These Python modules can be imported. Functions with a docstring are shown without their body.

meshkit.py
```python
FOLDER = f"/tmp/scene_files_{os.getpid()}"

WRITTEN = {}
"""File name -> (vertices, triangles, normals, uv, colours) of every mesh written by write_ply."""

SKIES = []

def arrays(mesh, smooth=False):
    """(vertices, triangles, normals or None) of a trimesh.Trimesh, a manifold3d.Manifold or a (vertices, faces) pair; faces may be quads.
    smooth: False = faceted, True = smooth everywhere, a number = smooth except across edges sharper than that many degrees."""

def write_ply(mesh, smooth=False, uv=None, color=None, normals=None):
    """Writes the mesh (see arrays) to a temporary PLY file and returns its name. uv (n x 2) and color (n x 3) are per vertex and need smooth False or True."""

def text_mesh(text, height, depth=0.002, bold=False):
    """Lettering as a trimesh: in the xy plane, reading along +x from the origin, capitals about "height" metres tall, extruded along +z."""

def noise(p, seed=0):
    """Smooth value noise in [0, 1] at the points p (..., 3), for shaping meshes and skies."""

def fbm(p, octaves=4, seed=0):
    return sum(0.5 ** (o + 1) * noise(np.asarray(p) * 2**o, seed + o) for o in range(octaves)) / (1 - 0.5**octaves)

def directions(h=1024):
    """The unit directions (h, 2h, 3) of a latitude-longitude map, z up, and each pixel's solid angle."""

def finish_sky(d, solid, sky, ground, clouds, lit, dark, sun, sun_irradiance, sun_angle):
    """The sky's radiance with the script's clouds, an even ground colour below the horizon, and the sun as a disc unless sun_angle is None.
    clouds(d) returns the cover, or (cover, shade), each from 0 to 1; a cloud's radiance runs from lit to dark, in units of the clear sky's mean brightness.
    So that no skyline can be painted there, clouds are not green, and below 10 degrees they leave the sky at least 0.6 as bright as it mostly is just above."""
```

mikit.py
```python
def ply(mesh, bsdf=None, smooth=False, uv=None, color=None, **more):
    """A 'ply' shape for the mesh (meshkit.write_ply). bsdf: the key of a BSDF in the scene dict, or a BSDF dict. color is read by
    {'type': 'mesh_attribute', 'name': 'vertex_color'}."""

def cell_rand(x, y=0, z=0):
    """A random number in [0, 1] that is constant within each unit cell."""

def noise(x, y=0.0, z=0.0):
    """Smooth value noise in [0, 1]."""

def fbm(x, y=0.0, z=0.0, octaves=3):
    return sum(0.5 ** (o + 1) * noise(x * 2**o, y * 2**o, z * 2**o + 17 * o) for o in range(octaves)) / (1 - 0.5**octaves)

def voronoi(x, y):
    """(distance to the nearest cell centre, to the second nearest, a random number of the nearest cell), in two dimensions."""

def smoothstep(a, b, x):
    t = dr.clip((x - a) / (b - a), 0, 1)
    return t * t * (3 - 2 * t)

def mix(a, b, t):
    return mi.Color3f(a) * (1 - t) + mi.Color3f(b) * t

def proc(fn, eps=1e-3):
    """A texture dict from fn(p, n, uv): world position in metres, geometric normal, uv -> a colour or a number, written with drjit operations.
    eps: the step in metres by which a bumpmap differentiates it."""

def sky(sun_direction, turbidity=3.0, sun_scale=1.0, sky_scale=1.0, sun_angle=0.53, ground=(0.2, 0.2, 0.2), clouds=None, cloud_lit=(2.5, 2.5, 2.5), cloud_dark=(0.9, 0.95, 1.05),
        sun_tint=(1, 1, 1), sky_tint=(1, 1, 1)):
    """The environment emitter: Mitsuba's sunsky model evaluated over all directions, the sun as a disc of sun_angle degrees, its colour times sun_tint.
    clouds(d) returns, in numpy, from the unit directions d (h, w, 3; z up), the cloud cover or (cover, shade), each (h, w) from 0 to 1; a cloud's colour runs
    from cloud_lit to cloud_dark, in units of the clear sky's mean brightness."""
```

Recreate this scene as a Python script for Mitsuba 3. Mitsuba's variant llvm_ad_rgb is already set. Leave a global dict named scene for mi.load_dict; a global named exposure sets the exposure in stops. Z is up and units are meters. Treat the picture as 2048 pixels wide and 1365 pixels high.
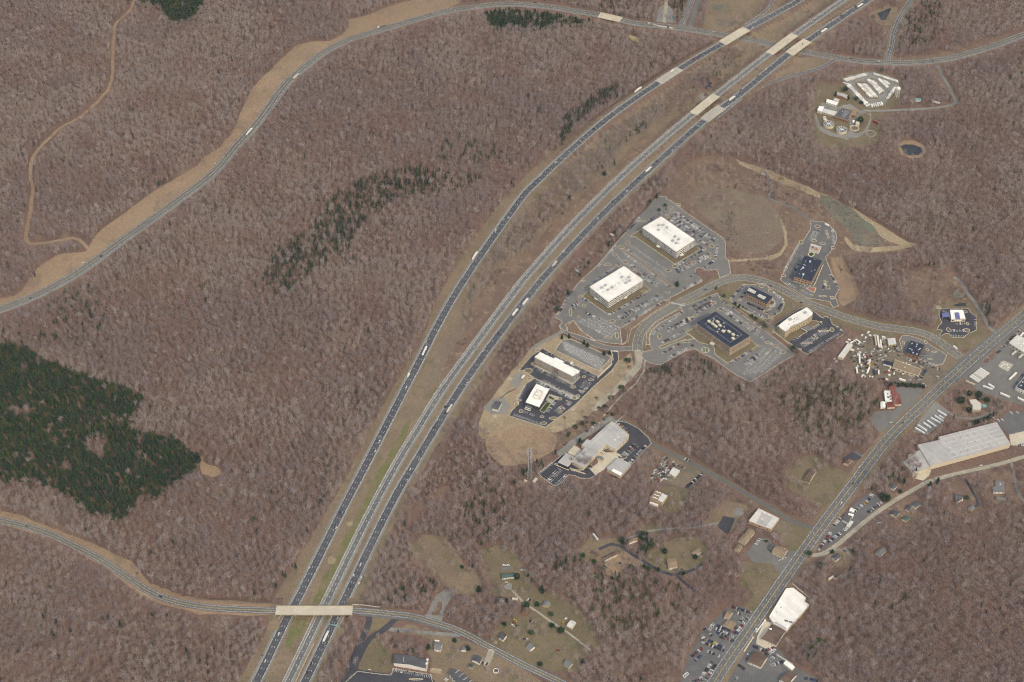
import math, numpy as np, trimesh, shapely, shapely.affinity, mitsuba as mi, mikit
from meshkit import fbm as nfbm
from shapely.geometry import Polygon, LineString, MultiPolygon, box as sbox
from shapely.ops import unary_union
from mikit import noise, fbm, voronoi, cell_rand, smoothstep, mix, proc
T = mi.ScalarTransform4f
scene, labels = {}, {}

# ------------------------------------------------------------------ camera, sky, exposure
W, HH, F = 2048,1365,3454.0            # the camera's picture plane, in pixels of the photograph
CAM_H, DEP = 1909.0, math.radians(42.9)   # height above the ground, downward tilt
CD, SD = math.cos(DEP), math.sin(DEP)
CAM = np.array([0.0,-CAM_H / math.tan(DEP), CAM_H])
scene['camera'] = {'type': 'perspective', 'fov': math.degrees(2 * math.atan(W / 2 / F)), 'fov_axis': 'x', 'near_clip': 50.0, 'far_clip': 30000.0,
                   'to_world': T().look_at(origin=CAM.tolist(), target=(CAM + np.array([0, CD, -SD]) * 2000).tolist(), up=[0,0,1]),
                   'medium': {'type': 'ref', 'id': 'air'}}
SUN = np.array([0.42,-0.70,0.72])
scene['sky'] = mikit.sky(SUN, turbidity=3, sun_scale=0.48, sun_angle=6, sky_tint=(.92,1.0,1.12), cloud_lit=(2.32,2.5,2.78), clouds=lambda d: (0.9,0.12 + 0 * d[..., 0]), ground=(0.14,0.12,0.10))
exposure = 1.95
HAZE = 0.000013


# ------------------------------------------------------------------ helpers
def ray(px, py):
    u, v = (np.asarray(px, float) - W / 2) / F, (np.asarray(py, float) - HH / 2) / F
    return u, CD - SD * v, -SD - CD * v


def G(px, py, z=0.0):
    """The point at height z that stands at pixel (px, py) of the photograph."""
    dx, dy, dz = ray(px, py)
    t = (np.asarray(z, float) - CAM_H) / dz
    return np.stack([CAM[0] + dx * t, CAM[1] + dy * t, z + 0 * t], -1)


def P(pts, z=0.0):
    """World polygon (x, y) of traced points at height z."""
    a = np.asarray(pts, float)
    return Polygon(G(a[:, 0], a[:, 1], z)[:, :2]).buffer(0)


def uniq(name):
    if name not in USED:
        USED[name] = 0
        return name
    while True:
        USED[name] += 1
        k = f'{name}_{USED[name]:03d}'
        if k not in USED:
            USED[k] = 0
            return k


USED = {}


def thing(name, label=None, cat=None, group=None, kind=None):
    k = uniq(name)
    d = {}
    if label: d['label'] = label
    if cat: d['category'] = cat
    if group: d['group'] = group
    if kind: d['kind'] = kind
    if d: labels[k] = d
    return k


def part(parent, name, shape, label=None, kind=None):
    k = uniq(parent + '__' + name)
    scene[k] = shape
    d = {}
    if label: d['label'] = label
    if kind: d['kind'] = kind
    if d: labels[k] = d
    return k


def ref(m):
    return {'type': 'ref', 'id': m}


def cube(m, c, s, ang=0.0, pitch=0.0):
    """A box: centre, full size, turned about z by ang (radians)."""
    tw = T().translate([float(v) for v in c]).rotate([0,0,1], math.degrees(ang))
    if pitch: tw = tw.rotate([0,1,0], math.degrees(pitch))
    return {'type': 'cube', 'to_world': tw.scale([max(float(v),1e-3) / 2 for v in s]), 'bsdf': ref(m)}


def polys(g):
    if g.is_empty: return []
    return [q for q in getattr(g, 'geoms', [g]) if isinstance(q, Polygon) and q.area > 0.05]


def prism(g, z0, z1):
    ms = []
    for q in polys(g):
        m = trimesh.creation.extrude_polygon(q, z1 - z0, engine='earcut')
        m.apply_translation([0,0, z0])
        ms.append(m)
    return trimesh.util.concatenate(ms)


def join(ms):
    return ms[0] if len(ms) == 1 else trimesh.util.concatenate(ms)


# ------------------------------------------------------------------ materials
def col(r, g, b):
    return {'type': 'rgb', 'value': [r, g, b]}


def diff(key, r, g, b):
    scene[key] = {'type': 'twosided', 'bsdf': {'type': 'diffuse', 'reflectance': col(r, g, b)}}
    return key


def textured(key, fn):
    scene[key] = {'type': 'twosided', 'bsdf': {'type': 'diffuse', 'reflectance': proc(fn)}}
    return key


def mottle(a, b, c, s1, s2, sharp=1.0):
    """Three tones mingled in patches of s1 metres with a grain of s2 metres."""
    def fn(p, n, uv):
        t = fbm(p.x / s1, p.y / s1, p.z / s1 + 3.1)
        g = noise(p.x / s2, p.y / s2, p.z / s2)
        k = mix(a, b, smoothstep(0.5 - 0.25 / sharp, 0.5 + 0.25 / sharp, t))
        k = mix(k, c, smoothstep(0.58,0.85, fbm(p.x / (s1 * 0.37) + 41, p.y / (s1 * 0.37),9.0)))
        return k * (0.80 + 0.40 * g)
    return fn


textured('leaf_litter', mottle((.150,.104,.085),(.188,.124,.099),(.215,.158,.122),60,1.7))
textured('grass_tan', mottle((.228,.178,.122),(.198,.152,.108),(.168,.146,.090),32,1.3))
textured('grass_field', mottle((.310,.225,.150),(.270,.195,.134),(.230,.175,.122),46,1.6))
textured('grass_lawn', mottle((.190,.155,.102),(.162,.134,.086),(.138,.132,.070),22,1.2))
textured('grass_green', mottle((.150,.155,.070),(.180,.160,.088),(.215,.170,.110),14,1.2,1.5))
textured('lawn_watered', mottle((.055,.080,.028),(.070,.090,.035),(.085,.095,.045),12,1.0))
textured('scrub_ground', mottle((.200,.142,.105),(.165,.116,.092),(.245,.185,.128),20,1.5,1.6))
textured('bare_dirt', mottle((.345,.280,.185),(.290,.225,.150),(.410,.350,.240),24,1.4))
textured('dark_dirt', mottle((.190,.160,.120),(.150,.130,.105),(.250,.205,.150),14,1.1,1.5))
textured('mud_flat', mottle((.145,.140,.112),(.180,.165,.125),(.105,.105,.090),20,1.4,1.6))
textured('soil_grey', mottle((.200,.165,.122),(.182,.142,.110),(.225,.190,.140),30,1.4))
textured('gravel', mottle((.250,.245,.225),(.215,.215,.200),(.290,.270,.225),15,0.9))
textured('gravel_pale', mottle((.385,.350,.275),(.340,.310,.245),(.420,.390,.310),15,0.9))


def asphalt(base, warm, patch):
    def fn(p, n, uv):
        t = fbm(p.x / 34, p.y / 34,1.7)
        k = mix(base, warm, smoothstep(0.35,0.65, t))
        k = mix(k, patch, smoothstep(0.66,0.72, noise(p.x / 9 + 7, p.y / 9,4.0)) * 0.5)
        return k * (0.90 + 0.20 * noise(p.x / 1.1, p.y / 1.1, p.z))
    return fn


textured('asphalt_new', asphalt((.062,.066,.079),(.072,.074,.086),(.052,.055,.066)))
textured('asphalt_lane', asphalt((.083,.088,.102),(.100,.103,.113),(.072,.077,.090)))
textured('asphalt_old', asphalt((.182,.178,.168),(.162,.158,.150),(.205,.198,.184)))
textured('asphalt_mid', asphalt((.150,.150,.148),(.132,.132,.134),(.172,.168,.160)))
textured('shoulder', asphalt((.240,.240,.218),(.215,.216,.200),(.262,.254,.226)))
textured('concrete', asphalt((.560,.500,.385),(.500,.450,.350),(.600,.545,.430)))
textured('concrete_grey', asphalt((.430,.405,.345),(.390,.370,.320),(.480,.440,.365)))
for k, c in dict(kerb=(.55,.50,.385), white_paint=(.80,.80,.77), yellow_paint=(.60,.47,.16), white_roof=(.88,.865,.81), white_wall=(.76,.73,.66),
                 cream_wall=(.62,.56,.43), tan_wall=(.50,.42,.29), brick=(.30,.165,.105), brick_tan=(.47,.34,.235), brown_wall=(.22,.155,.115),
                 grey_wall=(.33,.33,.32), dark_wall=(.085,.088,.095), glass=(.035,.042,.052), glass_pale=(.16,.19,.20), black_roof=(.040,.050,.075),
                 slate_roof=(.105,.110,.120), slate_light=(.185,.190,.190), brown_roof=(.150,.105,.082), tan_roof=(.265,.205,.140), red_roof=(.230,.075,.060),
                 grey_roof=(.42,.41,.39), cream_roof=(.56,.53,.455), green_roof=(.085,.125,.115), blue_roof=(.150,.175,.330), teal=(.20,.38,.38),
                 metal=(.40,.41,.41), metal_pale=(.62,.63,.62), metal_dark=(.10,.105,.11), rubber=(.025,.025,.027), dark=(.03,.03,.033), wood=(.27,.20,.14),
                 sign_green=(.30,.48,.45), paving_red=(.34,.15,.10), red=(.42,.05,.04), orange=(.62,.27,.05), trunk=(.20,.165,.14)).items():
    diff('m_' + k, *c)


def ribbed(a, b, step):
    def fn(p, n, uv):
        w = 0.93 + 0.07 * smoothstep(0.35,0.65, noise((p.x * .8 + p.y * .6) / step, 3.0,1.0))
        return mix(a, b, smoothstep(.4,.7, fbm(p.x / 11, p.y / 11,2.0))) * w
    return fn


textured('seamed_roof', ribbed((.47,.455,.43),(.41,.405,.39),1.6))
textured('seamed_white', ribbed((.64,.625,.575),(.57,.565,.53),2.2))
textured('membrane_white', ribbed((.885,.865,.80),(.80,.775,.71),4.0))
textured('membrane_black', ribbed((.036,.047,.074),(.048,.058,.082),4.0))
textured('shingle_slate', ribbed((.110,.116,.126),(.088,.093,.104),1.2))
textured('shingle_brown', ribbed((.165,.118,.094),(.128,.090,.074),1.2))
textured('shingle_tan', ribbed((.290,.220,.150),(.240,.182,.128),1.2))
textured('shingle_red', ribbed((.250,.082,.064),(.200,.068,.056),1.0))
textured('water', lambda p, n, uv: mix((.030,.040,.052),(.045,.055,.062), fbm(p.x / 9, p.y / 9,0.0)))
scene['pond_water'] = {'type': 'twosided', 'bsdf': {'type': 'roughplastic', 'diffuse_reflectance': col(.028,.038,.046), 'alpha': 0.08, 'int_ior': 1.33}}
scene['pond_green'] = {'type': 'twosided', 'bsdf': {'type': 'roughplastic', 'diffuse_reflectance': col(.145,.165,.115), 'alpha': 0.10, 'int_ior': 1.33}}
scene['pond_olive'] = {'type': 'twosided', 'bsdf': {'type': 'roughplastic', 'diffuse_reflectance': col(.34,.30,.12), 'alpha': 0.10, 'int_ior': 1.33}}
PAINTS = dict(white=(.80,.80,.78), silver=(.46,.47,.48), grey=(.20,.205,.21), black=(.022,.023,.027), blue=(.035,.060,.150), red=(.26,.030,.030), green=(.045,.085,.065),
              tan=(.36,.31,.22), yellow=(.68,.50,.04), maroon=(.11,.022,.028), navy=(.020,.027,.060))
for k, c in PAINTS.items():
    scene['paint_' + k] = {'type': 'roughplastic', 'diffuse_reflectance': col(*c), 'alpha': 0.12}
scene['car_glass'] = {'type': 'roughplastic', 'diffuse_reflectance': col(.015,.018,.022), 'alpha': 0.08}


# ------------------------------------------------------------------ road lines (traced in pixels) and their heights
def spline(pts, step=6.0):
    p = np.asarray(pts, float)
    q = np.vstack([2 * p[0] - p[1], p, 2 * p[-1] - p[-2]])
    out = []
    for i in range(1, len(q) - 2):
        a, b, c, d = q[i - 1:i + 3]
        n = max(2, int(np.linalg.norm(c - b) / step))
        t = np.linspace(0,1, n, endpoint=False)[:, None]
        out.append(0.5 * (2 * b + (c - a) * t + (2 * a - 5 * b + 4 * c - d) * t ** 2 + (3 * b - a - 3 * c + d) * t ** 3))
    return np.vstack(out + [p[-1:]])


def sstep(a, b, x):
    t = np.clip((np.asarray(x, float) - a) / (b - a),0,1)
    return t * t * (3 - 2 * t)


def z_interstate(px, py):
    return 6.6 * (1 - sstep(235,345, py))


def z_overpass(px, py):
    return 7.2 * sstep(210,530, px) * (1 - sstep(715,930, px))


def z_ramp(px, py):
    return 6.6 * (1 - sstep(1450,1640, px))


def z_creek(px, py):
    return 3.5 * sstep(1120,1190, px) * (1 - sstep(1250,1330, px))


flat = lambda px, py: 0.0 * np.asarray(px, float)
SB = [(440,1500),(470,1432),(512,1365),(577.5,1230),(600,1190),(685,1020),(732,930),(819.5,760),(910,590),(1026,420),(1078,360),(1212,240),(1360,138),(1453,83),(1490,61),(1565,20),(1601,0),(1700,-58)]
MID = [(505,1510),(545,1430),(582.5,1352.5),(639.4,1234),(664,1183.7),(700,1110),(741,1027.7),(795,927.5),(844.7,845.4),(895.6,765.6),(1029,585),(1070,535),(1133,464),(1197.5,398),(1255.6,342),(1330,276),(1391,225),(1433,191),(1505,134),(1544,104),(1586,72.5),(1660,20),(1689,0),(1770,-55)]
NB = [(535,1505),(560,1460),(609.5,1365),(674.5,1230),(694,1190),(776.5,1020),(827.7,930),(932.5,760),(1058.7,590),(1136,502),(1224,410),(1336,306),(1409,241),(1444,215),(1478.5,190),(1567,117),(1582,106),(1612,84),(1737,0),(1815,-52)]
OVER = [(-70,1020),(0,1041),(50,1052),(100,1069),(150,1093),(200,1119),(250,1151),(300,1184),(350,1203),(400,1213),(450,1218),(545,1221.5),(628,1222),(705,1222),(742,1224),(780,1228),(824,1233),(867,1245),(905,1257),(936,1271),(967,1288),(1005,1308),(1055,1334),(1117,1363),(1180,1395)]
RUSSELL = [(-80,652),(0,619),(60,596),(150,549),(250,477),(350,405),(425,347),(470,295),(510,251),(537,215),(562,180),(587,153),(637,112),(687,84),(737,67),(812,45),(887,24),(962,12),(1024,8),(1099,14),(1149,22),(1192,29),(1242,40),(1274,47),(1349,55),(1424,66),(1500,79),(1540,88),(1610,104),(1660,113),(1697,119),(1747,124),(1816,125.5),(1860,122),(1911,114),(1986,92),(2048,69),(2130,40)]
US1 = [(1360,1465),(1395,1412),(1428,1365),(1450.6,1330),(1560,1170),(1645,1050),(1705,971),(1775,880),(1851,805),(1899.5,759),(1967,699),(2048,630),(2140,552)]
CORP = [(1921,716),(1905,704),(1874.5,681),(1842,666),(1792,658),(1756,653),(1696,637),(1659,623),(1625,610),(1588,592),(1552,573),(1515,560),(1478,556),(1442,564),(1399,586),(1357,608),(1330,624),(1305,639),(1285,660),(1276,682),(1275,704)]
WEST = [(1268,697),(1229,698),(1197,691),(1172,681),(1147,669),(1130,661),(1124,650)]
OLD = [(1212,838),(1244,843),(1274,859),(1306,888),(1336,904),(1374,922),(1424,949),(1474,977),(1526,1007),(1557,1027),(1582,1041),(1607,1051),(1634,1058)]
LANE = [(2130,892),(2048,914),(2004,927),(1967,936),(1917,947),(1886,955),(1854,965),(1823,982),(1792,1000),(1753,1026),(1715,1056),(1677,1088),(1648,1107),(1620,1112)]
RAMP_OFF = [(1430,238),(1450,222),(1472,204),(1495,188),(1522,174),(1560,159),(1616,144),(1647,133),(1670,119)]
RAMP_ON = [(1776,120),(1777,110),(1782,95),(1788,62),(1801,32),(1823,0),(1850,-35)]
RAMP_SB = [(1552,-12),(1545,4),(1538,15),(1526,27),(1510,39),(1490,52)]
NORTH_A = [(1362,52),(1368,40),(1384,0),(1396,-35)]
NORTH_B = [(1380,58),(1384,42),(1398,0),(1409,-35)]
NORTH_D = [(1328,46),(1330,30),(1333,0),(1335,-25)]
PLANT_ROAD = [(1876,132),(1884,150),(1893,165),(1908,194),(1911,204),(1905,210),(1861,217),(1786,221),(1745,222),(1728,221)]
TRACK = [(270,-5),(262,18),(246,34),(232,47),(228,72),(226,100),(225,150),(215,180),(187,212),(155,238),(120,257),(75,302),(61,335),(65,378),(60,428),(52,471),(57,488),(100,485),(150,477),(175,497),(183,506)]
ROADS = {}   # name -> (pixel line, heights, world line)


def line(pts, zf=flat):
    s = spline(pts)
    z = zf(s[:, 0], s[:, 1])
    return s, z, G(s[:, 0], s[:, 1], z)


for nm, pts, zf in (('sb', SB, z_interstate),('mid', MID, z_interstate),('nb', NB, z_interstate),('over', OVER, z_overpass),('russell', RUSSELL, z_creek),('us1', US1, flat),
                    ('corp', CORP, flat),('west', WEST, flat),('old', OLD, flat),('lane', LANE, flat),('ramp_off', RAMP_OFF, z_ramp),('ramp_on', RAMP_ON, flat),
                    ('ramp_sb', RAMP_SB, z_interstate),('north_a', NORTH_A, flat),('north_b', NORTH_B, flat),('north_d', NORTH_D, flat),('plant', PLANT_ROAD, flat),('track', TRACK, flat)):
    ROADS[nm] = line(pts, zf)

# spans where a road runs on a bridge: road, pixel interval of x
SPANS = [('over', 553,697),('sb', 1446,1494),('mid', 1388,1434),('nb', 1407,1446),('mid', 1541,1589),('nb', 1580,1614),('russell', 1196,1238)]


# ------------------------------------------------------------------ terrain: embankments that carry the roads up to their bridges
def embankment(nm, half, slope, xy):
    s, z, w = ROADS[nm]
    a, b = w[:-1], w[1:]
    mx = (s[:-1,0] + s[1:, 0]) / 2
    ok = (np.maximum(a[:, 2], b[:, 2]) > 0.05)
    for r, x0, x1 in SPANS:
        if r == nm: ok &= ~((mx > x0) & (mx < x1))
    a, b = a[ok], b[ok]
    best = np.zeros(len(xy))
    for i in range(len(a)):
        d = b[i, :2] - a[i, :2]
        near = np.nonzero((np.abs(xy[:, 0] - (a[i, 0] + b[i, 0]) / 2) < 60) & (np.abs(xy[:, 1] - (a[i, 1] + b[i, 1]) / 2) < 60))[0]
        if not len(near): continue
        q = xy[near]
        tu = ((q - a[i, :2]) @ d) / (d @ d)
        near, q, tu = near[(tu > -.6) & (tu < 1.6)], q[(tu > -.6) & (tu < 1.6)], tu[(tu > -.6) & (tu < 1.6)]
        t = np.clip(tu, 0,1)
        dist = np.linalg.norm(q - a[i, :2] - t[:, None] * d, axis=1)
        zz = a[i, 2] + t * (b[i, 2] - a[i, 2]) - 0.3 - np.maximum(0, dist - half) * slope
        best[near] = np.maximum(best[near], zz)
    return best


STEP = 8.0
gx = np.r_[-9000,-4000,-2200, np.arange(-1240,1241, STEP),2200,4000,9000]
gy = np.r_[-1900,-1500, np.arange(-800,1241, STEP),1800,3500,12000]
GX, GY = np.meshgrid(gx, gy)
XY = np.stack([GX.ravel(), GY.ravel()], 1)
HZ = np.zeros(len(XY))
for nm, half in (('sb', 15),('mid', 14),('nb', 15),('over', 11),('russell', 13),('ramp_off', 8),('ramp_sb', 8)):
    HZ = np.maximum(HZ, embankment(nm, half, 0.5, XY))
HZ = HZ.reshape(GX.shape)


def ground_z(x, y):
    """Height of the ground sheet (its own triangles) at x, y."""
    x, y = np.asarray(x, float), np.asarray(y, float)
    i = np.clip(np.searchsorted(gx, x, side='right') - 1,0, len(gx) - 2)
    j = np.clip(np.searchsorted(gy, y, side='right') - 1,0, len(gy) - 2)
    u, v = (x - gx[i]) / (gx[i + 1] - gx[i]),(y - gy[j]) / (gy[j + 1] - gy[j])
    a, b, c, d = HZ[j, i], HZ[j, i + 1], HZ[j + 1, i], HZ[j + 1, i + 1]
    return np.where(u >= v, a + u * (b - a) + v * (d - b), a + v * (c - a) + u * (d - c))


nx, ny = len(gx), len(gy)
idx = np.arange(nx * ny).reshape(ny, nx)
q0, q1, q2, q3 = idx[:-1, :-1].ravel(), idx[:-1,1:].ravel(), idx[1:, 1:].ravel(), idx[1:, :-1].ravel()
scene[thing('ground', 'brown leaf-littered ground under the woods', None, None, 'structure')] = mikit.ply(
    (np.column_stack([XY, HZ.ravel()]), np.vstack([np.column_stack([q0, q1, q2]), np.column_stack([q0, q2, q3])])), 'leaf_litter')
labels['ground'] = {'kind': 'structure', 'label': 'brown leaf-littered ground under the woods'}


def drape(poly, z):
    """A sheet z above the ground over the polygon, following the embankments."""
    ms = []
    for q in polys(poly):
        x0, y0, x1, y1 = q.bounds
        tx, ty = np.meshgrid(np.linspace(x0, x1, max(2, int((x1 - x0) / 6) + 1)), np.linspace(y0, y1, max(2, int((y1 - y0) / 6) + 1)))
        pieces = [q]
        hilly = ground_z(tx, ty).max() > 0.01
        if hilly:
            cx, cy = gx[(gx > x0 - STEP) & (gx < x1)], gy[(gy > y0 - STEP) & (gy < y1)]
            shapely.prepare(q)
            cells = [sbox(a, b, a + STEP, b + STEP) for a in cx for b in cy]
            hit = shapely.intersects(q, cells)
            pieces = [p for c, h in zip(cells, hit) if h for p in polys(q.intersection(c))]
        for p in pieces:
            v, f = trimesh.creation.triangulate_polygon(p, engine='earcut')
            if len(f): ms.append((np.column_stack([v, ground_z(v[:, 0], v[:, 1]) + z]), f))
    n, V, Fc = 0, [], []
    for v, f in ms:
        V.append(v); Fc.append(f + n); n += len(v)
    m = trimesh.Trimesh(np.vstack(V), np.vstack(Fc), process=False)
    flip = m.face_normals[:, 2] < 0
    m.faces[flip] = m.faces[flip][:, ::-1]
    return m


RNG = np.random.default_rng(7)


def ragged(poly, amp=2.5, scale=14.0):
    """The polygon with an edge that wanders, as grass and bare ground do."""
    out = []
    for q in polys(poly):
        c = np.asarray(shapely.segmentize(q, 6.0).exterior.coords)[:-1]
        c = c + amp * 2 * np.column_stack([nfbm(np.column_stack([c / scale, c[:, 0] * 0]),3,5) - .5, nfbm(np.column_stack([c / scale, c[:, 0] * 0 + 9]),3,6) - .5])
        out.append(Polygon(c).buffer(0))
    return unary_union(out)


BUILT = []
CLEAR = []      # world areas where the photograph shows the ground free of trees


def sheet(name, label, pts, mat, z, rag=2.5, clear=True, world=None):
    g = world if world is not None else P(pts)
    if rag: g = ragged(g, rag)
    if clear: CLEAR.append(g)
    k = thing(name, label, None, None, 'structure')
    scene[k] = mikit.ply(drape(g, z), mat)
    return g


# ------------------------------------------------------------------ ground covers
inter_west = [(478,1365),(505,1312),(535,1258),(545,1200),(575,1152),(600,1112),(630,1062),(655,1020),(690,958),(715,908),(745,850),(775,797),(800,752),(840,688),(878,592),(903,545),(928,505),(958,462),(985,428),(1008,398),(1058,345),(1098,310),(1160,262),(1200,233),(1240,205),(1290,172),(1350,132),(1400,105),(1440,80),(1480,55),(1530,25),(1560,0)]
inter_east = [(1760,0),(1700,42),(1650,72),(1628,92),(1600,112),(1560,140),(1500,186),(1455,226),(1420,254),(1390,274),(1330,331),(1290,366),(1242,411),(1215,438),(1185,470),(1140,516),(1100,570),(1060,620),(1018,672),(985,720),(950,780),(905,850),(870,900),(840,952),(815,1000),(787,1056),(762,1106),(742,1154),(733,1190),(727,1215),(705,1240),(690,1262),(667,1290),(650,1330),(636,1365)]
corridor = P(inter_west + inter_east[::1])
wood_median = P([(932,612),(945,574),(962,546),(985,508),(1015,467),(1048,428),(1080,398),(1112,363),(1150,330),(1215,273),(1270,235),(1330,190),(1372,160),(1440,115),(1468,98),(1490,108),(1455,140),(1432,160),(1424,178),(1392,205),(1372,225),(1352,232),(1325,236),(1296,264),(1268,277),(1240,306),(1224,348),(1200,356),(1185,368),(1158,396),(1136,424),(1112,434),(1068,492),(1032,520),(1008,536),(985,560),(961,592),(945,615)])
corridor = corridor.difference(wood_median)
CLEAR.append(corridor)
scene[thing('verge', 'tan and olive grass of the motorway verges and medians', None, None, 'structure')] = mikit.ply(drape(ragged(corridor, 2.0),0.05), 'grass_tan')
sheet('median_grass', 'greener grass strip down the wide motorway median', [(625,1205),(640,1170),(668,1120),(690,1075),(715,1030),(735,985),(752,950),(790,890),(810,850),(822,838),(815,870),(780,930),(745,1000),(715,1060),(690,1110),(660,1165),(642,1206)], 'grass_green', 0.09,3)
sheet('median_grass', 'green grass below the overpass in the median', [(586,1238),(615,1238),(606,1262),(590,1285),(575,1300),(572,1285)], 'grass_green', 0.09,3)
sheet('median_dirt', 'reddish scrubby ground beside the express lanes', [(985,545),(1030,522),(1068,492),(1112,434),(1158,396),(1187,366),(1222,350),(1246,312),(1285,272),(1316,262),(1290,295),(1230,350),(1180,402),(1120,465),(1060,533),(1012,590),(955,672),(905,742),(880,762),(880,730),(930,640)], 'scrub_ground', 0.07,3)
sheet('bare_patch', 'pale bare soil patches at the edge of the median', [(880,700),(893,680),(905,660),(925,640),(935,620),(930,660),(905,700),(870,760),(855,780),(850,765)], 'soil_grey', 0.10,4)
sheet('bare_patch', 'pale bare soil spot in the lower median', [(655,1122),(662,1112),(672,1118),(668,1128),(655,1130)], 'bare_dirt', 0.12,2)
sheet('bare_patch', 'pale bare soil spot in the upper median', [(692,1046),(705,1042),(706,1050),(697,1054)], 'bare_dirt', 0.12,2)

sheet('field', 'tan mown field along the north side of the western road', [(-60,615),(0,597),(30,591),(45,581),(60,558),(75,536),(120,508),(150,506),(172,503),(178,492),(182,484),(205,456),(250,426),(300,388),(332,368),(390,335),(410,312),(440,295),(465,265),(485,217),(502,180),(525,155),(557,125),(594,90),(617,84),(662,82),(687,67),(697,55),(697,39),(737,30),(787,10),(824,0),(840,-8),(925,-8),(919,6),(887,20),(812,42),(737,66),(687,82),(637,110),(587,150),(537,212),(510,248),(425,345),(350,404),(250,475),(150,548),(60,596),(0,620),(-60,644)], 'grass_field', 0.03,2.5)
sheet('field', 'tan grass bank beside the lower western road', [(-60,1002),(0,1022),(42,1030),(75,1046),(112,1059),(140,1070),(175,1084),(212,1099),(262,1124),(275,1136),(300,1166),(350,1186),(400,1199),(512,1209),(545,1208),(548,1236),(500,1238),(400,1232),(375,1224),(325,1212),(275,1188),(250,1165),(225,1146),(200,1128),(140,1096),(95,1075),(0,1050),(-60,1032)], 'grass_field', 0.04,2)
sheet('bare_patch', 'washed-out bare slope below the lower western road', [(270,1172),(283,1178),(300,1186),(318,1192),(305,1197),(285,1190),(275,1182)], 'bare_dirt', 0.09,2)
sheet('clearing', 'small tan clearing at the tip of the pine plantation', [(398,915),(404,912),(412,925),(438,940),(445,950),(425,955),(405,948),(400,935)], 'grass_field', 0.03,4)

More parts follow.
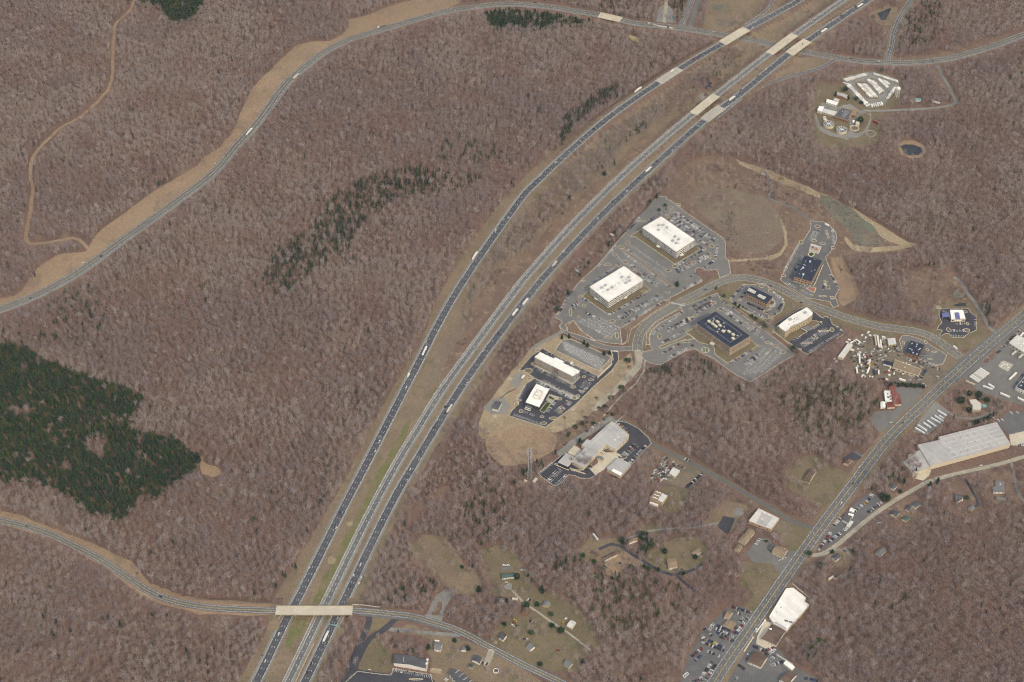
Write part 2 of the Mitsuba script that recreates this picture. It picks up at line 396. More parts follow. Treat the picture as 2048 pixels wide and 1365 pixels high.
waste = [(1316,394),(1322,384),(1345,368),(1350,345),(1375,325),(1420,310),(1470,318),(1540,342),(1600,367),(1660,393),(1720,424),(1760,449),(1800,474),(1835,490),(1828,502),(1790,505),(1740,508),(1706,505),(1697,512),(1696,536),(1711,566),(1720,588),(1708,601),(1686,614),(1650,610),(1600,590),(1558,566),(1510,556),(1462,556),(1450,545),(1455,520),(1452,482),(1424,460),(1376,428),(1340,402)]
sheet('waste_ground', 'wide brown rough ground north-east of the office blocks', waste, 'scrub_ground', 0.03)
sheet('waste_ground', 'greyer graded oval of dry soil on the rough ground', [(1380,385),(1430,372),(1480,382),(1530,400),(1560,430),(1565,470),(1545,500),(1500,512),(1470,500),(1455,470),(1420,440),(1390,420)], 'soil_grey', 0.06,9)
sheet('haul_road', 'pale graded bank along the wood edge', [(1470,318),(1540,342),(1600,368),(1660,394),(1720,425),(1760,450),(1800,475),(1833,491),(1815,496),(1780,484),(1745,462),(1700,430),(1650,402),(1590,378),(1530,352),(1480,330)], 'bare_dirt', 0.08,2.5)
sheet('haul_road', 'pale dirt track round the south of the basin', [(1833,492),(1790,502),(1740,505),(1715,503),(1700,496),(1688,478),(1692,474),(1708,490),(1745,496),(1790,492)], 'bare_dirt', 0.09,2)
sheet('basin', 'grey-green dry retention basin on the rough ground', [(1636,388),(1656,393),(1696,413),(1721,433),(1743,448),(1756,465),(1770,484),(1756,492),(1721,494),(1706,477),(1696,458),(1671,438),(1646,413)], 'mud_flat', 0.10,4)
sheet('basin_pond', 'green shallow pond in the retention basin', [(1724,440),(1733,442),(1743,448),(1752,460),(1748,465),(1736,462),(1727,453)], 'pond_green', 0.16,1.5)
sheet('basin_weeds', 'dark wet weeds beside the shallow pond', [(1730,462),(1748,467),(1765,480),(1756,488),(1735,488),(1722,475)], 'dark_dirt', 0.15,4)
sheet('slope', 'mown straw-coloured slope east of the brick school', [(1660,516),(1683,513),(1696,536),(1711,566),(1720,588),(1708,601),(1686,613),(1678,603),(1678,581),(1671,556)], 'grass_field', 0.08,1.5)
sheet('clearing', 'scrubby brown clearing north of the bank', [(1813,546),(1848,536),(1893,545),(1900,538),(1915,540),(1922,560),(1945,596),(1968,645),(1988,672),(1985,684),(1970,692),(1945,700),(1920,700),(1900,692),(1885,682),(1866,656),(1868,625),(1880,612),(1848,615),(1823,612),(1816,586),(1816,566)], 'scrub_ground', 0.03,3)
sheet('lawn', 'dry lawn round the bank', [(1868,622),(1882,606),(1915,602),(1940,606),(1955,628),(1965,655),(1978,672),(1968,688),(1945,696),(1920,697),(1900,690),(1885,680),(1868,655)], 'grass_lawn', 0.06,2)
sheet('pond', 'small green pond north of the bank', [(1904,587),(1912,584),(1923,587),(1929,592),(1924,597),(1911,596)], 'pond_green', 0.12,0.6)
sheet('pond', 'dark narrow basin behind the bank', [(1909,609),(1931,606),(1933,613),(1908,613)], 'pond_water', 0.12,0.6)

sheet('clearing', 'dry grass clearing round the sewage works', [(1638,163),(1686,170),(1680,157),(1696,146),(1733,142),(1748,142),(1773,149),(1800,160),(1806,176),(1800,198),(1788,212),(1765,228),(1762,260),(1758,284),(1728,294),(1676,297),(1661,300),(1641,289),(1631,274),(1624,237),(1628,198)], 'grass_lawn', 0.03)
sheet('yard', 'grey gravel loop of the caravan storage yard', [(1685,160),(1696,152),(1733,145),(1748,145),(1776,151),(1797,161),(1800,176),(1785,190),(1774,203),(1767,211),(1739,217),(1720,207),(1695,178)], 'gravel', 0.07,1)
sheet('yard', 'grassy middle of the caravan storage yard', [(1708,166),(1722,162),(1735,166),(1758,195),(1757,199),(1735,198),(1720,188)], 'grass_tan', 0.11,1)
sheet('yard', 'grassy strip between caravan rows', [(1733,160),(1745,156),(1768,184),(1763,190)], 'grass_tan', 0.11,1)
sheet('yard', 'asphalt yard of the sewage works', [(1640,206),(1655,205),(1675,214),(1700,208),(1712,216),(1720,222),(1728,220),(1732,226),(1718,230),(1708,244),(1703,262),(1712,268),(1728,262),(1738,244),(1740,232),(1734,228),(1742,226),(1743,240),(1735,262),(1716,276),(1690,278),(1660,272),(1640,262),(1632,250),(1628,228),(1632,228),(1640,252),(1665,266),(1690,271),(1698,262),(1700,244),(1690,236),(1668,226),(1646,218)], 'gravel', 0.07,0)
sheet('bank_soil', 'tan bank round the oval wood pond', [(1795,290),(1808,281),(1826,280),(1846,290),(1854,302),(1846,315),(1820,318),(1800,308)], 'grass_field', 0.03,2)
sheet('pond', 'oval dark pond in the eastern wood', [(1802,293),(1810,289),(1828,290),(1843,296),(1846,304),(1838,310),(1820,312),(1808,307)], 'pond_water', 0.10,0.8)
sheet('bank_soil', 'tan bank round the long pond between carriageways', [(1384,150),(1395,144),(1415,150),(1445,160),(1448,168),(1432,182),(1412,184),(1396,172)], 'scrub_ground', 0.06,2)
sheet('pond', 'long dark pond between the motorway carriageways', [(1389,152),(1401,150),(1412,156),(1424,167),(1426,175),(1414,180),(1402,170)], 'pond_water', 0.12,0.8)
sheet('clearing', 'dry grass round the wedge-shaped basins', [(1736,30),(1752,20),(1775,10),(1795,16),(1790,40),(1782,52),(1760,51),(1744,42)], 'grass_tan', 0.10,2)
sheet('pond', 'wedge-shaped slate-blue basin beside the on-ramp', [(1754,27),(1767,22),(1780,16),(1782,19),(1772,40),(1762,41),(1758,34)], 'pond_water', 0.22,0.5)
sheet('pond', 'tiny oval basin beside the wedge-shaped one', [(1741,33),(1745,30),(1751,32),(1751,36),(1744,37)], 'pond_water', 0.22,0.4)
sheet('pond', 'olive-coloured pond near the northern junction', [(1256,71),(1262,71),(1278,77),(1277,86),(1265,82)], 'pond_olive', 0.12,0.8)
sheet('clearing', 'tan dug-over ground at the northern junction', [(1405,58),(1412,20),(1418,-6),(1545,-6),(1530,20),(1500,42),(1470,60),(1445,66),(1425,62)], 'grass_tan', 0.04,3)
sheet('bare_patch', 'grey silty patch on the dug-over ground', [(1425,12),(1450,8),(1462,16),(1440,22),(1426,20)], 'mud_flat', 0.09,3)
sheet('bare_patch', 'brown graded patch on the dug-over ground', [(1430,40),(1460,38),(1480,46),(1455,56),(1430,52)], 'dark_dirt', 0.09,3)
sheet('clearing', 'pale gravel at the mouth of the northern dirt road', [(1312,44),(1316,22),(1326,10),(1340,12),(1352,34),(1350,46)], 'gravel', 0.04,2)
sheet('verge', 'grass triangle inside the curving off-ramp', [(1470,212),(1500,196),(1540,172),(1600,152),(1645,136),(1655,122),(1640,112),(1600,116),(1570,128),(1520,162)], 'grass_tan', 0.06,2)
sheet('field_road_edge', 'reddish grassy bank along the north-eastern road', [(1788,116),(1850,112),(1920,100),(1985,78),(2060,52),(2060,62),(1986,90),(1911,112),(1850,120)], 'scrub_ground', 0.04,2)

sheet('construction_ground', 'pale graded soil round the hotel and the white-roofed clinic', [(955,866),(958,845),(972,812),(1000,775),(1030,735),(1070,690),(1105,672),(1126,670),(1222,712),(1240,722),(1262,706),(1268,742),(1236,767),(1216,786),(1197,812),(1187,824),(1160,846),(1127,862),(1110,866),(1100,866),(1050,852),(1023,858),(989,872),(974,880),(962,878)], 'bare_dirt', 0.03,2)
sheet('field', 'round tan grass field above the lattice tower', [(972,880),(989,870),(1023,855),(1050,850),(1087,860),(1104,864),(1115,875),(1114,890),(1107,902),(1090,911),(1066,926),(1021,932),(1000,931),(976,908),(969,890)], 'grass_field', 0.07,1.5)
sheet('brush_strip', 'brown shrubby bank beside the long metal-roofed building', [(1110,870),(1150,850),(1190,826),(1208,832),(1190,846),(1160,868),(1130,890),(1116,896)], 'scrub_ground', 0.07,2)
sheet('slope', 'pale bank above the street that bends by the offices', [(1440,562),(1470,552),(1480,550),(1470,545),(1450,548)], 'grass_lawn', 0.06,1)
sheet('lawn', 'grass between the curving street and the small brick office', [(1440,585),(1470,568),(1510,563),(1540,572),(1575,592),(1605,610),(1598,616),(1570,630),(1548,640),(1520,645),(1440,600)], 'grass_lawn', 0.04,1)
sheet('lawn', 'grass strip along the south side of the curving street', [(1606,607),(1640,620),(1690,640),(1760,662),(1800,668),(1790,676),(1730,664),(1680,655),(1655,640)], 'grass_lawn', 0.04,1)
sheet('lawn', 'grass corner at the traffic-light junction', [(1880,720),(1896,708),(1914,722),(1912,732),(1895,748),(1884,742)], 'grass_tan', 0.04,1)

sheet('clearing', 'big tan lawn in front of the long ranch house', [(1210,1122),(1239,1107),(1250,1103),(1265,1108),(1284,1120),(1303,1133),(1280,1132),(1259,1131),(1247,1139),(1240,1150),(1226,1156),(1213,1150),(1210,1137)], 'grass_field', 0.04,2)
sheet('clearing', 'tan lawn west of the ranch house', [(1154,1099),(1177,1080),(1182,1066),(1198,1079),(1240,1077),(1248,1085),(1252,1100),(1240,1108),(1200,1124),(1185,1118),(1171,1124),(1158,1112)], 'grass_tan', 0.03,2)
sheet('clearing', 'dry pasture round the tan barn', [(1281,1110),(1318,1094),(1335,1085),(1352,1078),(1380,1073),(1400,1076),(1415,1090),(1414,1108),(1405,1127),(1385,1142),(1360,1144),(1338,1152),(1320,1148),(1300,1130)], 'grass_lawn', 0.03,2)
sheet('clearing', 'olive grass along the farm track', [(1276,1056),(1302,1050),(1332,1053),(1332,1060),(1304,1068),(1284,1064)], 'grass_lawn', 0.03,2)
sheet('clearing', 'grassy field in the wood west of the houses', [(824,1089),(844,1071),(887,1071),(902,1089),(922,1106),(924,1124),(942,1144),(962,1154),(962,1174),(952,1189),(912,1189),(890,1182),(882,1164),(862,1144),(844,1129),(827,1116)], 'grass_tan', 0.03,3)
sheet('clearing', 'rough grass round the mobile home', [(962,1096),(1002,1090),(1025,1104),(1042,1118),(1052,1140),(1060,1168),(1042,1178),(1020,1176),(985,1168),(972,1150),(963,1130)], 'grass_lawn', 0.03,3)
sheet('yards', 'dry lawns between the scattered houses', [(985,1176),(1045,1150),(1062,1170),(1080,1182),(1110,1184),(1124,1200),(1152,1204),(1168,1232),(1192,1262),(1202,1290),(1165,1318),(1150,1345),(1110,1342),(1060,1330),(1000,1300),(978,1282),(985,1262),(1010,1246),(1040,1228),(1048,1212),(1028,1198),(990,1192)], 'grass_lawn', 0.03,4)
sheet('lawn', 'lawn beside the apartment entrance drive', [(714,1330),(721,1311),(735,1286),(755,1272),(767,1290),(775,1300),(787,1304),(784,1320),(781,1343),(755,1346),(724,1341)], 'grass_lawn', 0.03,1)
sheet('lawn', 'teardrop lawn island at the apartment entrance', [(741,1250),(749,1236),(761,1232),(786,1234),(787,1239),(767,1256),(747,1265),(734,1266)], 'grass_lawn', 0.08,0.5)
sheet('yards', 'tan yards south of the overpass road', [(792,1262),(815,1252),(850,1256),(890,1268),(925,1280),(962,1294),(1010,1318),(1060,1347),(1095,1372),(1080,1410),(870,1410),(862,1365),(866,1320),(856,1305),(862,1282),(840,1270),(800,1268)], 'grass_tan', 0.03,3)
sheet('clearing', 'grassy field round the long brown house', [(1567,972),(1576,934),(1597,917),(1622,910),(1640,916),(1650,926),(1664,935),(1680,938),(1697,948),(1687,975),(1668,998),(1652,1017),(1641,1017),(1616,997),(1585,982)], 'grass_lawn', 0.03,3)
sheet('clearing', 'triangle of grass beside the narrow road', [(1436,966),(1447,975),(1497,998),(1491,1010),(1472,1014),(1452,1008),(1430,1018),(1420,1032),(1404,1048),(1420,1050),(1436,1038),(1467,1032),(1475,1018),(1500,1012),(1470,990),(1448,975)], 'grass_lawn', 0.03,2)
sheet('clearing', 'brown field beside the round gravel pad', [(1425,1020),(1455,1003),(1490,1010),(1500,1016),(1480,1034),(1462,1064),(1440,1056),(1410,1046)], 'grass_tan', 0.04,2)
sheet('clearing', 'grass yard beside the metal shed', [(1312,974),(1347,973),(1372,979),(1380,990),(1366,1006),(1360,1022),(1341,1026),(1322,1017),(1335,992)], 'grass_lawn', 0.03,2)
sheet('lawn', 'grass between the flat warehouse and the highway', [(1562,1067),(1582,1046),(1607,1055),(1618,1066),(1607,1083),(1592,1106),(1577,1100),(1566,1076)], 'grass_lawn', 0.04,1)
sheet('clearing', 'grass strip west of the highway', [(1486,1122),(1507,1126),(1545,1128),(1558,1150),(1548,1170),(1514,1218),(1500,1226),(1486,1218),(1498,1200),(1496,1180),(1478,1172),(1484,1145)], 'grass_lawn', 0.03,2)
sheet('clearing', 'dirt verge east of the highway at the white warehouse', [(1520,1260),(1560,1190),(1572,1176),(1590,1170),(1625,1205),(1600,1250),(1575,1290),(1550,1300)], 'scrub_ground', 0.03,1)
sheet('yards', 'leafy yards of the eastern houses', [(1890,960),(1935,950),(1960,985),(1965,1015),(1940,1035),(1905,1015),(1895,985)], 'scrub_ground', 0.03,3)
sheet('yards', 'reddish leafy yard of the flat-roofed house', [(1975,950),(2015,935),(2035,965),(2040,1000),(1990,1008),(1970,985)], 'scrub_ground', 0.03,3)
sheet('yards', 'yards of the small houses by the narrow lane', [(1775,990),(1800,962),(1806,975),(1850,1000),(1850,1030),(1815,1055),(1770,1035)], 'scrub_ground', 0.03,3)
sheet('yards', 'tan yard of the cottage near the highway', [(1655,1120),(1665,1098),(1700,1092),(1708,1115),(1695,1135),(1665,1130)], 'grass_tan', 0.03,3)
sheet('verge', 'tan grass verge along the highway', None, 'grass_tan', 0.02,2, world=LineString(ROADS['us1'][2][:, :2]).buffer(15))
sheet('verge', 'grass verge along the narrow road', None, 'grass_lawn', 0.025,1.5, world=LineString(ROADS['old'][2][:, :2]).buffer(5.5))
sheet('verge', 'grass verge along the narrow lane', None, 'scrub_ground', 0.025,1.5, world=LineString(ROADS['lane'][2][:, :2]).buffer(6))
sheet('verge', 'grass verge along the curving street', None, 'grass_lawn', 0.02,1, world=LineString(ROADS['corp'][2][:, :2]).buffer(14))
sheet('verge', 'grass verge along the northern road', None, 'grass_tan', 0.02,1.5, world=LineString(ROADS['russell'][2][:, :2]).buffer(11))
sheet('verge', 'grass verge along the on-ramp', None, 'grass_tan', 0.02,1.5, world=LineString(ROADS['ramp_on'][2][:, :2]).buffer(9))
sheet('garden', 'bare garden round the pale house by the truck depot', [(1905,800),(1925,782),(1965,788),(1985,810),(1990,835),(1960,842),(1920,845),(1905,830)], 'scrub_ground', 0.03,2)


# ------------------------------------------------------------------ road ribbons
def ribbon(nm, o0, o1, lift, x0=None, x1=None, wob=0):
    """A strip along a road between two sideways offsets in metres (to the right of its direction)."""
    s, z, w = ROADS[nm]
    d = np.gradient(w[:, :2], axis=0)
    d /= np.linalg.norm(d, axis=1, keepdims=True)
    r = np.column_stack([d[:, 1], -d[:, 0]])
    m = np.ones(len(s), bool)
    if x0 is not None: m = (s[:, 0] >= x0) & (s[:, 0] <= x1)
    a, b = w[m, :2] + r[m] * o0, w[m, :2] + r[m] * o1
    zz = w[m, 2] + lift
    n = len(a)
    v = np.vstack([np.column_stack([a, zz]), np.column_stack([b, zz])])
    i = np.arange(n - 1)
    f = np.vstack([np.column_stack([i, i + n, i + 1]), np.column_stack([i + 1, i + n, i + n + 1])])
    msh = trimesh.Trimesh(v, f, process=False)
    if msh.face_normals[:, 2].mean() < 0: msh.faces = msh.faces[:, ::-1]
    return msh


def dashes(nm, off, length, gap, width, lift, start=0.0):
    s, z, w = ROADS[nm]
    L = np.r_[0, np.cumsum(np.linalg.norm(np.diff(w[:, :2], axis=0), axis=1))]
    d = np.gradient(w[:, :2], axis=0)
    d /= np.linalg.norm(d, axis=1, keepdims=True)
    r = np.column_stack([d[:, 1], -d[:, 0]])
    V, Fc = [], []
    for t in np.arange(start, L[-1] - length, length + gap):
        c = []
        for u in (t, t + length):
            p = [np.interp(u, L, w[:, k]) for k in range(3)]
            n = np.array([np.interp(u, L, r[:, 0]), np.interp(u, L, r[:, 1])])
            n /= np.linalg.norm(n)
            for sgn in (-1,1):
                c.append([p[0] + n[0] * (off + sgn * width / 2), p[1] + n[1] * (off + sgn * width / 2), p[2] + lift])
        i = len(V)
        V += c
        Fc += [[i, i + 1, i + 3], [i, i + 3, i + 2]]
    m = trimesh.Trimesh(V, Fc, process=False)
    if m.face_normals[:, 2].mean() < 0: m.faces = m.faces[:, ::-1]
    return m


def road(name, label, nm, half, mat, lift=0.10):
    k = thing(name, label, None, None, 'structure')
    o = half if isinstance(half, tuple) else (-half, half)
    scene[k] = mikit.ply(ribbon(nm, o[0], o[1], lift), mat)
    CLEAR.append(LineString(ROADS[nm][2][:, :2]).buffer(max(abs(o[0]), abs(o[1])) + 1.5))
    return k


def mark(k, name, mesh, paint='m_white_paint'):
    part(k, name, mikit.ply(mesh, paint), kind='stuff')


# motorway carriageways: traced from the south-west to the north-east, so right is east
k = road('motorway', 'western three-lane dark motorway carriageway heading south', 'sb', (-9.6,8.2), 'shoulder', 0.15)
part(k, 'lane_asphalt', mikit.ply(ribbon('sb', -5.5,5.5,0.20), 'asphalt_lane'))
for o in (-1.83,1.83): mark(k, 'lane_dash', dashes('sb', o, 3.2,9.0,0.36,0.25))
mark(k, 'edge_line', ribbon('sb', -5.75,-5.45,0.25)); mark(k, 'edge_line', ribbon('sb', 5.45,5.75,0.25), 'm_white_paint')
k = road('motorway', 'middle pale-grey two-lane express carriageway', 'mid', (-8.2,7.6), 'shoulder', 0.15)
part(k, 'lane_asphalt', mikit.ply(ribbon('mid', -3.9,3.9,0.20), 'asphalt_mid'))
mark(k, 'lane_dash', dashes('mid', 0,3.2,9.0,0.36,0.25))
for o in (-3.8,3.8,-7.6): mark(k, 'edge_line', ribbon('mid', o - .17, o + .17,0.25))
k = road('motorway', 'eastern three-lane dark motorway carriageway heading north', 'nb', (-8.6,9.2), 'shoulder', 0.15)
part(k, 'lane_asphalt', mikit.ply(ribbon('nb', -5.5,5.5,0.20), 'asphalt_lane'))
for o in (-1.83,1.83): mark(k, 'lane_dash', dashes('nb', o, 3.2,9.0,0.36,0.25))
mark(k, 'edge_line', ribbon('nb', -5.75,-5.45,0.25)); mark(k, 'edge_line', ribbon('nb', 5.45,5.75,0.25))

k = road('road', 'two-lane road that crosses the motorway on the long overpass', 'over', 5.6, 'asphalt_mid', 0.10)
for o, c in ((-3.9, 'm_white_paint'),(3.9, 'm_white_paint'),(-.25, 'm_yellow_paint'),(.25, 'm_yellow_paint')): mark(k, 'edge_line', ribbon('over', o - .14, o + .14,0.20), c)
part(k, 'widening', mikit.ply(ribbon('over', 5.5,8.6,0.10,715,900), 'asphalt_mid'))
k = road('road', 'grey four-lane road that runs from the western edge to the northern junction', 'russell', (-8.4,7.4), 'asphalt_mid', 0.08)
for o, c in ((-6.6, 'm_white_paint'),(5.8, 'm_white_paint'),(-.3, 'm_yellow_paint'),(.2, 'm_yellow_paint')): mark(k, 'edge_line', ribbon('russell', o - .16, o + .16,0.18), c)
part(k, 'shoulder_strip', mikit.ply(ribbon('russell', 6.4,10.5,0.07), 'shoulder'))
CLEAR.append(LineString(ROADS['russell'][2][:, :2]).buffer(9.5))
k = road('road', 'four-lane highway that climbs along the lower right', 'us1', 8.4, 'asphalt_mid', 0.10)
for o in (-3.7,3.7): mark(k, 'lane_dash', dashes('us1', o, 3.2,9.0,0.30,0.20))
for o, c in ((-7.4, 'm_white_paint'),(7.4, 'm_white_paint'),(-.35, 'm_yellow_paint'),(.35, 'm_yellow_paint')): mark(k, 'edge_line', ribbon('us1', o - .16, o + .16,0.20), c)
part(k, 'turn_lane', mikit.ply(ribbon('us1', 8.3,12.5,0.10,1895,2100), 'asphalt_mid'))
part(k, 'turn_lane', mikit.ply(ribbon('us1', -12.5,-8.3,0.10,1900,2010), 'asphalt_mid'))
k = road('street', 'pale curving four-lane street through the office park', 'corp', 7.6, 'asphalt_old', 0.10)
for o in (-3.6,3.6): mark(k, 'lane_dash', dashes('corp', o, 3.2,9.0,0.22,0.20))
for o in (-.25,.25): mark(k, 'edge_line', ribbon('corp', o - .11, o + .11,0.20), 'm_yellow_paint')
for o in (-8.0,7.5): part(k, 'kerb', mikit.ply(ribbon('corp', o, o + .6,0.16), 'm_kerb'), kind='stuff')
k = road('street', 'short pale street that leads west to the hotel lots', 'west', 5.2, 'asphalt_old', 0.10)
for o in (-5.5,5.0): part(k, 'kerb', mikit.ply(ribbon('west', o, o + .6,0.16), 'm_kerb'), kind='stuff')
k = road('road', 'narrow grey road that runs down past the scrapyard to the highway', 'old', 3.4, 'asphalt_mid', 0.09)
k = road('road', 'narrow pale lane south of the longest warehouse', 'lane', 3.4, 'gravel_pale', 0.09)
k = road('ramp', 'two-lane off-ramp curving from the motorway to the northern road', 'ramp_off', 4.6, 'asphalt_mid', 0.14)
for o in (-3.7,3.7): mark(k, 'edge_line', ribbon('ramp_off', o - .16, o + .16,0.22))
k = road('ramp', 'on-ramp that leaves the northern road beside the wedge-shaped basin', 'ramp_on', 5.4, 'asphalt_mid', 0.10)
for o in (-3.9,1.2,4.4): mark(k, 'edge_line', ribbon('ramp_on', o - .16, o + .16,0.20))
k = road('ramp', 'short ramp joining the western carriageway at the top', 'ramp_sb', 3.6, 'asphalt_mid', 0.14)
for o in (-2.8,2.8): mark(k, 'edge_line', ribbon('ramp_sb', o - .16, o + .16,0.22))
k = road('road', 'left carriageway of the divided road leaving at the top', 'north_a', 6.5, 'asphalt_mid', 0.11)
for o in (-5.6,-1.8,1.8,5.6): mark(k, 'edge_line', ribbon('north_a', o - .14, o + .14,0.20))
k = road('road', 'right carriageway of the divided road leaving at the top', 'north_b', 5.0, 'asphalt_old', 0.11)
road('dirt_road', 'pale dirt road leaving straight up at the top', 'north_d', 3.6, 'gravel_pale', 0.09)
road('road', 'pale gravel road to the sewage works', 'plant', 3.4, 'gravel', 0.09)
k = thing('dirt_track', 'tan dirt track winding through the western wood', None, None, 'structure')
scene[k] = mikit.ply(drape(ragged(LineString(ROADS['track'][2][:, :2]).buffer(3.2),2.0,9),0.06), 'grass_field')
CLEAR.append(LineString(ROADS['track'][2][:, :2]).buffer(5.5))


def path(name, label, pts, half, mat, z=0.09, rag=0.5, clear=True):
    g = LineString(G(np.array(pts, float)[:, 0], np.array(pts, float)[:, 1])[:, :2]).buffer(half)
    return sheet(name, label, None, mat, z, rag, clear, world=g)


path('footpath', 'blue-grey path winding over the rough ground', [(1530,344),(1536,356),(1543,371),(1538,396),(1560,406),(1586,416),(1603,428),(1618,440)], 2.6, 'asphalt_old')
path('dirt_track', 'pale gravel track entering the rough ground from the junction', [(1456,522),(1485,521),(1530,518),(1560,508)], 3.0, 'bare_dirt')
path('dirt_track', 'loop of tyre tracks on the rough ground', [(1562,440),(1570,465),(1572,490),(1560,510),(1540,520)], 2.6, 'bare_dirt')
path('dirt_track', 'bright dirt track running down from the street end', [(1275,704),(1278,722),(1276,732),(1264,748),(1244,767),(1222,790),(1200,808),(1190,818)], 5.5, 'gravel_pale', 0.11,1.5)
path('dirt_track', 'thin pale wall line beside the bright track', [(1294,705),(1290,720),(1288,742),(1272,768),(1245,790),(1222,815),(1208,832)], 1.4, 'gravel_pale')
path('dirt_track', 'gravel track from the street to the motorway side', [(1128,662),(1110,671),(1085,684),(1074,692),(1066,700)], 3.5, 'gravel')
path('driveway', 'gravel drive along the west side of the long metal-roofed building', [(1222,838),(1200,852),(1170,870),(1148,884),(1130,900),(1122,907)], 5.5, 'gravel', 0.12)
path('driveway', 'dirt drive through the scattered houses', [(1025,1182),(1047,1206),(1072,1222),(1104,1245),(1140,1269),(1180,1300)], 1.6, 'gravel_pale')
path('driveway', 'grey gravel track south of the overpass road', [(783,1260),(810,1261),(842,1265),(880,1268),(917,1271)], 3.0, 'gravel')
path('driveway', 'dark drive curving between the ranch houses', [(1200,1098),(1222,1089),(1240,1092),(1255,1103),(1275,1115),(1300,1131),(1320,1143),(1342,1150),(1368,1146),(1390,1139),(1402,1130)], 2.6, 'asphalt_new')
path('driveway', 'dark drive leaving the barn to the wood', [(1350,1148),(1362,1160),(1376,1172),(1388,1180)], 2.4, 'asphalt_new')
path('driveway', 'grassy farm track to the round gravel pad', [(1255,1078),(1290,1064),(1330,1058),(1390,1056),(1436,1046)], 1.8, 'gravel', clear=False)
path('driveway', 'dark drive to the two eastern houses', [(1932,960),(1942,979),(1952,996),(1956,1010),(1948,1014)], 2.0, 'asphalt_new')
path('driveway', 'gravel drive along the right edge', [(2022,926),(2028,949),(2033,977),(2041,994),(2052,1010)], 2.2, 'gravel')
path('driveway', 'concrete driveway of the house beside the overpass road', [(982,1304),(978,1316),(973,1328)], 4.5, 'gravel_pale', 0.12,0)
path('driveway', 'gravel drive to the cottage near the highway', [(1644,1108),(1664,1100),(1690,1100),(1700,1108)], 2.0, 'gravel')
path('driveway', 'pale access road from the highway to the fenced pad', [(1990,664),(1979,656),(1964,628),(1948,603),(1933,584),(1926,568),(1910,556)], 3.0, 'gravel', 0.10)
path('driveway', 'drive to the pale house by the truck depot', [(1872,806),(1890,820),(1915,836),(1950,838),(1985,826)], 2.2, 'gravel')
path('drive', 'left asphalt lane of the apartment entrance', [(737,1230),(739,1246),(727,1272),(711,1307),(699,1339),(687,1365),(672,1400)], 4.2, 'asphalt_new', 0.10,0)
path('drive', 'right asphalt lane of the apartment entrance', [(800,1236),(795,1240),(780,1252),(761,1264),(740,1277),(727,1296),(715,1322),(706,1345)], 4.0, 'asphalt_new', 0.11,0)
path('drive', 'asphalt drive to the apartment car park', [(700,1340),(720,1346),(760,1352),(805,1357),(862,1364)], 5.0, 'asphalt_new', 0.12,0)
sheet('drive', 'grey forked side road north of the overpass road', [(846,1240),(856,1226),(862,1208),(874,1190),(884,1184),(892,1178),(905,1182),(908,1192),(898,1204),(888,1222),(884,1245),(872,1250)], 'gravel', 0.11,0.8)
sheet('traffic_island', 'brown grass island in the forked side road', [(872,1232),(870,1222),(876,1204),(884,1204),(884,1214),(878,1230)], 'scrub_ground', 0.16,0.6)

# ------------------------------------------------------------------ car parks: asphalt sheets with kerbs
L1 = [(1315,394),(1332,394),(1334,400),(1341,401),(1354,411),(1377,429),(1400,445),(1425,462),(1445,476),(1451,485),(1451,505),(1450,515),(1457,521),(1462,548),(1440,556),(1434,540),(1412,541),(1398,535),(1390,540),(1392,549),(1405,563),(1367,582),(1350,592),(1342,594),(1336,604),(1330,601),(1305,617),(1280,634),(1250,654),(1255,665),(1254,682),(1244,689),(1212,686),(1187,679),(1159,660),(1147,642),(1140,648),(1131,662),(1121,657),(1119,652),(1125,644),(1119,640),(1111,636),(1125,610),(1136,592),(1162,561),(1190,536),(1205,520),(1230,489),(1252,465),(1280,430)]
L2 = [(1375,610),(1435,586),(1440,598),(1467,617),(1492,636),(1517,654),(1536,666),(1577,699),(1590,711),(1561,726),(1536,743),(1500,765),(1469,748),(1450,735),(1425,716),(1405,708),(1390,698),(1370,703),(1345,717),(1320,731),(1298,726),(1284,716),(1284,705),(1306,700),(1300,690),(1297,680),(1303,660),(1320,645),(1365,622),(1360,613),(1366,607)]
L3 = [(1460,600),(1486,569),(1505,570),(1527,567),(1544,581),(1565,599),(1569,610),(1562,625),(1546,634),(1534,639),(1515,634),(1481,615),(1465,605)]
L4 = [(1540,655),(1600,617),(1608,614),(1627,622),(1646,639),(1650,632),(1660,638),(1665,649),(1689,665),(1685,671),(1615,709),(1600,701),(1565,677),(1546,664)]
L5 = [(1621,442),(1636,444),(1646,444),(1660,452),(1671,465),(1674,477),(1669,490),(1660,506),(1650,515),(1655,527),(1665,550),(1679,577),(1670,594),(1677,612),(1666,616),(1660,604),(1615,596),(1577,574),(1560,559),(1564,555),(1574,530),(1595,492),(1606,482),(1620,461),(1622,449)]
L6 = [(1085,697),(1110,711),(1195,752),(1192,760),(1222,732),(1224,720),(1222,704),(1236,704),(1237,722),(1225,740),(1185,776),(1150,811),(1091,855),(1060,846),(1018,832),(1022,824),(1038,806),(1034,800),(1052,768),(1070,757),(1047,741),(1037,742),(1060,716)]
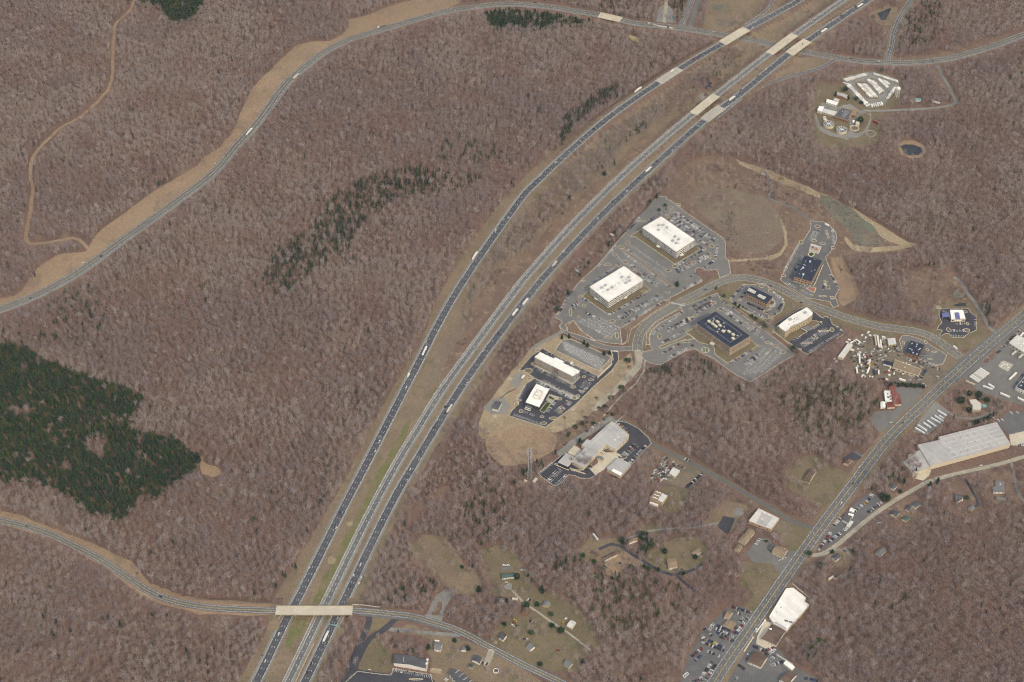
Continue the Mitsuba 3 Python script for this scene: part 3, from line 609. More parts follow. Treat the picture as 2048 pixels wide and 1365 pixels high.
LOTS = [('main office car park round the two white-roofed blocks', L1, 'asphalt_old'),('car park round the black-roofed office block', L2, 'asphalt_old'),('oval car park of the small brick office', L3, 'asphalt_old'),
        ('dark car park of the tan curved hotel', L4, 'asphalt_new'),('car park of the dark-roofed brick school', L5, 'asphalt_mid'),('dark new car park of the long hotel and the white-roofed clinic', L6, 'asphalt_new'),
        ('empty pale car park north of the long hotel', [(1126,679),(1145,680),(1222,715),(1215,725),(1197,742),(1110,701)], 'asphalt_old'),
        ('dark lower car park of the long metal-roofed building', [(1130,906),(1122,912),(1105,926),(1077,947),(1084,955),(1094,962),(1110,973),(1124,966),(1136,950),(1150,952),(1162,957),(1180,957),(1194,950),(1181,939),(1160,936),(1136,925)], 'asphalt_new'),
        ('dark upper car park of the long metal-roofed building', [(1228,842),(1252,845),(1275,856),(1297,876),(1303,888),(1294,896),(1265,928),(1250,924),(1228,908),(1256,882),(1258,870),(1240,852)], 'asphalt_new'),
        ('gravel scrapyard beside the narrow road', [(1328,911),(1345,915),(1405,945),(1400,960),(1375,986),(1364,976),(1335,966),(1298,966),(1294,958),(1310,938)], 'dark_dirt'),
        ('car park of the dark-roofed brick restaurant', [(1804,672),(1816,671),(1850,682),(1866,694),(1894,710),(1886,728),(1872,733),(1837,718),(1806,708),(1799,681)], 'asphalt_old'),
        ('worn empty car park of the red-roofed restaurant', [(1789,774),(1849,777),(1829,807),(1801,830),(1776,858),(1758,866),(1739,840),(1749,824),(1770,822),(1786,822),(1800,812),(1794,785)], 'asphalt_old'),
        ('dark car park of the bank', [(1884,617),(1936,617),(1944,629),(1952,630),(1953,654),(1952,661),(1933,670),(1927,676),(1903,675),(1898,667),(1890,668),(1882,673),(1879,670),(1886,660),(1874,659),(1879,650),(1884,647),(1878,632),(1878,622)], 'asphalt_new'),
        ('asphalt yard of the truck depot at the right edge', [(2120,630),(2048,652),(2010,684),(1990,706),(1985,720),(1972,728),(1960,722),(1944,738),(1930,752),(1930,768),(1975,790),(2048,812),(2120,834)], 'asphalt_old'),
        ('gravel lay-by with parked trailers beside the highway', [(1868,806),(1896,826),(1880,850),(1855,870),(1828,864),(1834,848)], 'gravel'),
        ('dark yard at the end of the longest warehouse', [(1993,846),(2013,826),(2021,822),(2048,826),(2120,830),(2120,850),(2048,864),(2018,870)], 'asphalt_mid'),
        ('small dark car park beside the highway', [(1709,902),(1726,909),(1721,918),(1712,922),(1691,917),(1686,924),(1684,917)], 'asphalt_new'),
        ('used-car lot between the highway and the lane', [(1737,987),(1748,989),(1768,1005),(1755,1016),(1726,1040),(1702,1060),(1670,1086),(1641,1103),(1633,1097),(1640,1081),(1660,1055),(1680,1038),(1698,1022),(1712,1006)], 'asphalt_mid'),
        ('motel yard west of the highway', [(1517,1076),(1539,1079),(1546,1090),(1540,1104),(1550,1114),(1565,1116),(1576,1101),(1596,1104),(1577,1132),(1560,1150),(1545,1127),(1507,1126),(1493,1107)], 'asphalt_old'),
        ('cracked yard beside the flat warehouse', [(1560,1039),(1583,1044),(1567,1063),(1555,1067),(1543,1061)], 'dark_dirt'),
        ('dark square slab beside the farm track', [(1446,1032),(1470,1037),(1461,1060),(1455,1070),(1435,1054)], 'asphalt_new'),
        ('round gravel pad beside the narrow road', [(1466,1022),(1474,1015),(1486,1018),(1488,1028),(1478,1034),(1466,1030)], 'gravel'),
        ('packed car-dealer lot west of the highway', [(1466,1213),(1486,1214),(1507,1226),(1492,1250),(1462,1295),(1436,1335),(1416,1365),(1396,1402),(1352,1402),(1364,1350),(1378,1312),(1398,1278),(1408,1257),(1430,1240),(1446,1222)], 'asphalt_mid'),
        ('car-dealer lot east of the highway', [(1517,1262),(1529,1241),(1546,1244),(1524,1279),(1552,1293),(1590,1335),(1640,1360),(1640,1402),(1436,1402),(1455,1367),(1480,1322)], 'asphalt_mid'),
        ('dark car park of the apartment rows', [(786,1337),(862,1350),(866,1370),(862,1402),(670,1402),(690,1366),(715,1343),(760,1349),(783,1351)], 'asphalt_new'),
        ('dirt yard crowded with lorries and wrecks', [(1730,664),(1791,677),(1806,709),(1838,721),(1888,744),(1896,750),(1862,774),(1806,768),(1756,754),(1708,748),(1706,718),(1680,718),(1674,710),(1702,680)], 'dark_dirt'),
        ('cream concrete court of the long metal-roofed building', [(1194,906),(1232,905),(1254,916),(1214,936),(1190,951),(1180,939),(1196,926)], 'concrete'),
        ('cream concrete corner west of the long metal-roofed building', [(1149,891),(1163,900),(1152,915),(1135,906)], 'concrete'),
        ('cream concrete apron at the end of the longest warehouse', [(2018,870),(2048,863),(2120,848),(2120,888),(2048,893),(2022,891)], 'concrete'),
        ('cream concrete apron at the low end of the longest warehouse', [(1838,944),(1858,936),(1862,942),(1858,952),(1846,962),(1830,958)], 'concrete'),
        ('blue-grey gravel pad beside the long hotel', [(1019,770),(1031,745),(1051,749),(1038,777)], 'gravel'),
        ('grey gravel pad round the small dark-roofed shed', [(966,816),(984,800),(1008,795),(1021,812),(1010,829),(984,829)], 'gravel'),
        ('concrete slab with parked machines by the mobile home', [(1001,1131),(1022,1131),(1023,1140),(1003,1141)], 'asphalt_old'),
        ('grey parking pad below the mobile home', [(1008,1172),(1020,1166),(1024,1170),(1024,1182),(1010,1178)], 'gravel'),
        ('cream concrete forecourt of the brown-roofed dealer', [(1515,1272),(1529,1243),(1545,1246),(1524,1279),(1550,1293),(1540,1302),(1512,1288)], 'concrete'),
        ('basketball court beside the apartments', [(861,1336),(885,1339),(882,1349),(859,1345)], 'bare_dirt')]
LOTPOLY = {}
for i, (lb, pts, mat) in enumerate(LOTS):
    g = P(pts).buffer(3).buffer(-3)
    LOTPOLY[lb] = g
    CLEAR.append(g.buffer(1.0))
    k = thing('car_park' if 'car park' in lb else 'yard', lb, None, None, 'structure')
    base = 0.115 if mat != 'concrete' else 0.15
    scene[k] = mikit.ply(drape(g, base + 0.0007 * i), mat)
    if mat in ('asphalt_old', 'asphalt_new', 'asphalt_mid') and ('office' in lb or 'hotel' in lb or 'bank' in lb or 'school' in lb or 'metal-roofed' in lb or 'brick' in lb or 'apartment' in lb or 'black-roofed' in lb):
        part(k, 'kerb', mikit.ply(prism(g.buffer(0.35).difference(g.buffer(-0.45)),0.02,0.24), 'm_kerb'), kind='stuff')


def island(label, pts, mat, z=0.24, kerb=0.9):
    g = P(pts).buffer(1.0).buffer(-1.0)
    k = thing('traffic_island', label, None, None, 'structure')
    scene[k] = mikit.ply(prism(g, 0.05, z), mat)
    if kerb: part(k, 'kerb', mikit.ply(prism(g.buffer(kerb * .6).difference(g.buffer(-kerb * .4)),0.05, z + 0.05), 'm_kerb'))
    return g


LAWN1 = island('lawn round the northern white-roofed office block', [(1261,473),(1284,458),(1386,487),(1401,499),(1350,529),(1271,474)], 'grass_lawn')
LAWN2 = island('lawn round the southern white-roofed office block', [(1164,593),(1180,580),(1285,568),(1301,580),(1217,630)], 'grass_lawn')
island('lawn round the black-roofed office block', [(1372,666),(1391,654),(1500,680),(1515,692),(1455,727),(1430,709),(1429,697),(1422,690),(1400,686)], 'grass_lawn')
island('lawn in front of the tan curved hotel', [(1546,662),(1556,655),(1612,640),(1644,644),(1577,688),(1562,674)], 'grass_lawn')
island('thin hedge strip between the two office car parks', [(1241,498),(1244,496),(1349,574),(1346,577)], 'scrub_ground', 0.24,.5)
island('planted strip at the street edge of the office car park', [(1240,658),(1322,604),(1336,600),(1340,606),(1306,626),(1262,660),(1256,684),(1244,690)], 'scrub_ground')
island('mulched strip inside the bend of the street', [(1292,690),(1293,668),(1310,646),(1356,620),(1366,622),(1318,648),(1299,668),(1300,690)], 'scrub_ground')
island('planted triangle at the western corner of the office car park', [(1131,650),(1147,641),(1165,664),(1190,682),(1162,672),(1136,664)], 'scrub_ground')
island('wooded strip between the black-roofed office and the small brick office', [(1437,592),(1461,603),(1500,628),(1530,642),(1546,654),(1546,668),(1512,646),(1470,614)], 'grass_lawn', 0.24,.6)
island('grass wedge beside the black-roofed office drive', [(1318,694),(1360,678),(1378,668),(1390,678),(1368,680),(1340,690),(1322,698)], 'grass_lawn')
island('striped lawn in front of the white-roofed clinic', [(1080,822),(1092,806),(1100,804),(1102,808),(1088,826)], 'lawn_watered', .24,1.0)
island('small lawn beside the white-roofed clinic', [(1096,796),(1099,791),(1112,799),(1104,801)], 'lawn_watered', .24,1.0)
island('paved court of the white-roofed clinic', [(1095,803),(1092,800),(1099,789),(1118,795),(1114,800),(1104,808)], 'concrete_grey', .20,.6)
island('oval garden ring of the brick school', [(1617,508),(1622,504),(1628,507),(1628,511),(1622,514),(1617,511)], 'lawn_watered', .26,1.6)
island('bright playground square north of the brick school', [(1622.5,488),(1642.5,494),(1637,508),(1618,503)], 'concrete_grey', .18,1.0)
island('red paved terrace of the brick school', [(1620,574),(1632,577),(1628,586),(1614,579)], 'm_paving_red', .30,1.2)
island('long grass bed beside the long hotel', [(1062,729),(1068,724),(1140,760),(1135,765)], 'grass_tan', .24,.7)
island('kerbed bed across the dark hotel car park', [(1069,757),(1072,758),(1158,797),(1150,800)], 'concrete_grey', .24,.6)
ISLES = [(1255,486,4,4),(1243,495,6,3),(1229,510,4,2.5),(1251,525,5,3),(1350,533,6,3),(1337,542,6,2),(1387,526,4,3),(1424,493,5,3),(1419,512,3,6),(1408,499,3,3),(1344,424,5,2),(1335,431,5,2),(1342,416,4,2),(1286,443,12,1.5),
         (1238,531,4,3),(1215,530,8,2),(1171,576,6,2),(1166,563,3,2),(1160,594,4,2),(1168,612,4,3),(1225,643,6,3),(1204,655,4,2),(1216,675,8,2),(1234,672,3,7),(1158,634,4,2),(1273,617,4,2),(1335,585,5,2),(1318,589,4,2),(1288,583,6,2),(1141,625,3,8),
         (1427,606,5,3),(1441,619,6,3),(1391,632,5,2),(1383,638,4,3),(1319,673,4,6),(1375,640,4,2),(1504,656,3,2),(1519,692,4,2),(1535,686,5,2),(1551,692,5,3),(1566,705,5,3),(1372,684,8,2),
         (1480,601,3,2),(1531,625,4,3),(1540,582,4,3),(1523,573,4,3),(1664,660,4,4),(1630,676,6,1.5),(1614,687,12,1.2),(1648,662,12,1.2),(1600,699,3,2),
         (1650,567,2,6),(1656,575,4,4),(1645,593,8,1.6),(1635,453,6,2.5),(1653,465,3,4),(1628,482,6,2),(1645,488,6,2),(1602,485,4,4),(1567,552,5,2.5),(1656,472,2,5),
         (1146,774,5,3),(1156,793,4,3),(1149,796,6,3),(1120,798,4,3),(1164,783,5,2),(1138,806,5,2),(1038,801,5,2),(1033,809,5,2),(1042,823,4,3),(1084,834,4,2),(1107,837,9,2.5),(1087,847,6,3),(1057,742,8,5),(1168,754,4,2),(1182,760,6,2),
         (1807,686,2,3),(1855,700,3,2),(1868,704,5,1.4),(1860,719,5,1.4),(1852,685,3,3),(1897,660,4,4),(1934,661,5,4),(1931,624,4,2),(1935,648,3,3),(832,1359,14,1.8),(1118,929,9,2),(1153,941,10,2)]
for i, (x, y, a, b) in enumerate(ISLES):
    t = np.linspace(0,2 * np.pi, 14, endpoint=False)
    k = thing('traffic_island', 'small kerbed planting island between parking bays', None, 'planting islands in the car parks', 'structure')
    c = G(x, y)[:2]
    sx = np.linalg.norm(G(x + 1, y)[:2] - c); sy = np.linalg.norm(G(x, y + 1)[:2] - c)
    g = Polygon(np.column_stack([c[0] + a * sx * np.sign(np.cos(t)) * np.abs(np.cos(t)) ** .8, c[1] + b * sy * np.sin(t)]))
    scene[k] = mikit.ply(prism(g.buffer(-.5) if g.area > 14 else g, 0.05,0.26), 'grass_lawn' if i % 3 else 'scrub_ground')
    part(k, 'kerb', mikit.ply(prism(g.buffer(.3).difference(g.buffer(-.55)),0.05,0.30), 'm_kerb'))
# roundabout in front of the black-roofed office
rc = G(1410.6,700.6)[:2]
k = thing('traffic_island', 'round island with four planted quarters by the black-roofed office', None, None, 'structure')
disc = shapely.Point(rc).buffer(6.6,24)
scene[k] = mikit.ply(prism(disc.difference(disc.buffer(-1.2)),0.05,0.3), 'm_kerb')
for a in range(4):
    w = Polygon([rc + 5.0 * np.array([math.cos(t), math.sin(t)]) for t in np.linspace(a * math.pi / 2 + .22,(a + 1) * math.pi / 2 - .22,8)] + [rc + .9 * np.array([math.cos(a * math.pi / 2 + math.pi / 4), math.sin(a * math.pi / 2 + math.pi / 4)])])
    part(k, 'planting_bed', mikit.ply(prism(w, 0.05,0.34), 'lawn_watered'))
part(k, 'paving', mikit.ply(prism(disc.buffer(-1.2),0.05,0.2), 'concrete_grey'))
# crosswalks
for lb, x0, y0, x1, y1 in (('white crosswalk over the street beside the office car park', 1342,606,1370,612),('white crosswalk at the hotel street entrance', 1227,702,1235,703)):
    a, b = G(x0, y0), G(x1, y1)
    L = np.linalg.norm(b - a); ang = math.atan2(*(b - a)[1::-1])
    k = thing('crosswalk', lb, None, None, 'structure')
    m = []
    for t in np.arange(.7, L, 1.7):
        q = trimesh.creation.box([0.8,2.6,0.03]); q.apply_transform(trimesh.transformations.rotation_matrix(ang, [0,0,1])); q.apply_translation(a + (b - a) / L * t + [0,0,.24]); m.append(q)
    scene[k] = mikit.ply(join(m), 'm_white_paint')


# ------------------------------------------------------------------ buildings
def outward(poly):
    c = np.asarray(shapely.geometry.polygon.orient(poly, 1.0).exterior.coords)
    return list(zip(c[:-1], c[1:]))          # counter-clockwise: outside is to the right of each edge


def on_wall(a, b, t0, t1, z0, z1, out, mat, depth=0.3):
    """A box on the wall a-b from t0 to t1 (fractions of its length), proud by out metres."""
    a, b = np.asarray(a), np.asarray(b)
    d = b - a
    L = np.linalg.norm(d); d = d / L
    n = np.array([d[1], -d[0]])
    m = a + d * L * (t0 + t1) / 2 + n * (out - depth / 2)
    return cube(mat, (m[0], m[1], (z0 + z1) / 2),(L * (t1 - t0), depth, z1 - z0), math.atan2(d[1], d[0]))


def units(k, h, spots, mat='m_metal_pale', size=(3.2,2.2,1.8), ang=0.0, name='rooftop_unit'):
    k = k + '__roof' if k + '__roof' in scene else k
    for x, y in spots:
        c = G(x, y, h)
        part(k, name, cube(mat, (c[0], c[1], h + size[2] / 2 + .02), size, ang))


def flat_block(name, label, cat, pts, h, wall, roof, parapet=None, floors=0, windows=None, spacing=3.4, group=None, world=None, base=0.0, wsize=(1.6,1.7)):
    """A flat-roofed building: walls, roof, parapet and, per storey, windows set in or bands of glass."""
    k = thing(name, label, cat, group)
    g = world if world is not None else P(pts, h)
    g = shapely.geometry.polygon.orient(polys(g)[0], 1.0)
    CLEAR.append(g.buffer(2.5)); BUILT.append(g.buffer(3))
    part(k, 'wall', mikit.ply(prism(g, base, h - .3), wall))
    lip = .55 if parapet else .0
    part(k, 'roof', mikit.ply(prism(g.buffer(.12 if not parapet else -.25, join_style=2), h - .3, h), roof))
    if parapet: part(k, 'parapet', mikit.ply(prism(g.buffer(.18, join_style=2).difference(g.buffer(-.28, join_style=2)), h - .3, h + lip), parapet))
    if windows and floors:
        fh = (h - base) / floors
        for a, b in outward(g):
            L = np.linalg.norm(b - a)
            if L < 3.5: continue
            for f in range(floors):
                z0 = base + f * fh + fh * .30
                z1 = min(z0 + wsize[1], h - .5)
                if windows == 'band':
                    part(k, 'window_band', on_wall(a, b, .6 / L, 1 - .6 / L, z0, z0 + fh * .42,.06, 'm_glass'))
                else:
                    n = max(1, int((L - 1.2) / spacing))
                    for i in range(n):
                        c = (i + .5) / n
                        part(k, 'window', on_wall(a, b, c - wsize[0] / 2 / L, c + wsize[0] / 2 / L, z0, z1,.05, windows))
    return k, g


def gable(name, label, cat, pts, he, rise, wall, roof, group=None, axis=0, chimney=False, doors=True, porch=False):
    """A gabled house from the four traced eave corners; axis 0: the ridge runs along the first edge."""
    k = thing(name, label, cat, group)
    q = np.array([G(x, y, he)[:2] for x, y in pts])
    if Polygon(q).exterior.is_ccw is False: q = q[::-1]; q = np.roll(q, 1, axis=0)
    if axis == 'long': axis = 0 if np.linalg.norm(q[1] - q[0]) + np.linalg.norm(q[3] - q[2]) > np.linalg.norm(q[2] - q[1]) + np.linalg.norm(q[0] - q[3]) else 1
    q = np.roll(q, -axis, axis=0)              # ridge runs along q0-q1
    CLEAR.append(Polygon(q).buffer(2.5)); BUILT.append(Polygon(q).buffer(3))
    c = q.mean(0)
    ins = c + (q - c) * .955
    m0, m1 = (ins[0] + ins[3]) / 2,(ins[1] + ins[2]) / 2
    V = [[*p, 0] for p in ins] + [[*p, he] for p in ins] + [[*m0, he + rise * .96], [*m1, he + rise * .96]]
    Fw = [[0,1,5], [0,5,4], [1,2,6], [1,6,5], [2,3,7], [2,7,6], [3,0,4], [3,4,7], [5,6,9], [7,4,8]]
    part(k, 'wall', mikit.ply((np.array(V), np.array(Fw)), wall))
    r0, r1 = (q[0] + q[3]) / 2,(q[1] + q[2]) / 2
    th = .18
    tv = [[*q[0], he - .05], [*q[1], he - .05], [*r1, he + rise], [*r0, he + rise], [*q[3], he - .05], [*q[2], he - .05]]
    tv = np.array(tv + [[x, y, z - th] for x, y, z in tv])
    Fr = [[0,1,2], [0,2,3], [3,2,5], [3,5,4], [6,8,7], [6,9,8], [9,11,8], [9,10,11], [0,6,7], [0,7,1], [4,5,11], [4,11,10], [0,3,9], [0,9,6], [3,4,10], [3,10,9], [1,7,8], [1,8,2], [2,8,11], [2,11,5]]
    part(k, 'roof', mikit.ply((tv, np.array(Fr)), roof))
    L = np.linalg.norm(ins[1] - ins[0])
    for i, (a, b) in enumerate(((ins[0], ins[1]),(ins[2], ins[3]))):
        n = max(1, int(L / 4.2))
        for j in range(n):
            t = (j + .5) / n
            if j == n // 2 and doors:
                part(k, 'door', on_wall(a, b, t - .5 / L, t + .5 / L, 0,2.1,.05, 'm_brown_wall'))
            else:
                part(k, 'window', on_wall(a, b, t - .55 / L, t + .55 / L, .95, min(2.2, he - .2),.05, 'm_glass'))
    if chimney:
        cc = r0 + (r1 - r0) * .3
        part(k + '__roof', 'chimney', cube('m_brick', (cc[0], cc[1], he + rise + .1),(.8,.8,1.8)))
    return k, q


def office(name, label, pts, units_px, nb_long, nb_short):
    """A four-storey office: white spandrels, dark window strips, brown piers."""
    h = 17.0
    k, g = flat_block(name, label, 'office building', pts, h, 'm_brown_wall', 'membrane_white', 'm_white_wall')
    fh = 4.15
    e = outward(g)
    for a, b in e:
        L = np.linalg.norm(b - a)
        n = nb_long if L > 60 else nb_short
        for f in range(4):
            z = .5 + f * fh
            for i in range(n): part(k, 'window', on_wall(a, b, i / n + .3 / L, (i + 1) / n - .3 / L, z + .3, z + 2.3,.10, 'm_glass'))
            part(k, 'spandrel', on_wall(a, b, 0,1, z + 2.31, min(z + fh + .29,16.95),.30, 'm_white_wall'))
        part(k, 'plinth', on_wall(a, b, .0,1,.0,.8,.16, 'm_grey_wall'))
        for i in range(0, n + 1,2):
            t = min(max(i / n, .6 / L),1 - .6 / L)
            part(k, 'pier', on_wall(a, b, t - .55 / L, t + .55 / L, 0,13.0,.42, 'm_brown_wall'))
    ang = math.atan2(*(e[0][1] - e[0][0])[::-1])
    units(k, h, units_px, 'm_metal', (5.0,3.4,2.2), ang)
    for x, y in units_px: pass
    return k, g, e


Z1 = lambda *p: [(1200 + x / 8,380 + y / 8) for x, y in p]
Z2 = lambda *p: [(1100 + x / 8,520 + y / 8) for x, y in p]
Z3 = lambda *p: [(1280 + x / 8,560 + y / 8) for x, y in p]
Z4 = lambda *p: [(1440 + x / 8,540 + y / 8) for x, y in p]
Z5 = lambda *p: [(1540 + x / 8,430 + y / 8) for x, y in p]
Z6 = lambda *p: [(1010 + x / 8,660 + y / 8) for x, y in p]
Z7 = lambda *p: [(1040 + x / 8,820 + y / 8) for x, y in p]
Z8 = lambda *p: [(1620 + x / 8,120 + y / 8) for x, y in p]
Z9 = lambda *p: [(1650 + x / 8,640 + y / 8) for x, y in p]
ZA = lambda *p: [(1792 + x / 8,580 + y / 8) for x, y in p]
ZB = lambda *p: [(1792 + x / 8,720 + y / 8) for x, y in p]
ZC = lambda *p: [(1792 + x / 8,880 + y / 8) for x, y in p]
ZD = lambda *p: [(1560 + x / 8,880 + y / 8) for x, y in p]
ZE = lambda *p: [(1420 + x / 8,1000 + y / 8) for x, y in p]
ZF = lambda *p: [(1380 + x / 8,1170 + y / 8) for x, y in p]
ZG = lambda *p: [(680 + x / 8,1195 + y / 8) for x, y in p]
ZH = lambda *p: [(880 + x / 8,1195 + y / 8) for x, y in p]
ZI = lambda *p: [(960 + x / 8,1100 + y / 8) for x, y in p]
ZJ = lambda *p: [(1140 + x / 8,1030 + y / 8) for x, y in p]
ZK = lambda *p: [(1260 + x / 8,880 + y / 8) for x, y in p]
ZL = lambda *p: [(1620 + x / 5.254,1000 + y / 5.254) for x, y in p]


def entrance(k, x, y, w=7.0, d=5.0, z=4.0, mat='m_white_wall', ang=0.0):
    c = G(x, y, z)
    k = part(k, 'entrance_canopy', cube(mat, (c[0], c[1], z),(w, d, .5), ang))
    for s in (-1,1):
        u = np.array([math.cos(ang), math.sin(ang)]) * s * (w / 2 - .5)
        part(k, 'post', cube(mat, (c[0] + u[0], c[1] + u[1], z / 2),(.5,.5, z), ang))


k, g, e = office('office_block', 'northern four-storey office block with white roof and white banded walls', Z1((980,430),(1515,800),(1215,990),(680,605)),
                 Z1((940,575),(1008,570),(1070,608),(935,648),(1198,755),(1258,800),(1162,822),(1222,858)),9,5)
units(k, 17, Z1((1030,645),(1075,680),(1125,722),(1130,660),(1090,640),(985,605),(1262,868)), 'm_grey_wall', (1.6,1.2,1.0), name='roof_vent')
entrance(k, *Z1((930,905))[0], ang=-.75)
entrance(k, *Z1((1310,1040))[0], ang=.6)
k, g, e = office('office_block', 'southern four-storey office block with white roof and white banded walls', Z2((1185,105),(1490,325),(930,670),(635,435)),
                 Z2((1148,283),(1262,285),(1275,342),(1215,375),(885,415),(825,452),(925,488),(990,448)),9,5)
units(k, 17, Z2((1100,375),(1130,385),(1165,340),(1225,325),(1045,408),(1010,428),(860,468),(770,478),(850,515),(1120,222),(1215,298)), 'm_grey_wall', (1.6,1.2,1.0), name='roof_vent')
entrance(k, *Z2((740,620))[0], ang=-.75)
entrance(k, *Z2((1205,600))[0], ang=.6)

# black-roofed office: brick piers, cream and dark bands
H3 = 16.5
k, g = flat_block('office_block', 'four-storey brick and cream office block with black roof and grey screen ring', 'office building', Z3((1205,510),(1765,905),(1450,1090),(895,695)), H3, 'm_brick_tan', 'membrane_black', 'm_slate_roof')
for a, b in outward(g):
    L = np.linalg.norm(b - a)
    n = 10 if L > 60 else 5
    for f in range(4):
        z = .4 + f * 4.0
        for i in range(n): part(k, 'window', on_wall(a, b, i / n + .3 / L, (i + 1) / n - .3 / L, z + .8, z + 2.6,.08, 'm_glass'))
        part(k, 'spandrel', on_wall(a, b, 0,1, z + 2.61, z + 4.0,.20, 'm_brick_tan' if f in (1,2) else 'm_cream_wall'))
    part(k, 'base_course', on_wall(a, b, 0,1,0,1.2,.18, 'm_cream_wall'))
    part(k, 'cornice', on_wall(a, b, 0,1,15.7,16.5,.35, 'm_cream_wall'))
    for i in range(0, n + 1, n // 2 if L > 60 else n):
        t = min(max(i / n, 1.3 / L),1 - 1.3 / L)
        part(k, 'pier', on_wall(a, b, t - 1.3 / L, t + 1.3 / L, 1.2,15.7,.30, 'm_brick_tan'))
ring = [P(Z3((1220,575),(1640,880),(1445,1010),(1030,705)), H3)]
part(k, 'screen_ring', mikit.ply(prism(ring[0].difference(ring[0].buffer(-.9)), H3, H3 + 1.0), 'm_slate_light'))
ang3 = math.atan2(*(G(1500.6,673)[:2] - G(1430.6,623.8)[:2])[::-1])
units(k, H3, Z3((1105,675),(1240,680),(1165,715),(1210,752),(1280,738),(1330,832),(1425,838),(1490,885),(1490,950)), 'm_cream_wall', (5.5,4.0,2.4), ang3)
units(k, H3, Z3((1185,635),(1340,700),(1345,760),(1265,795),(1365,815),(1560,900),(1240,835),(1170,665)), 'm_metal_pale', (2.2,1.6,1.4), ang3, 'roof_vent')
units(k, H3, Z3((1090,765),(1130,790)), 'm_slate_light', (9,.8,.5), ang3, 'duct')
entrance(k, *Z3((1155,1020))[0], 8,6,4.5, 'm_cream_wall', -.7)

# small brick office
H4 = 11.5
k, g = flat_block('office_block', 'small brick office with black roof and two white rooftop enclosures', 'office building', Z4((495,265),(840,435),(750,540),(420,370)), H4, 'm_brick_tan', 'membrane_black', 'm_slate_roof')
for a, b in outward(g):
    L = np.linalg.norm(b - a)
    n = 9 if L > 30 else 4
    for f in range(3):
        z = .3 + f * 3.7
        part(k, 'brick_course', on_wall(a, b, 0,1, z + 2.7, z + 3.3,.10, 'm_brick'))
        for i in range(n):
            c = (i + .5) / n
            part(k, 'window', on_wall(a, b, c - 1.1 / L, c + 1.1 / L, z + 1.0, z + 2.6,.07, 'm_glass'))
a4 = math.atan2(*(G(1545,594)[:2] - G(1502,573)[:2])[::-1])
for c in Z4((508,345),(665,438)):
    w = G(c[0], c[1], H4)[:2]
    fr = shapely.affinity.rotate(sbox(w[0] - 6.5, w[1] - 3, w[0] + 6.5, w[1] + 3), a4, origin=tuple(w), use_radians=True)
    part(k, 'rooftop_enclosure', mikit.ply(prism(fr.difference(fr.buffer(-1.0)), H4, H4 + 1.7), 'm_white_wall'))
    part(k, 'rooftop_unit', cube('m_cream_wall', (w[0], w[1], H4 + .8),(8,2.4,1.5), a4))
part(k, 'entrance_court', mikit.ply(prism(P(Z4((840,445),(895,530),(885,590),(800,610),(760,560),(830,480))),.05,.35), 'concrete_grey'))
entrance(k, *Z4((838,520))[0], 6,5,3.6, 'm_dark_wall', 1.1)

# tan curved hotel
H5 = 14.0
k, g = flat_block('hotel', 'tan four-storey hotel with white roof and curved front', 'hotel', [(1614,615),(1626,626),(1624,631),(1613,639),(1602,645),(1591,650),(1581,654),(1578,659),(1570.6,664),(1562,658),(1556,652),(1577,636),(1586,630)], H5, 'm_tan_wall', 'membrane_white', 'm_cream_wall', 4, 'm_glass', 3.2, wsize=(1.3,1.6))
units(k, H5, Z4((1362,690),(1125,800)), 'm_metal', (5.5,4.0,1.8),.6)
units(k, H5, Z4((1190,790),(1235,770),(1220,808),(1180,830),(1200,770),(1250,800),(1100,880),(1185,885)), 'm_grey_wall', (1.6,1.2,1.0),.6, 'roof_vent')
pc = thing('entrance_shelter', 'grey-roofed drive-through shelter with white front before the tan hotel', 'shelter')
gp = P(Z4((1310,915),(1420,890),(1460,935),(1395,985)),5)
part(pc, 'roof', mikit.ply(prism(gp, 4.2,5), 'm_slate_light'))
part(pc, 'fascia', on_wall(G(*Z4((1300,930))[0], 5)[:2], G(*Z4((1395,985))[0], 5)[:2], 0,1,3.6,5.2,.3, 'm_white_wall', .6))
for p in list(np.asarray(gp.buffer(-.6).exterior.coords)[:-1])[:4]: part(pc, 'post', cube('m_white_wall', (p[0], p[1], 2.1),(.7,.7,4.2)))

# brick school (child-care centre with playground)
H6 = 10.5
k, g = flat_block('school', 'two-storey brick building with dark slate roof beside the playground', 'school', Z5((555,655),(835,735),(660,1070),(385,990)), H6, 'm_brick_tan', 'membrane_black', 'm_slate_roof')
for a, b in outward(g):
    L = np.linalg.norm(b - a)
    n = int(L / 5.5)
    for f in range(2):
        z = .8 + f * 4.6
        part(k, 'brick_course', on_wall(a, b, 0,1, z + 2.6, z + 3.5,.09, 'm_brick'))
        for i in range(n):
            c = (i + .5) / n
            part(k, 'window', on_wall(a, b, c - 1.8 / L, c + 1.8 / L, z + .7, z + 2.4,.07, 'm_glass'))
    part(k, 'base_course', on_wall(a, b, 0,1,0,.9,.16, 'm_cream_wall'))
units(k, H6, Z5((640,755),(528,855),(532,962)), 'm_metal_pale', (3.4,2.6,1.8),1.1)
units(k, H6, Z5((570,748),(540,802),(560,812),(495,885),(505,870),(468,945),(515,1000),(720,888),(715,720),(665,905)), 'm_metal_pale', (1.5,1.1,1.0),1.1, 'roof_vent')
units(k, H6, Z5((600,845),(603,888)), 'm_dark', (3.6,1.0,.5),-.4, 'duct')
wall = LineString([G(*p)[:2] for p in Z5((850,805),(800,920),(740,1060),(695,1150))])
part(k, 'garden_wall', mikit.ply(prism(wall.buffer(.55, cap_style=2),0,2.0), 'm_cream_wall'))

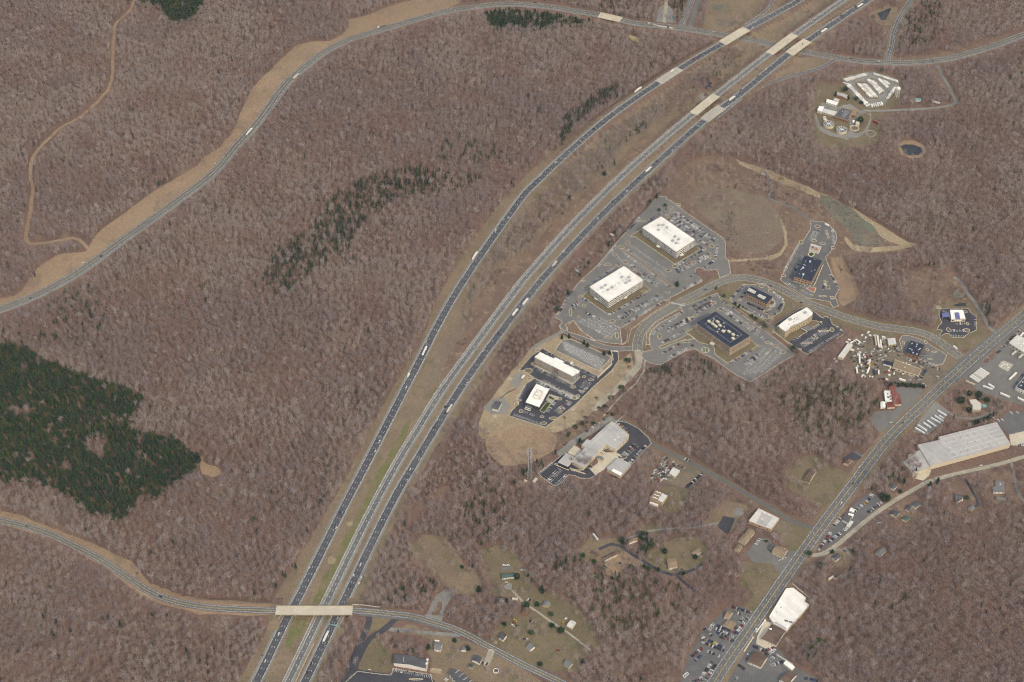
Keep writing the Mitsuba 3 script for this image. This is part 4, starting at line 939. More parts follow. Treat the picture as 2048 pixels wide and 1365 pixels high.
# long hotel
H7 = 13.5
k, g = flat_block('hotel', 'long four-storey hotel with white roof and brown-grey front', 'hotel', Z6((475,440),(560,360),(1195,660),(1085,745)), H7, 'm_grey_wall', 'membrane_white', 'm_white_wall')
for a, b in outward(g):
    L = np.linalg.norm(b - a)
    n = int(L / 4.6)
    for i in range(n):
        c = (i + .5) / n
        if L > 30: part(k, 'wall_panel', on_wall(a, b, c - 1.6 / L, c + 1.6 / L, .2,12.6,.08, 'm_tan_wall' if i not in (n // 2, n // 2 + 1) else 'm_brick'))
        for f in range(4):
            part(k, 'window', on_wall(a, b, c - .65 / L, c + .65 / L, .9 + f * 3.2,2.6 + f * 3.2,.16, 'm_glass_pale' if L > 30 else 'm_glass'))
gr = P(Z6((780,445),(815,445),(940,505),(895,550),(775,490)), H7 + 1.6)
part(k, 'roof_penthouse', mikit.ply(prism(gr, H7, H7 + 1.6), 'membrane_white'))
gr = P(Z6((560,362),(600,385),(560,425),(525,405)), H7 + 1.4)
part(k, 'roof_penthouse', mikit.ply(prism(gr, H7, H7 + 1.4), 'membrane_white'))
gr = P(Z6((1145,650),(1195,660),(1160,700),(1120,680)), H7 + 1.4)
part(k, 'roof_penthouse', mikit.ply(prism(gr, H7, H7 + 1.4), 'membrane_white'))
entrance(k, *Z6((800,705))[0], 9,5,4.2, 'm_slate_light', -.55)
part(k, 'terrace', mikit.ply(prism(P(Z6((470,575),(1040,870),(1080,885),(1210,760),(1195,750),(1085,850),(500,570))),.05,.3), 'concrete_grey'))

# white-roofed clinic
H8 = 11.0
k, g = flat_block('clinic', 'white-roofed dark-walled clinic with glazed corner on the new car park', 'clinic', Z6((500,870),(610,912),(622,925),(712,948),(655,1045),(600,1150),(545,1240),(430,1195),(330,1162),(420,1000)), H8, 'm_dark_wall', 'membrane_white', 'm_white_wall')
for a, b in outward(g):
    L = np.linalg.norm(b - a)
    if L < 8: continue
    n = int(L / 5)
    for f in range(3):
        for i in range(n):
            c = (i + .5) / n
            part(k, 'window', on_wall(a, b, c - 1.7 / L, c + 1.7 / L, .9 + f * 3.5,2.8 + f * 3.5,.07, 'm_glass_pale' if f == 0 else 'm_glass'))
gr = P(Z6((515,950),(615,985),(550,1115),(440,1075)), H8 + 1.3)
part(k, 'roof_screen', mikit.ply(prism(gr.difference(gr.buffer(-.6)), H8, H8 + 1.3), 'm_cream_wall'))
units(k, H8, Z6((520,1000),(560,990),(490,1050),(530,1062)), 'm_metal_pale', (1.5,3.2,1.4),.9)
for i in range(4):
    c = G(*Z6((385 - i * 8,1200 + i * 26))[0], 6 - i * 1.2)
    part(k, 'sun_shade', cube('m_white_wall', (c[0], c[1], 6.5 - i * 1.5),(10.5,1.6,.35),-.45))
part(k, 'glazed_corner', mikit.ply(prism(P(Z6((345,1200),(425,1235),(410,1290),(330,1262))),0,6.0), 'm_glass_pale'))

# long metal-roofed building
H9 = 8.5
k, g = flat_block('assembly_hall', 'long L-shaped cream building with pale grey metal roof', 'warehouse', Z7((1480,185),(1560,240),(1575,250),(1740,405),(1530,635),(1372,548),(1250,672),(985,562),(1075,470),(1130,490),(1400,235)), H9, 'm_cream_wall', 'seamed_roof')
pts9 = [G(*p, H9)[:2] for p in Z7((1055,590),(1245,680),(1015,925),(835,820))]
flat_ = Polygon([G(*p, 7.2)[:2] for p in Z7((1050,592),(1245,685),(1010,922),(830,822))])
part(k, 'west_wing_wall', mikit.ply(prism(flat_, 0,6.9), 'm_cream_wall'))
part(k, 'west_wing_roof', mikit.ply(prism(flat_.buffer(.3),6.9,7.2), 'seamed_roof'))
gg = P(Z7((745,700),(880,770),(765,905),(615,838)),7.4)
part(k, 'entrance_wing_wall', mikit.ply(prism(gg, 0,7.0), 'm_slate_roof'))
part(k, 'entrance_wing_roof', mikit.ply(prism(gg.buffer(.9),7.0,7.4), 'seamed_roof'))
for a, b in outward(shapely.geometry.polygon.orient(gg, 1.0)):
    L = np.linalg.norm(b - a); n = int(L / 4)
    for i in range(n): part(k, 'window', on_wall(a, b, (i + .1) / n, (i + .9) / n, .5,6.2,.06, 'm_glass'))
units(k, H9, Z7((1565,445),(1520,488)), 'm_white_wall', (3.0,1.8,.9),-.8)
part(k, 'ridge_cap', cube('m_metal_pale', (*G(*Z7((1380,340))[0], H9 + .1)[:2], H9 + .1),(92,.5,.25), math.atan2(*(G(*Z7((1490,240))[0])[:2] - G(*Z7((1130,560))[0])[:2])[::-1])))
part(k, 'stair_strip', mikit.ply(prism(P(Z7((590,880),(785,955),(775,975),(580,895))),.05,.5), 'concrete'))
part(k, 'stair_strip', mikit.ply(prism(P(Z7((800,925),(900,970),(1050,1020),(1040,1035),(880,985),(790,945))),.05,.5), 'concrete'))
for a, b in outward(g):
    L = np.linalg.norm(b - a)
    for i in range(int(L / 9)): part(k, 'window', on_wall(a, b, (i + .4) / int(L / 9 + .01),(i + .6) / int(L / 9 + .01),1.2,3.0,.05, 'm_glass'))
k, g = flat_block('warehouse', 'square grey-roofed shed with long white skylight by the wood edge', 'warehouse', Z7((1570,765),(1780,870),(1610,1055),(1390,940)),6.5, 'm_cream_wall', 'seamed_roof')
part(k, 'skylight', mikit.ply(prism(P(Z7((1495,940),(1640,1015),(1605,1055),(1465,980)),6.6),6.5,6.62), 'm_white_roof'))
part(k, 'skylight', mikit.ply(prism(P(Z7((1660,870),(1735,905),(1690,945),(1620,910)),6.6),6.5,6.6), 'm_grey_roof'))
for s in (0,1): part(k, 'door', cube('m_dark', (*G(*Z7((1470 + s * 60,1065 + s * 30))[0])[:2], 1.6),(4.2,.4,3.2),-.6))
gable('outbuilding', 'small grey-roofed outbuilding in the concrete court', 'shed', Z7((1265,735),(1350,775),(1320,815),(1225,765)),4,1.4, 'm_cream_wall', 'm_slate_light')

flat_block('garage', 'cream-roofed workshop in the scrapyard', 'workshop', Z7((1,1)) and ZK((690,440),(800,490),(720,592),(628,530)),5, 'm_cream_wall', 'seamed_white', None, 1, 'm_glass', 6)
k, g = flat_block('barn', 'brown metal shed with pale roof panel and skylights in the grass yard', 'shed', ZK((410,800),(605,890),(520,1012),(320,930)),6, 'm_tan_wall', 'shingle_tan')
part(k, 'roof_panel', mikit.ply(prism(P(ZK((515,855),(603,892),(520,1005),(445,968)),6.1),6.0,6.12), 'seamed_white'))
for p in ZK((458,842),(428,888),(398,928)): part(k, 'skylight', cube('m_white_roof', (*G(*p, 6)[:2], 6.06),(8.5,1.3,.12),-.45))
part(k, 'lean_to', mikit.ply(prism(P(ZK((325,985),(455,1035),(440,1062),(310,1010)),3),0,3), 'm_white_wall'))

k, g = flat_block('warehouse', 'flat cream-roofed brick warehouse beside the narrow road', 'warehouse', ZE((780,140),(1112,300),(980,472),(620,340)),6, 'm_brick_tan', 'seamed_white', 'm_cream_wall', 1, 'm_glass', 9)
units(k, 6, ZE((868,212),(945,245),(832,310)), 'm_white_wall', (2.2,2.2,.9),.4)
part(k, 'roof_panel', mikit.ply(prism(P(ZE((830,195),(1005,280),(900,430),(740,370)),6.0),6.0,6.04), 'seamed_roof'))
gable('motel', 'upper tan-roofed motel wing west of the highway', 'motel', ZE((620,452),(725,502),(665,585),(557,532)),5,1.8, 'm_cream_wall', 'shingle_tan', None, 'long')
gable('motel', 'middle tan-roofed motel wing west of the highway', 'motel', ZE((540,540),(642,600),(560,705),(450,640)),5,1.8, 'm_cream_wall', 'shingle_tan', None, 'long')
gable('motel', 'lowest small tan-roofed motel wing beside the trees', 'motel', ZE((445,700),(522,742),(462,830),(380,790)),3.5,1.5, 'm_cream_wall', 'shingle_tan', None, 'long')
k, q = gable('shop', 'brown-roofed roadside building with cream gable and dark flat rear', 'shop', ZE((1060,728),(1252,792),(1168,925),(985,835)),4.6,2.6, 'm_cream_wall', 'shingle_tan', None, 1)
part(k, 'rear_annex', mikit.ply(prism(P(ZE((960,700),(1060,722),(1000,815),(935,785)),3.2),0,3.2), 'm_slate_roof'))
for p in ZE((1200,785),(1175,825),(1150,862)): part(k, 'skylight', cube('m_white_roof', (*G(*p, 5.6)[:2], 5.75),(2.2,.9,.12),-.4))

# longest warehouse
k, g = flat_block('warehouse', 'longest warehouse with pale ribbed roof and cream walls at the right', 'warehouse', [(1877,874),(1993,844.5),(2021,888),(1861,932),(1835,890),(1880,880)], 9, 'm_cream_wall', 'seamed_roof')
gl = P(ZC((200,240),(380,168),(552,420),(272,545),(100,345),(205,300)),7)
part(k, 'low_end_wall', mikit.ply(prism(gl, 0,6.7), 'm_cream_wall'))
part(k, 'low_end_roof', mikit.ply(prism(gl.buffer(.3),6.7,7), 'seamed_roof'))
for i in range(5):
    a, b = G(1880 + i * 5.4,880 + i * 9.0,9.06), G(1998 + i * 4.6,851 + i * 7.6,9.06)
    part(k, 'roof_seam', cube('m_metal_pale', ((a[0] + b[0]) / 2,(a[1] + b[1]) / 2,9.05),(np.linalg.norm(b - a) * .97,.5,.12), math.atan2(*(b - a)[1::-1])))
for i in range(24):
    x, y = 1892 + (i % 8) * 14.5,883 - (i % 8) * 3.6 + (i // 8) * 15
    units(k, 9, [(x, y)], 'm_slate_light', (.9,.9,.6),0, 'roof_vent')
e = outward(g)
k, g = flat_block('warehouse', 'truck depot building with pale roof and loading bays at the right edge', 'depot', [(2034.5,670.6),(2080,691),(2056,711),(2018,686)], 6.5, 'm_cream_wall', 'seamed_white', 'm_cream_wall', 1, 'm_dark_wall', 6, wsize=(3,2.6))
units(k, 6.5, ZA((1955,770),(1960,800),(1918,858),(1965,868),(1998,905),(2030,860)), 'm_white_wall', (3,2,1.2),.5)
k, g = flat_block('office_block', 'black-roofed depot office cut by the right edge', 'office building', [(2054,748),(2032,775),(2062,788),(2110,800),(2110,760)], 7.5, 'm_white_wall', 'membrane_black', 'm_white_wall', 2, 'm_glass', 3.5)
units(k, 7.5, [(2042,772),(2045,765)], 'm_white_wall', (2,2,1))

# bank
k, g = flat_block('bank', 'cream bank with blue metal roof panel and white flat roof', 'bank', ZA((865,325),(1072,325),(1112,462),(885,472)),6.5, 'm_cream_wall', 'm_white_roof', 'm_white_wall', 1, 'm_glass', 5, wsize=(2.6,2.4))
part(k, 'blue_roof_panel', mikit.ply(prism(P(ZA((935,362),(1008,362),(1028,468),(955,468)),7.2),6.5,7.2), 'm_blue_roof'))
part(k, 'porch', mikit.ply(prism(P(ZA((945,480),(1035,480),(1040,500),(945,500)),4),3.6,4.0), 'm_white_wall'))
dt = thing('drive_through_canopy', 'blue drive-through canopy on white posts beside the bank', 'canopy')
gd = P(ZA((737,370),(868,366),(868,432),(742,436)),4.6)
part(dt, 'roof', mikit.ply(prism(gd, 4.0,4.6), 'm_blue_roof'))
for p in np.asarray(gd.buffer(-.8).exterior.coords)[:4]: part(dt, 'post', cube('m_white_wall', (p[0], p[1], 2),(.6,.6,4)))
for x in (750,790,830): part(dt, 'post', cube('m_white_wall', (*G(*ZA((x, 440))[0])[:2], 1.9),(.6,.6,3.8)))
part(dt, 'post', cube('m_white_wall', (*G(*ZA((750,345))[0])[:2], .8),(.5,2.6,1.6)))

k, g = flat_block('restaurant', 'brick restaurant with black flat roof near the junction', 'restaurant', Z9((1375,335),(1592,405),(1500,592),(1278,522)),6, 'm_brick', 'membrane_black', 'm_slate_roof', 1, 'm_glass', 5, wsize=(2.4,1.8))
units(k, 6, Z9((1390,385),(1472,398),(1462,430),(1388,485),(1500,482),(1408,532),(1470,555),(1355,465),(1520,465)), 'm_metal_pale', (2.0,1.6,1.2),.4)
k, g = flat_block('shed', 'long pale grey shed at the west side of the lorry yard', 'shed', Z9((370,370),(446,392),(292,612),(205,592)),5, 'm_cream_wall', 'seamed_white')
flat_block('shed', 'cream square shed at the north side of the lorry yard', 'shed', Z9((1000,300),(1120,288),(1142,382),(1020,402)),4.5, 'm_tan_wall', 'seamed_white', None, 1, 'm_dark_wall', 5)
k, g = flat_block('shop', 'long tan flat-roofed repair shop facing the highway', 'workshop', Z9((1125,640),(1545,792),(1492,900),(1080,765)),5, 'm_cream_wall', 'm_tan_roof', 'm_cream_wall', 1, 'm_dark_wall', 6, wsize=(3.2,2.6))
part(k, 'roof_division', on_wall(G(*Z9((1432,752))[0], 5)[:2], G(*Z9((1378,862))[0], 5)[:2], 0,1,5,5.4,.2, 'm_cream_wall'))
units(k, 5, Z9((1250,690),(1300,698),(1330,718),(1358,722),(1280,765)), 'm_white_wall', (1.5,1.5,1.0),.4)
flat_block('shed', 'small black-roofed shed beside the repair shop', 'shed', Z9((952,645),(1092,690),(1070,738),(935,700)),3.6, 'm_white_wall', 'membrane_black')

# red-roofed restaurant
k, g = flat_block('restaurant', 'restaurant with white flat roof and red tiled wings', 'restaurant', Z9((945,1138),(1045,1135),(1072,1310),(968,1318)),4.2, 'm_white_wall', 'm_white_roof', 'm_white_wall')
units(k, 4.2, Z9((1003,1190),(1000,1240),(1018,1248),(1038,1228),(1048,1275)), 'm_metal_dark', (1.6,1.6,1.2))
for nm, pts, h in (('east_wing', ((1030,1055),(1105,1058),(1165,1355),(1072,1335)),4.6),('side_wing', ((1125,1165),(1195,1200),(1222,1345),(1168,1350)),4.4),('south_wing', ((990,1318),(1110,1312),(1118,1390),(1005,1400)),4.0)):
    gw = P(Z9(*pts), h)
    part(k, nm + '_wall', mikit.ply(prism(gw, 0, h - .3), 'm_cream_wall'))
    part(k, nm + '_roof', mikit.ply(prism(gw.buffer(.3), h - .3, h), 'shingle_red'))
gable('shed', 'small white shed behind the red-roofed restaurant', 'shed', [(1761,804),(1770,804),(1771,815),(1761,816)], 3,1.4, 'm_white_wall', 'm_white_roof')

k, g = flat_block('warehouse', 'wide white-roofed warehouse beside the highway at the bottom', 'warehouse', ZF((1540,60),(1650,50),(1860,212),(1828,270),(1912,322),(1540,735),(1330,600),(1268,510)),5.5, 'm_cream_wall', 'membrane_white', 'm_white_wall')
part(k, 'roof_panel', mikit.ply(prism(P(ZF((1335,590),(1390,605),(1545,690),(1530,725),(1320,625)),5.55),5.5,5.58), 'm_grey_roof'))
units(k, 5.5, ZF((1540,580),(1612,600)), 'm_metal_dark', (4.6,1.6,1.0),-.3)
units(k, 5.5, ZF((1380,605),(1455,368),(1380,445)), 'm_metal', (1.6,1.2,.9),-.3)
k, q = gable('showroom', 'brown-roofed showroom with white gable beside the white-roofed warehouse', 'showroom', ZF((1340,648),(1532,742),(1382,972),(1140,860)),5,3.0, 'm_white_wall', 'shingle_brown', None, 1)
units(k, 5.8, ZF((1287,718)), 'm_white_roof', (3.4,3.4,1.4),0, 'roof_dome')
gable('showroom', 'square brown-roofed showroom among the dealer cars', 'showroom', ZF((1060,1050),(1252,1150),(1135,1322),(918,1230)),5,2.8, 'm_white_wall', 'shingle_brown', None, 1)
gable('showroom', 'brown-roofed showroom cut by the bottom edge', 'showroom', [(1580,1343),(1594,1350),(1578,1368),(1558,1360)], 5,2.4, 'm_white_wall', 'shingle_brown', None, 1)
flat_block('shed', 'white-roofed long shed behind the lowest showroom', 'shed', [(1572,1321),(1590,1334),(1584,1340),(1567,1327)], 4, 'm_cream_wall', 'm_white_roof')
gable('showroom', 'tan-roofed sales hut with white gable above the packed lot', 'showroom', ZF((605,405),(690,438),(622,532),(545,515)),4.2,1.8, 'm_cream_wall', 'shingle_tan', None, 1)
gable('showroom', 'low brown-roofed sales building inside the packed lot', 'showroom', ZF((600,560),(742,612),(690,712),(525,640)),4,1.6, 'm_tan_wall', 'shingle_tan', None, 0)
gable('shed', 'small grey shed at the wood side of the packed lot', 'shed', ZF((150,790),(215,785),(245,828),(180,850)),3,1.2, 'm_white_wall', 'm_slate_light', None, 0)
gable('shed', 'small dark-roofed hut among the packed cars', 'shed', ZF((205,870),(265,895),(235,925),(175,905)),3,1.2, 'm_white_wall', 'm_slate_roof', None, 0)
k, g = flat_block('office_hut', 'grey-roofed sales office of the lot beside the lane', 'office', ZL((372,150),(442,172),(402,242),(340,208)),4.2, 'm_white_wall', 'shingle_slate')
flat_block('shed', 'cream-roofed annex beside the grey-roofed sales office', 'shed', ZL((430,218),(456,230),(412,292),(380,272)),3.6, 'm_cream_wall', 'seamed_white')
flat_block('shed', 'white-roofed annex north of the grey-roofed sales office', 'shed', ZL((405,140),(462,152),(450,180),(400,168)),3.6, 'm_white_wall', 'm_white_roof')

# houses
gable('house', 'small brown-roofed house with dark car park beside the highway', 'house', ZD((1070,300),(1152,322),(1090,402),(1010,370)),3.6,1.8, 'm_cream_wall', 'shingle_brown', None, 'long', True)
k, q = gable('house', 'long dark-brown-roofed house with pale gable in the grassy field', 'house', ZD((510,450),(582,500),(467,690),(382,640)),4.4,2.6, 'm_cream_wall', 'shingle_brown', None, 1, True)
gable('house', 'dark-roofed white house between the trees by the lane', 'house', ZD((1765,690),(1885,735),(1812,800),(1762,765)),3.6,2, 'm_white_wall', 'shingle_slate', None, 'long')
gable('house', 'slate-blue-roofed house with grey gable beside the lane', 'house', ZL((870,110),(948,130),(905,178),(838,150)),4,2.2, 'm_cream_wall', 'shingle_slate', None, 'long')
gable('garage', 'green-roofed garage with cream end by the lane', 'garage', ZL((1010,165),(1062,190),(1008,225),(958,200)),3,1.4, 'm_cream_wall', 'm_green_roof', None, 'long')
gable('house', 'right grey-roofed house of the close pair by the lane', 'house', ZC((310,970),(402,1032),(310,1092),(248,1040)),3.8,2, 'm_white_wall', 'shingle_slate', None, 'long')
gable('house', 'left grey-roofed house of the close pair by the lane', 'house', ZC((190,1030),(250,1080),(200,1142),(150,1100)),3.6,1.8, 'm_white_wall', 'shingle_slate', None, 'long')
k, q = gable('house', 'grey-roofed white house with deck below the longest warehouse', 'house', ZC((950,855),(1032,870),(1062,950),(975,995)),4.2,2.2, 'm_white_wall', 'shingle_slate', None, 1)
part(k, 'deck', mikit.ply(prism(P(ZC((1015,955),(1060,935),(1070,970),(1025,990))),0,1.2), 'm_white_wall'))
gable('garage', 'detached grey-roofed garage at the end of the dark drive', 'garage', ZC((1200,1045),(1262,1080),(1216,1132),(1150,1090)),3.2,1.6, 'm_cream_wall', 'm_slate_light', None, 'long')
k, g = flat_block('house', 'large flat grey-roofed house in the leafy yard', 'house', ZC((1600,650),(1732,670),(1742,832),(1562,832),(1550,752),(1602,742)),4.5, 'm_white_wall', 'm_slate_light', None, 1, 'm_glass', 5)
units(k, 4.5, ZC((1670,712)), 'm_white_roof', (2.6,1,.4),0, 'skylight')
gable('shed', 'long grey-roofed shed below the flat-roofed house', 'shed', ZC((1605,905),(1770,920),(1762,965),(1600,948)),3,1.3, 'm_grey_wall', 'm_slate_light', None, 'long')
gable('house', 'dark-roofed white cottage near the highway', 'house', ZL((285,560),(327,597),(270,642),(228,605)),3.8,2.2, 'm_white_wall', 'shingle_slate', None, 'long')
gable('house', 'grey-roofed white house alone at the wood edge', 'house', ZL((752,495),(807,532),(735,592),(683,552)),4,2.2, 'm_white_wall', 'm_slate_light', None, 'long')
gable('shed', 'black-roofed shed below the highway cottage', 'shed', ZL((250,790),(302,802),(285,826),(248,815)),3,1.2, 'm_white_wall', 'shingle_slate', None, 'long')
gable('mobile_home', 'cream long trailer house below the highway cottage', 'mobile home', ZL((190,822),(245,790),(250,806),(198,842)),3,.9, 'm_cream_wall', 'm_cream_roof', None, 'long')
gable('house', 'grey-roofed white house north of the overpass road', 'house', ZH((1010,550),(1072,612),(1010,692),(932,640)),4,2.2, 'm_white_wall', 'shingle_slate', None, 1, True)
gable('house', 'pale grey-roofed house alone on the open lawn', 'house', ZH((1450,725),(1522,792),(1442,852),(1382,785)),4,2.2, 'm_white_wall', 'm_slate_light', None, 1)
gable('house', 'grey-roofed white house beside the concrete driveway', 'house', ZH((550,922),(682,968),(632,1062),(508,1005)),4,2.2, 'm_white_wall', 'shingle_slate', None, 0)
gable('garage', 'small grey-roofed garage behind the driveway house', 'garage', ZH((480,1058),(552,1087),(512,1142),(452,1110)),3,1.5, 'm_cream_wall', 'shingle_slate', None, 0)
gable('house', 'little white cottage with grey roof by the round conifer', 'cottage', ZH((345,798),(422,815),(418,855),(330,852)),3,1.8, 'm_white_wall', 'm_slate_light', None, 0)
gable('house', 'grey-roofed cream house at the lower edge of the lawns', 'house', [(1134,1318),(1146,1327),(1138,1336),(1127,1328)], 3.8,2, 'm_cream_wall', 'm_slate_light', None, 1)
gable('house', 'yellowish house with grey roof and porch along the dirt drive', 'house', ZI((1030,812),(1135,850),(1095,912),(998,880)),4,2.2, 'm_tan_wall', 'm_slate_light', None, 0)
gable('house', 'brown-roofed house hidden among bare trees by the dirt drive', 'house', ZI((690,918),(792,940),(762,1022),(668,1002)),3.8,2, 'm_brick', 'shingle_brown', None, 0)
gable('house', 'pale tin-roofed house with blue patch by the dirt drive', 'house', ZI((1460,1120),(1542,1160),(1472,1262),(1383,1212)),3.8,2, 'm_cream_wall', 'seamed_white', None, 1)
gable('mobile_home', 'long dark-green-roofed mobile home with white walls', 'mobile home', ZI((338,375),(552,368),(562,432),(350,458)),3.4,1.2, 'm_white_wall', 'm_green_roof', None, 'long')
gable('shed', 'small dark-roofed white shed east of the mobile home', 'shed', ZI((645,285),(735,295),(730,318),(650,310)),2.8,1, 'm_white_wall', 'm_slate_roof', None, 'long')
gable('shed', 'cream box trailer shed at the start of the dirt drive', 'shed', ZI((515,760),(608,768),(602,802),(512,792)),2.8,.6, 'm_cream_wall', 'm_cream_roof', None, 'long')
gable('shed', 'tiny grey garden shed beside the overpass road', 'shed', ZH((800,655),(830,640),(858,665),(830,690)),2.6,1, 'm_grey_wall', 'm_slate_light')
gable('shed', 'low brown shed roof beside the tiny garden shed', 'shed', ZH((855,690),(925,705),(908,735),(850,710)),2.6,.9, 'm_tan_wall', 'm_tan_roof')
k, q = gable('house', 'long brown-roofed ranch house above the big tan lawn', 'house', ZJ((525,685),(728,582),(762,632),(552,732)),3.8,2.2, 'm_white_wall', 'shingle_brown', None, 'long', True)
gable('outbuilding', 'low brown-roofed stable beside the ranch house', 'stable', ZJ((335,605),(362,562),(482,660),(430,692)),3.2,1.4, 'm_tan_wall', 'shingle_brown', None, 1)
gable('outbuilding', 'narrow brown-roofed outbuilding between the tall conifers', 'outbuilding', ZJ((932,412),(1082,360),(1086,408),(938,460)),3.2,1.4, 'm_white_wall', 'shingle_tan', None, 0)
gable('barn', 'square tan-roofed barn with white front', 'barn', ZJ((1550,702),(1692,695),(1722,828),(1580,862)),4.6,2.6, 'm_white_wall', 'shingle_tan', None, 1)
gable('house', 'brown-roofed house at the end of the dark drive', 'house', [(1383,1104),(1396,1095),(1404,1103),(1391,1112)], 3.8,2, 'm_white_wall', 'shingle_tan', None, 'long')
k, q = gable('house', 'grey-roofed two-storey house behind the apartment rows', 'house', ZG((1518,700),(1642,732),(1612,852),(1500,830)),5,2.2, 'm_white_wall', 'm_slate_light', None, 1)
part(k, 'deck', mikit.ply(prism(P(ZG((1510,690),(1590,695),(1585,712),(1520,728))),0,1.5), 'm_white_wall'))
k, g = flat_block('house', 'pale rambling house among dark conifers by the truck depot', 'house', ZB((1175,640),(1275,630),(1310,660),(1365,700),(1365,770),(1330,800),(1225,800),(1230,730),(1195,690)),5, 'm_cream_wall', 'm_cream_roof', None, 1, 'm_glass', 4)
flat_block('pool_house', 'turquoise-roofed shed beside the pale rambling house', 'shed', ZB((1375,710),(1440,712),(1455,755),(1390,765)),3, 'm_grey_wall', 'm_teal')

# apartment rows: one roof, a door, windows and a roof dormer for each dwelling
for lb, pts, n, ax in (('long slate-roofed row of apartments with white fronts', ZG((870,905),(1402,1002),(1372,1142),(845,1052)),7,0),
                       ('stepped slate-roofed row of apartments at the bottom edge', [(906,1337),(929,1348),(946,1365),(964,1385),(940,1398),(922,1376),(898,1348)], 6, None)):
    if ax is not None:
        k, q = gable('apartment_row', lb, 'apartment building', pts, 6.6,3.2, 'm_white_wall', 'shingle_slate', None, ax)
        a, b = (q[0] + (q[3] - q[0]) * 0), q[1]
        f0, f1 = (q[3], q[2]) if q[3][1] < q[0][1] else (q[0], q[1])
        if f0[0] > f1[0]: f0, f1 = f1, f0
        for i in range(n):
            part(k, 'bay', on_wall(f0, f1,(i + .12) / n, (i + .5) / n, 0,5.6,1.0, 'm_cream_wall' if i % 2 else 'm_white_wall', 1.6))
            part(k, 'window', on_wall(f0, f1,(i + .2) / n, (i + .42) / n, 3.6,5.0,1.05, 'm_glass', .2))
            part(k, 'door', on_wall(f0, f1,(i + .62) / n, (i + .76) / n, 0,2.2,.2, 'm_brown_wall', .2))
        for t in (.46,.9):
            c = f0 + (f1 - f0) * t
            part(k, 'dormer', cube('m_white_wall', (c[0], c[1] + 1.2,7.0),(3.2,2.6,1.8), math.atan2(*(f1 - f0)[::-1])))
        for i in range(12): part(k, 'roof_vent', cube('m_metal_pale', (*(q[0] + (q[1] - q[0]) * (.3 + i * .05) + (q[3] - q[0]) * .3)[:2], 8.7),(.5,.5,.5)))
    else:
        k, g = flat_block('apartment_row', lb, 'apartment building', pts, 7.5, 'm_white_wall', 'shingle_slate', None, 2, 'm_glass', 3.6)
        for i in range(4):
            p0, p1 = G(911 + i * 8,1346 + i * 7,7.6), G(918 + i * 8,1341 + i * 7,7.6)
            part(k, 'party_wall', cube('m_white_wall', (*((p0 + p1) / 2)[:2], 7.6),(np.linalg.norm(p1 - p0) * 1.3,.4,.35), math.atan2(*(p1 - p0)[1::-1])))

# sewage works
gable('barracks', 'long grey-roofed building between two conifers at the sewage works', 'building', Z8((430,515),(640,582),(592,622),(420,562)),4,1.6, 'm_brick', 'm_grey_roof', None, 0)
flat_block('shed', 'long white shed at the north of the sewage works', 'shed', Z8((270,625),(452,682),(415,728),(258,672)),4, 'm_white_wall', 'm_white_roof', None, 1, 'm_glass', 4)
flat_block('shed', 'cream square slab-roofed shed beside the long white shed', 'shed', Z8((400,610),(472,632),(452,678),(370,640)),3, 'm_cream_wall', 'm_cream_roof')
flat_block('shed', 'tall white square shed at the west of the sewage works', 'shed', Z8((150,738),(225,750),(188,828),(118,802)),6, 'm_white_wall', 'm_white_roof')
flat_block('shed', 'long pale shed joined to the brick sewage building', 'shed', Z8((225,780),(442,832),(392,892),(190,830)),4.5, 'm_cream_wall', 'seamed_white', None, 1, 'm_glass', 4)
k, g = flat_block('treatment_building', 'main brick sewage building with dark patched roof', 'building', Z8((500,770),(682,802),(602,972),(388,902)),6, 'm_brick', 'm_slate_roof', 'm_brick_tan', 1, 'm_glass', 5)
part(k, 'roof_panel', mikit.ply(prism(P(Z8((560,800),(620,812),(560,930),(500,912)),6.05),6.0,6.05), 'm_slate_light'))
units(k, 6, Z8((640,910),(520,830),(585,880)), 'm_metal_pale', (1.6,1.4,1.1))
flat_block('treatment_building', 'tan-roofed wing of the sewage works', 'building', Z8((660,790),(772,802),(722,892),(600,862)),5.5, 'm_brick', 'm_tan_roof', 'm_brick_tan', 1, 'm_glass', 5)
flat_block('shed', 'small cream hut above the west round tank', 'shed', Z8((210,930),(265,935),(280,970),(222,965)),3, 'm_cream_wall', 'm_cream_roof')
flat_block('shed', 'tiny cream hut beside the long pale shed', 'shed', Z8((208,900),(255,905),(255,925),(212,922)),2.6, 'm_cream_wall', 'm_cream_roof')
flat_block('shed', 'cream cube hut beside the big round conifer', 'shed', Z8((735,990),(795,992),(790,1035),(730,1030)),5, 'm_cream_wall', 'm_cream_roof', 'm_cream_wall')
flat_block('shed', 'small white hut left of the big round conifer', 'shed', Z8((685,965),(715,965),(712,990),(682,990)),3.5, 'm_white_wall', 'm_white_roof')
flat_block('shed', 'blue-topped hut alone in the eastern wood', 'shed', Z8((1690,612),(1775,612),(1780,650),(1692,650)),3.2, 'm_white_wall', 'm_teal')
k, g = flat_block('shed', 'grey-roofed dark shed on the gravel pad with green vehicle beside', 'shed', [(992,802),(1004,805),(996,820),(984,817)], 4.6, 'm_white_wall', 'shingle_slate')
flat_block('shed', 'small equipment hut at the foot of the lattice tower', 'shed', Z7((250,1085),(280,1095),(235,1150),(200,1135)),3, 'm_white_wall', 'm_cream_roof')
flat_block('shed', 'low cream hut on the left of the lattice tower', 'shed', Z7((70,1110),(115,1130),(105,1150),(60,1130)),2.6, 'm_cream_wall', 'm_cream_roof')
k, g = flat_block('garage', 'white canopy shed in the used-car lot', 'shed', ZL((425,92),(470,112),(455,130),(412,108)),3, 'm_white_wall', 'm_white_roof')

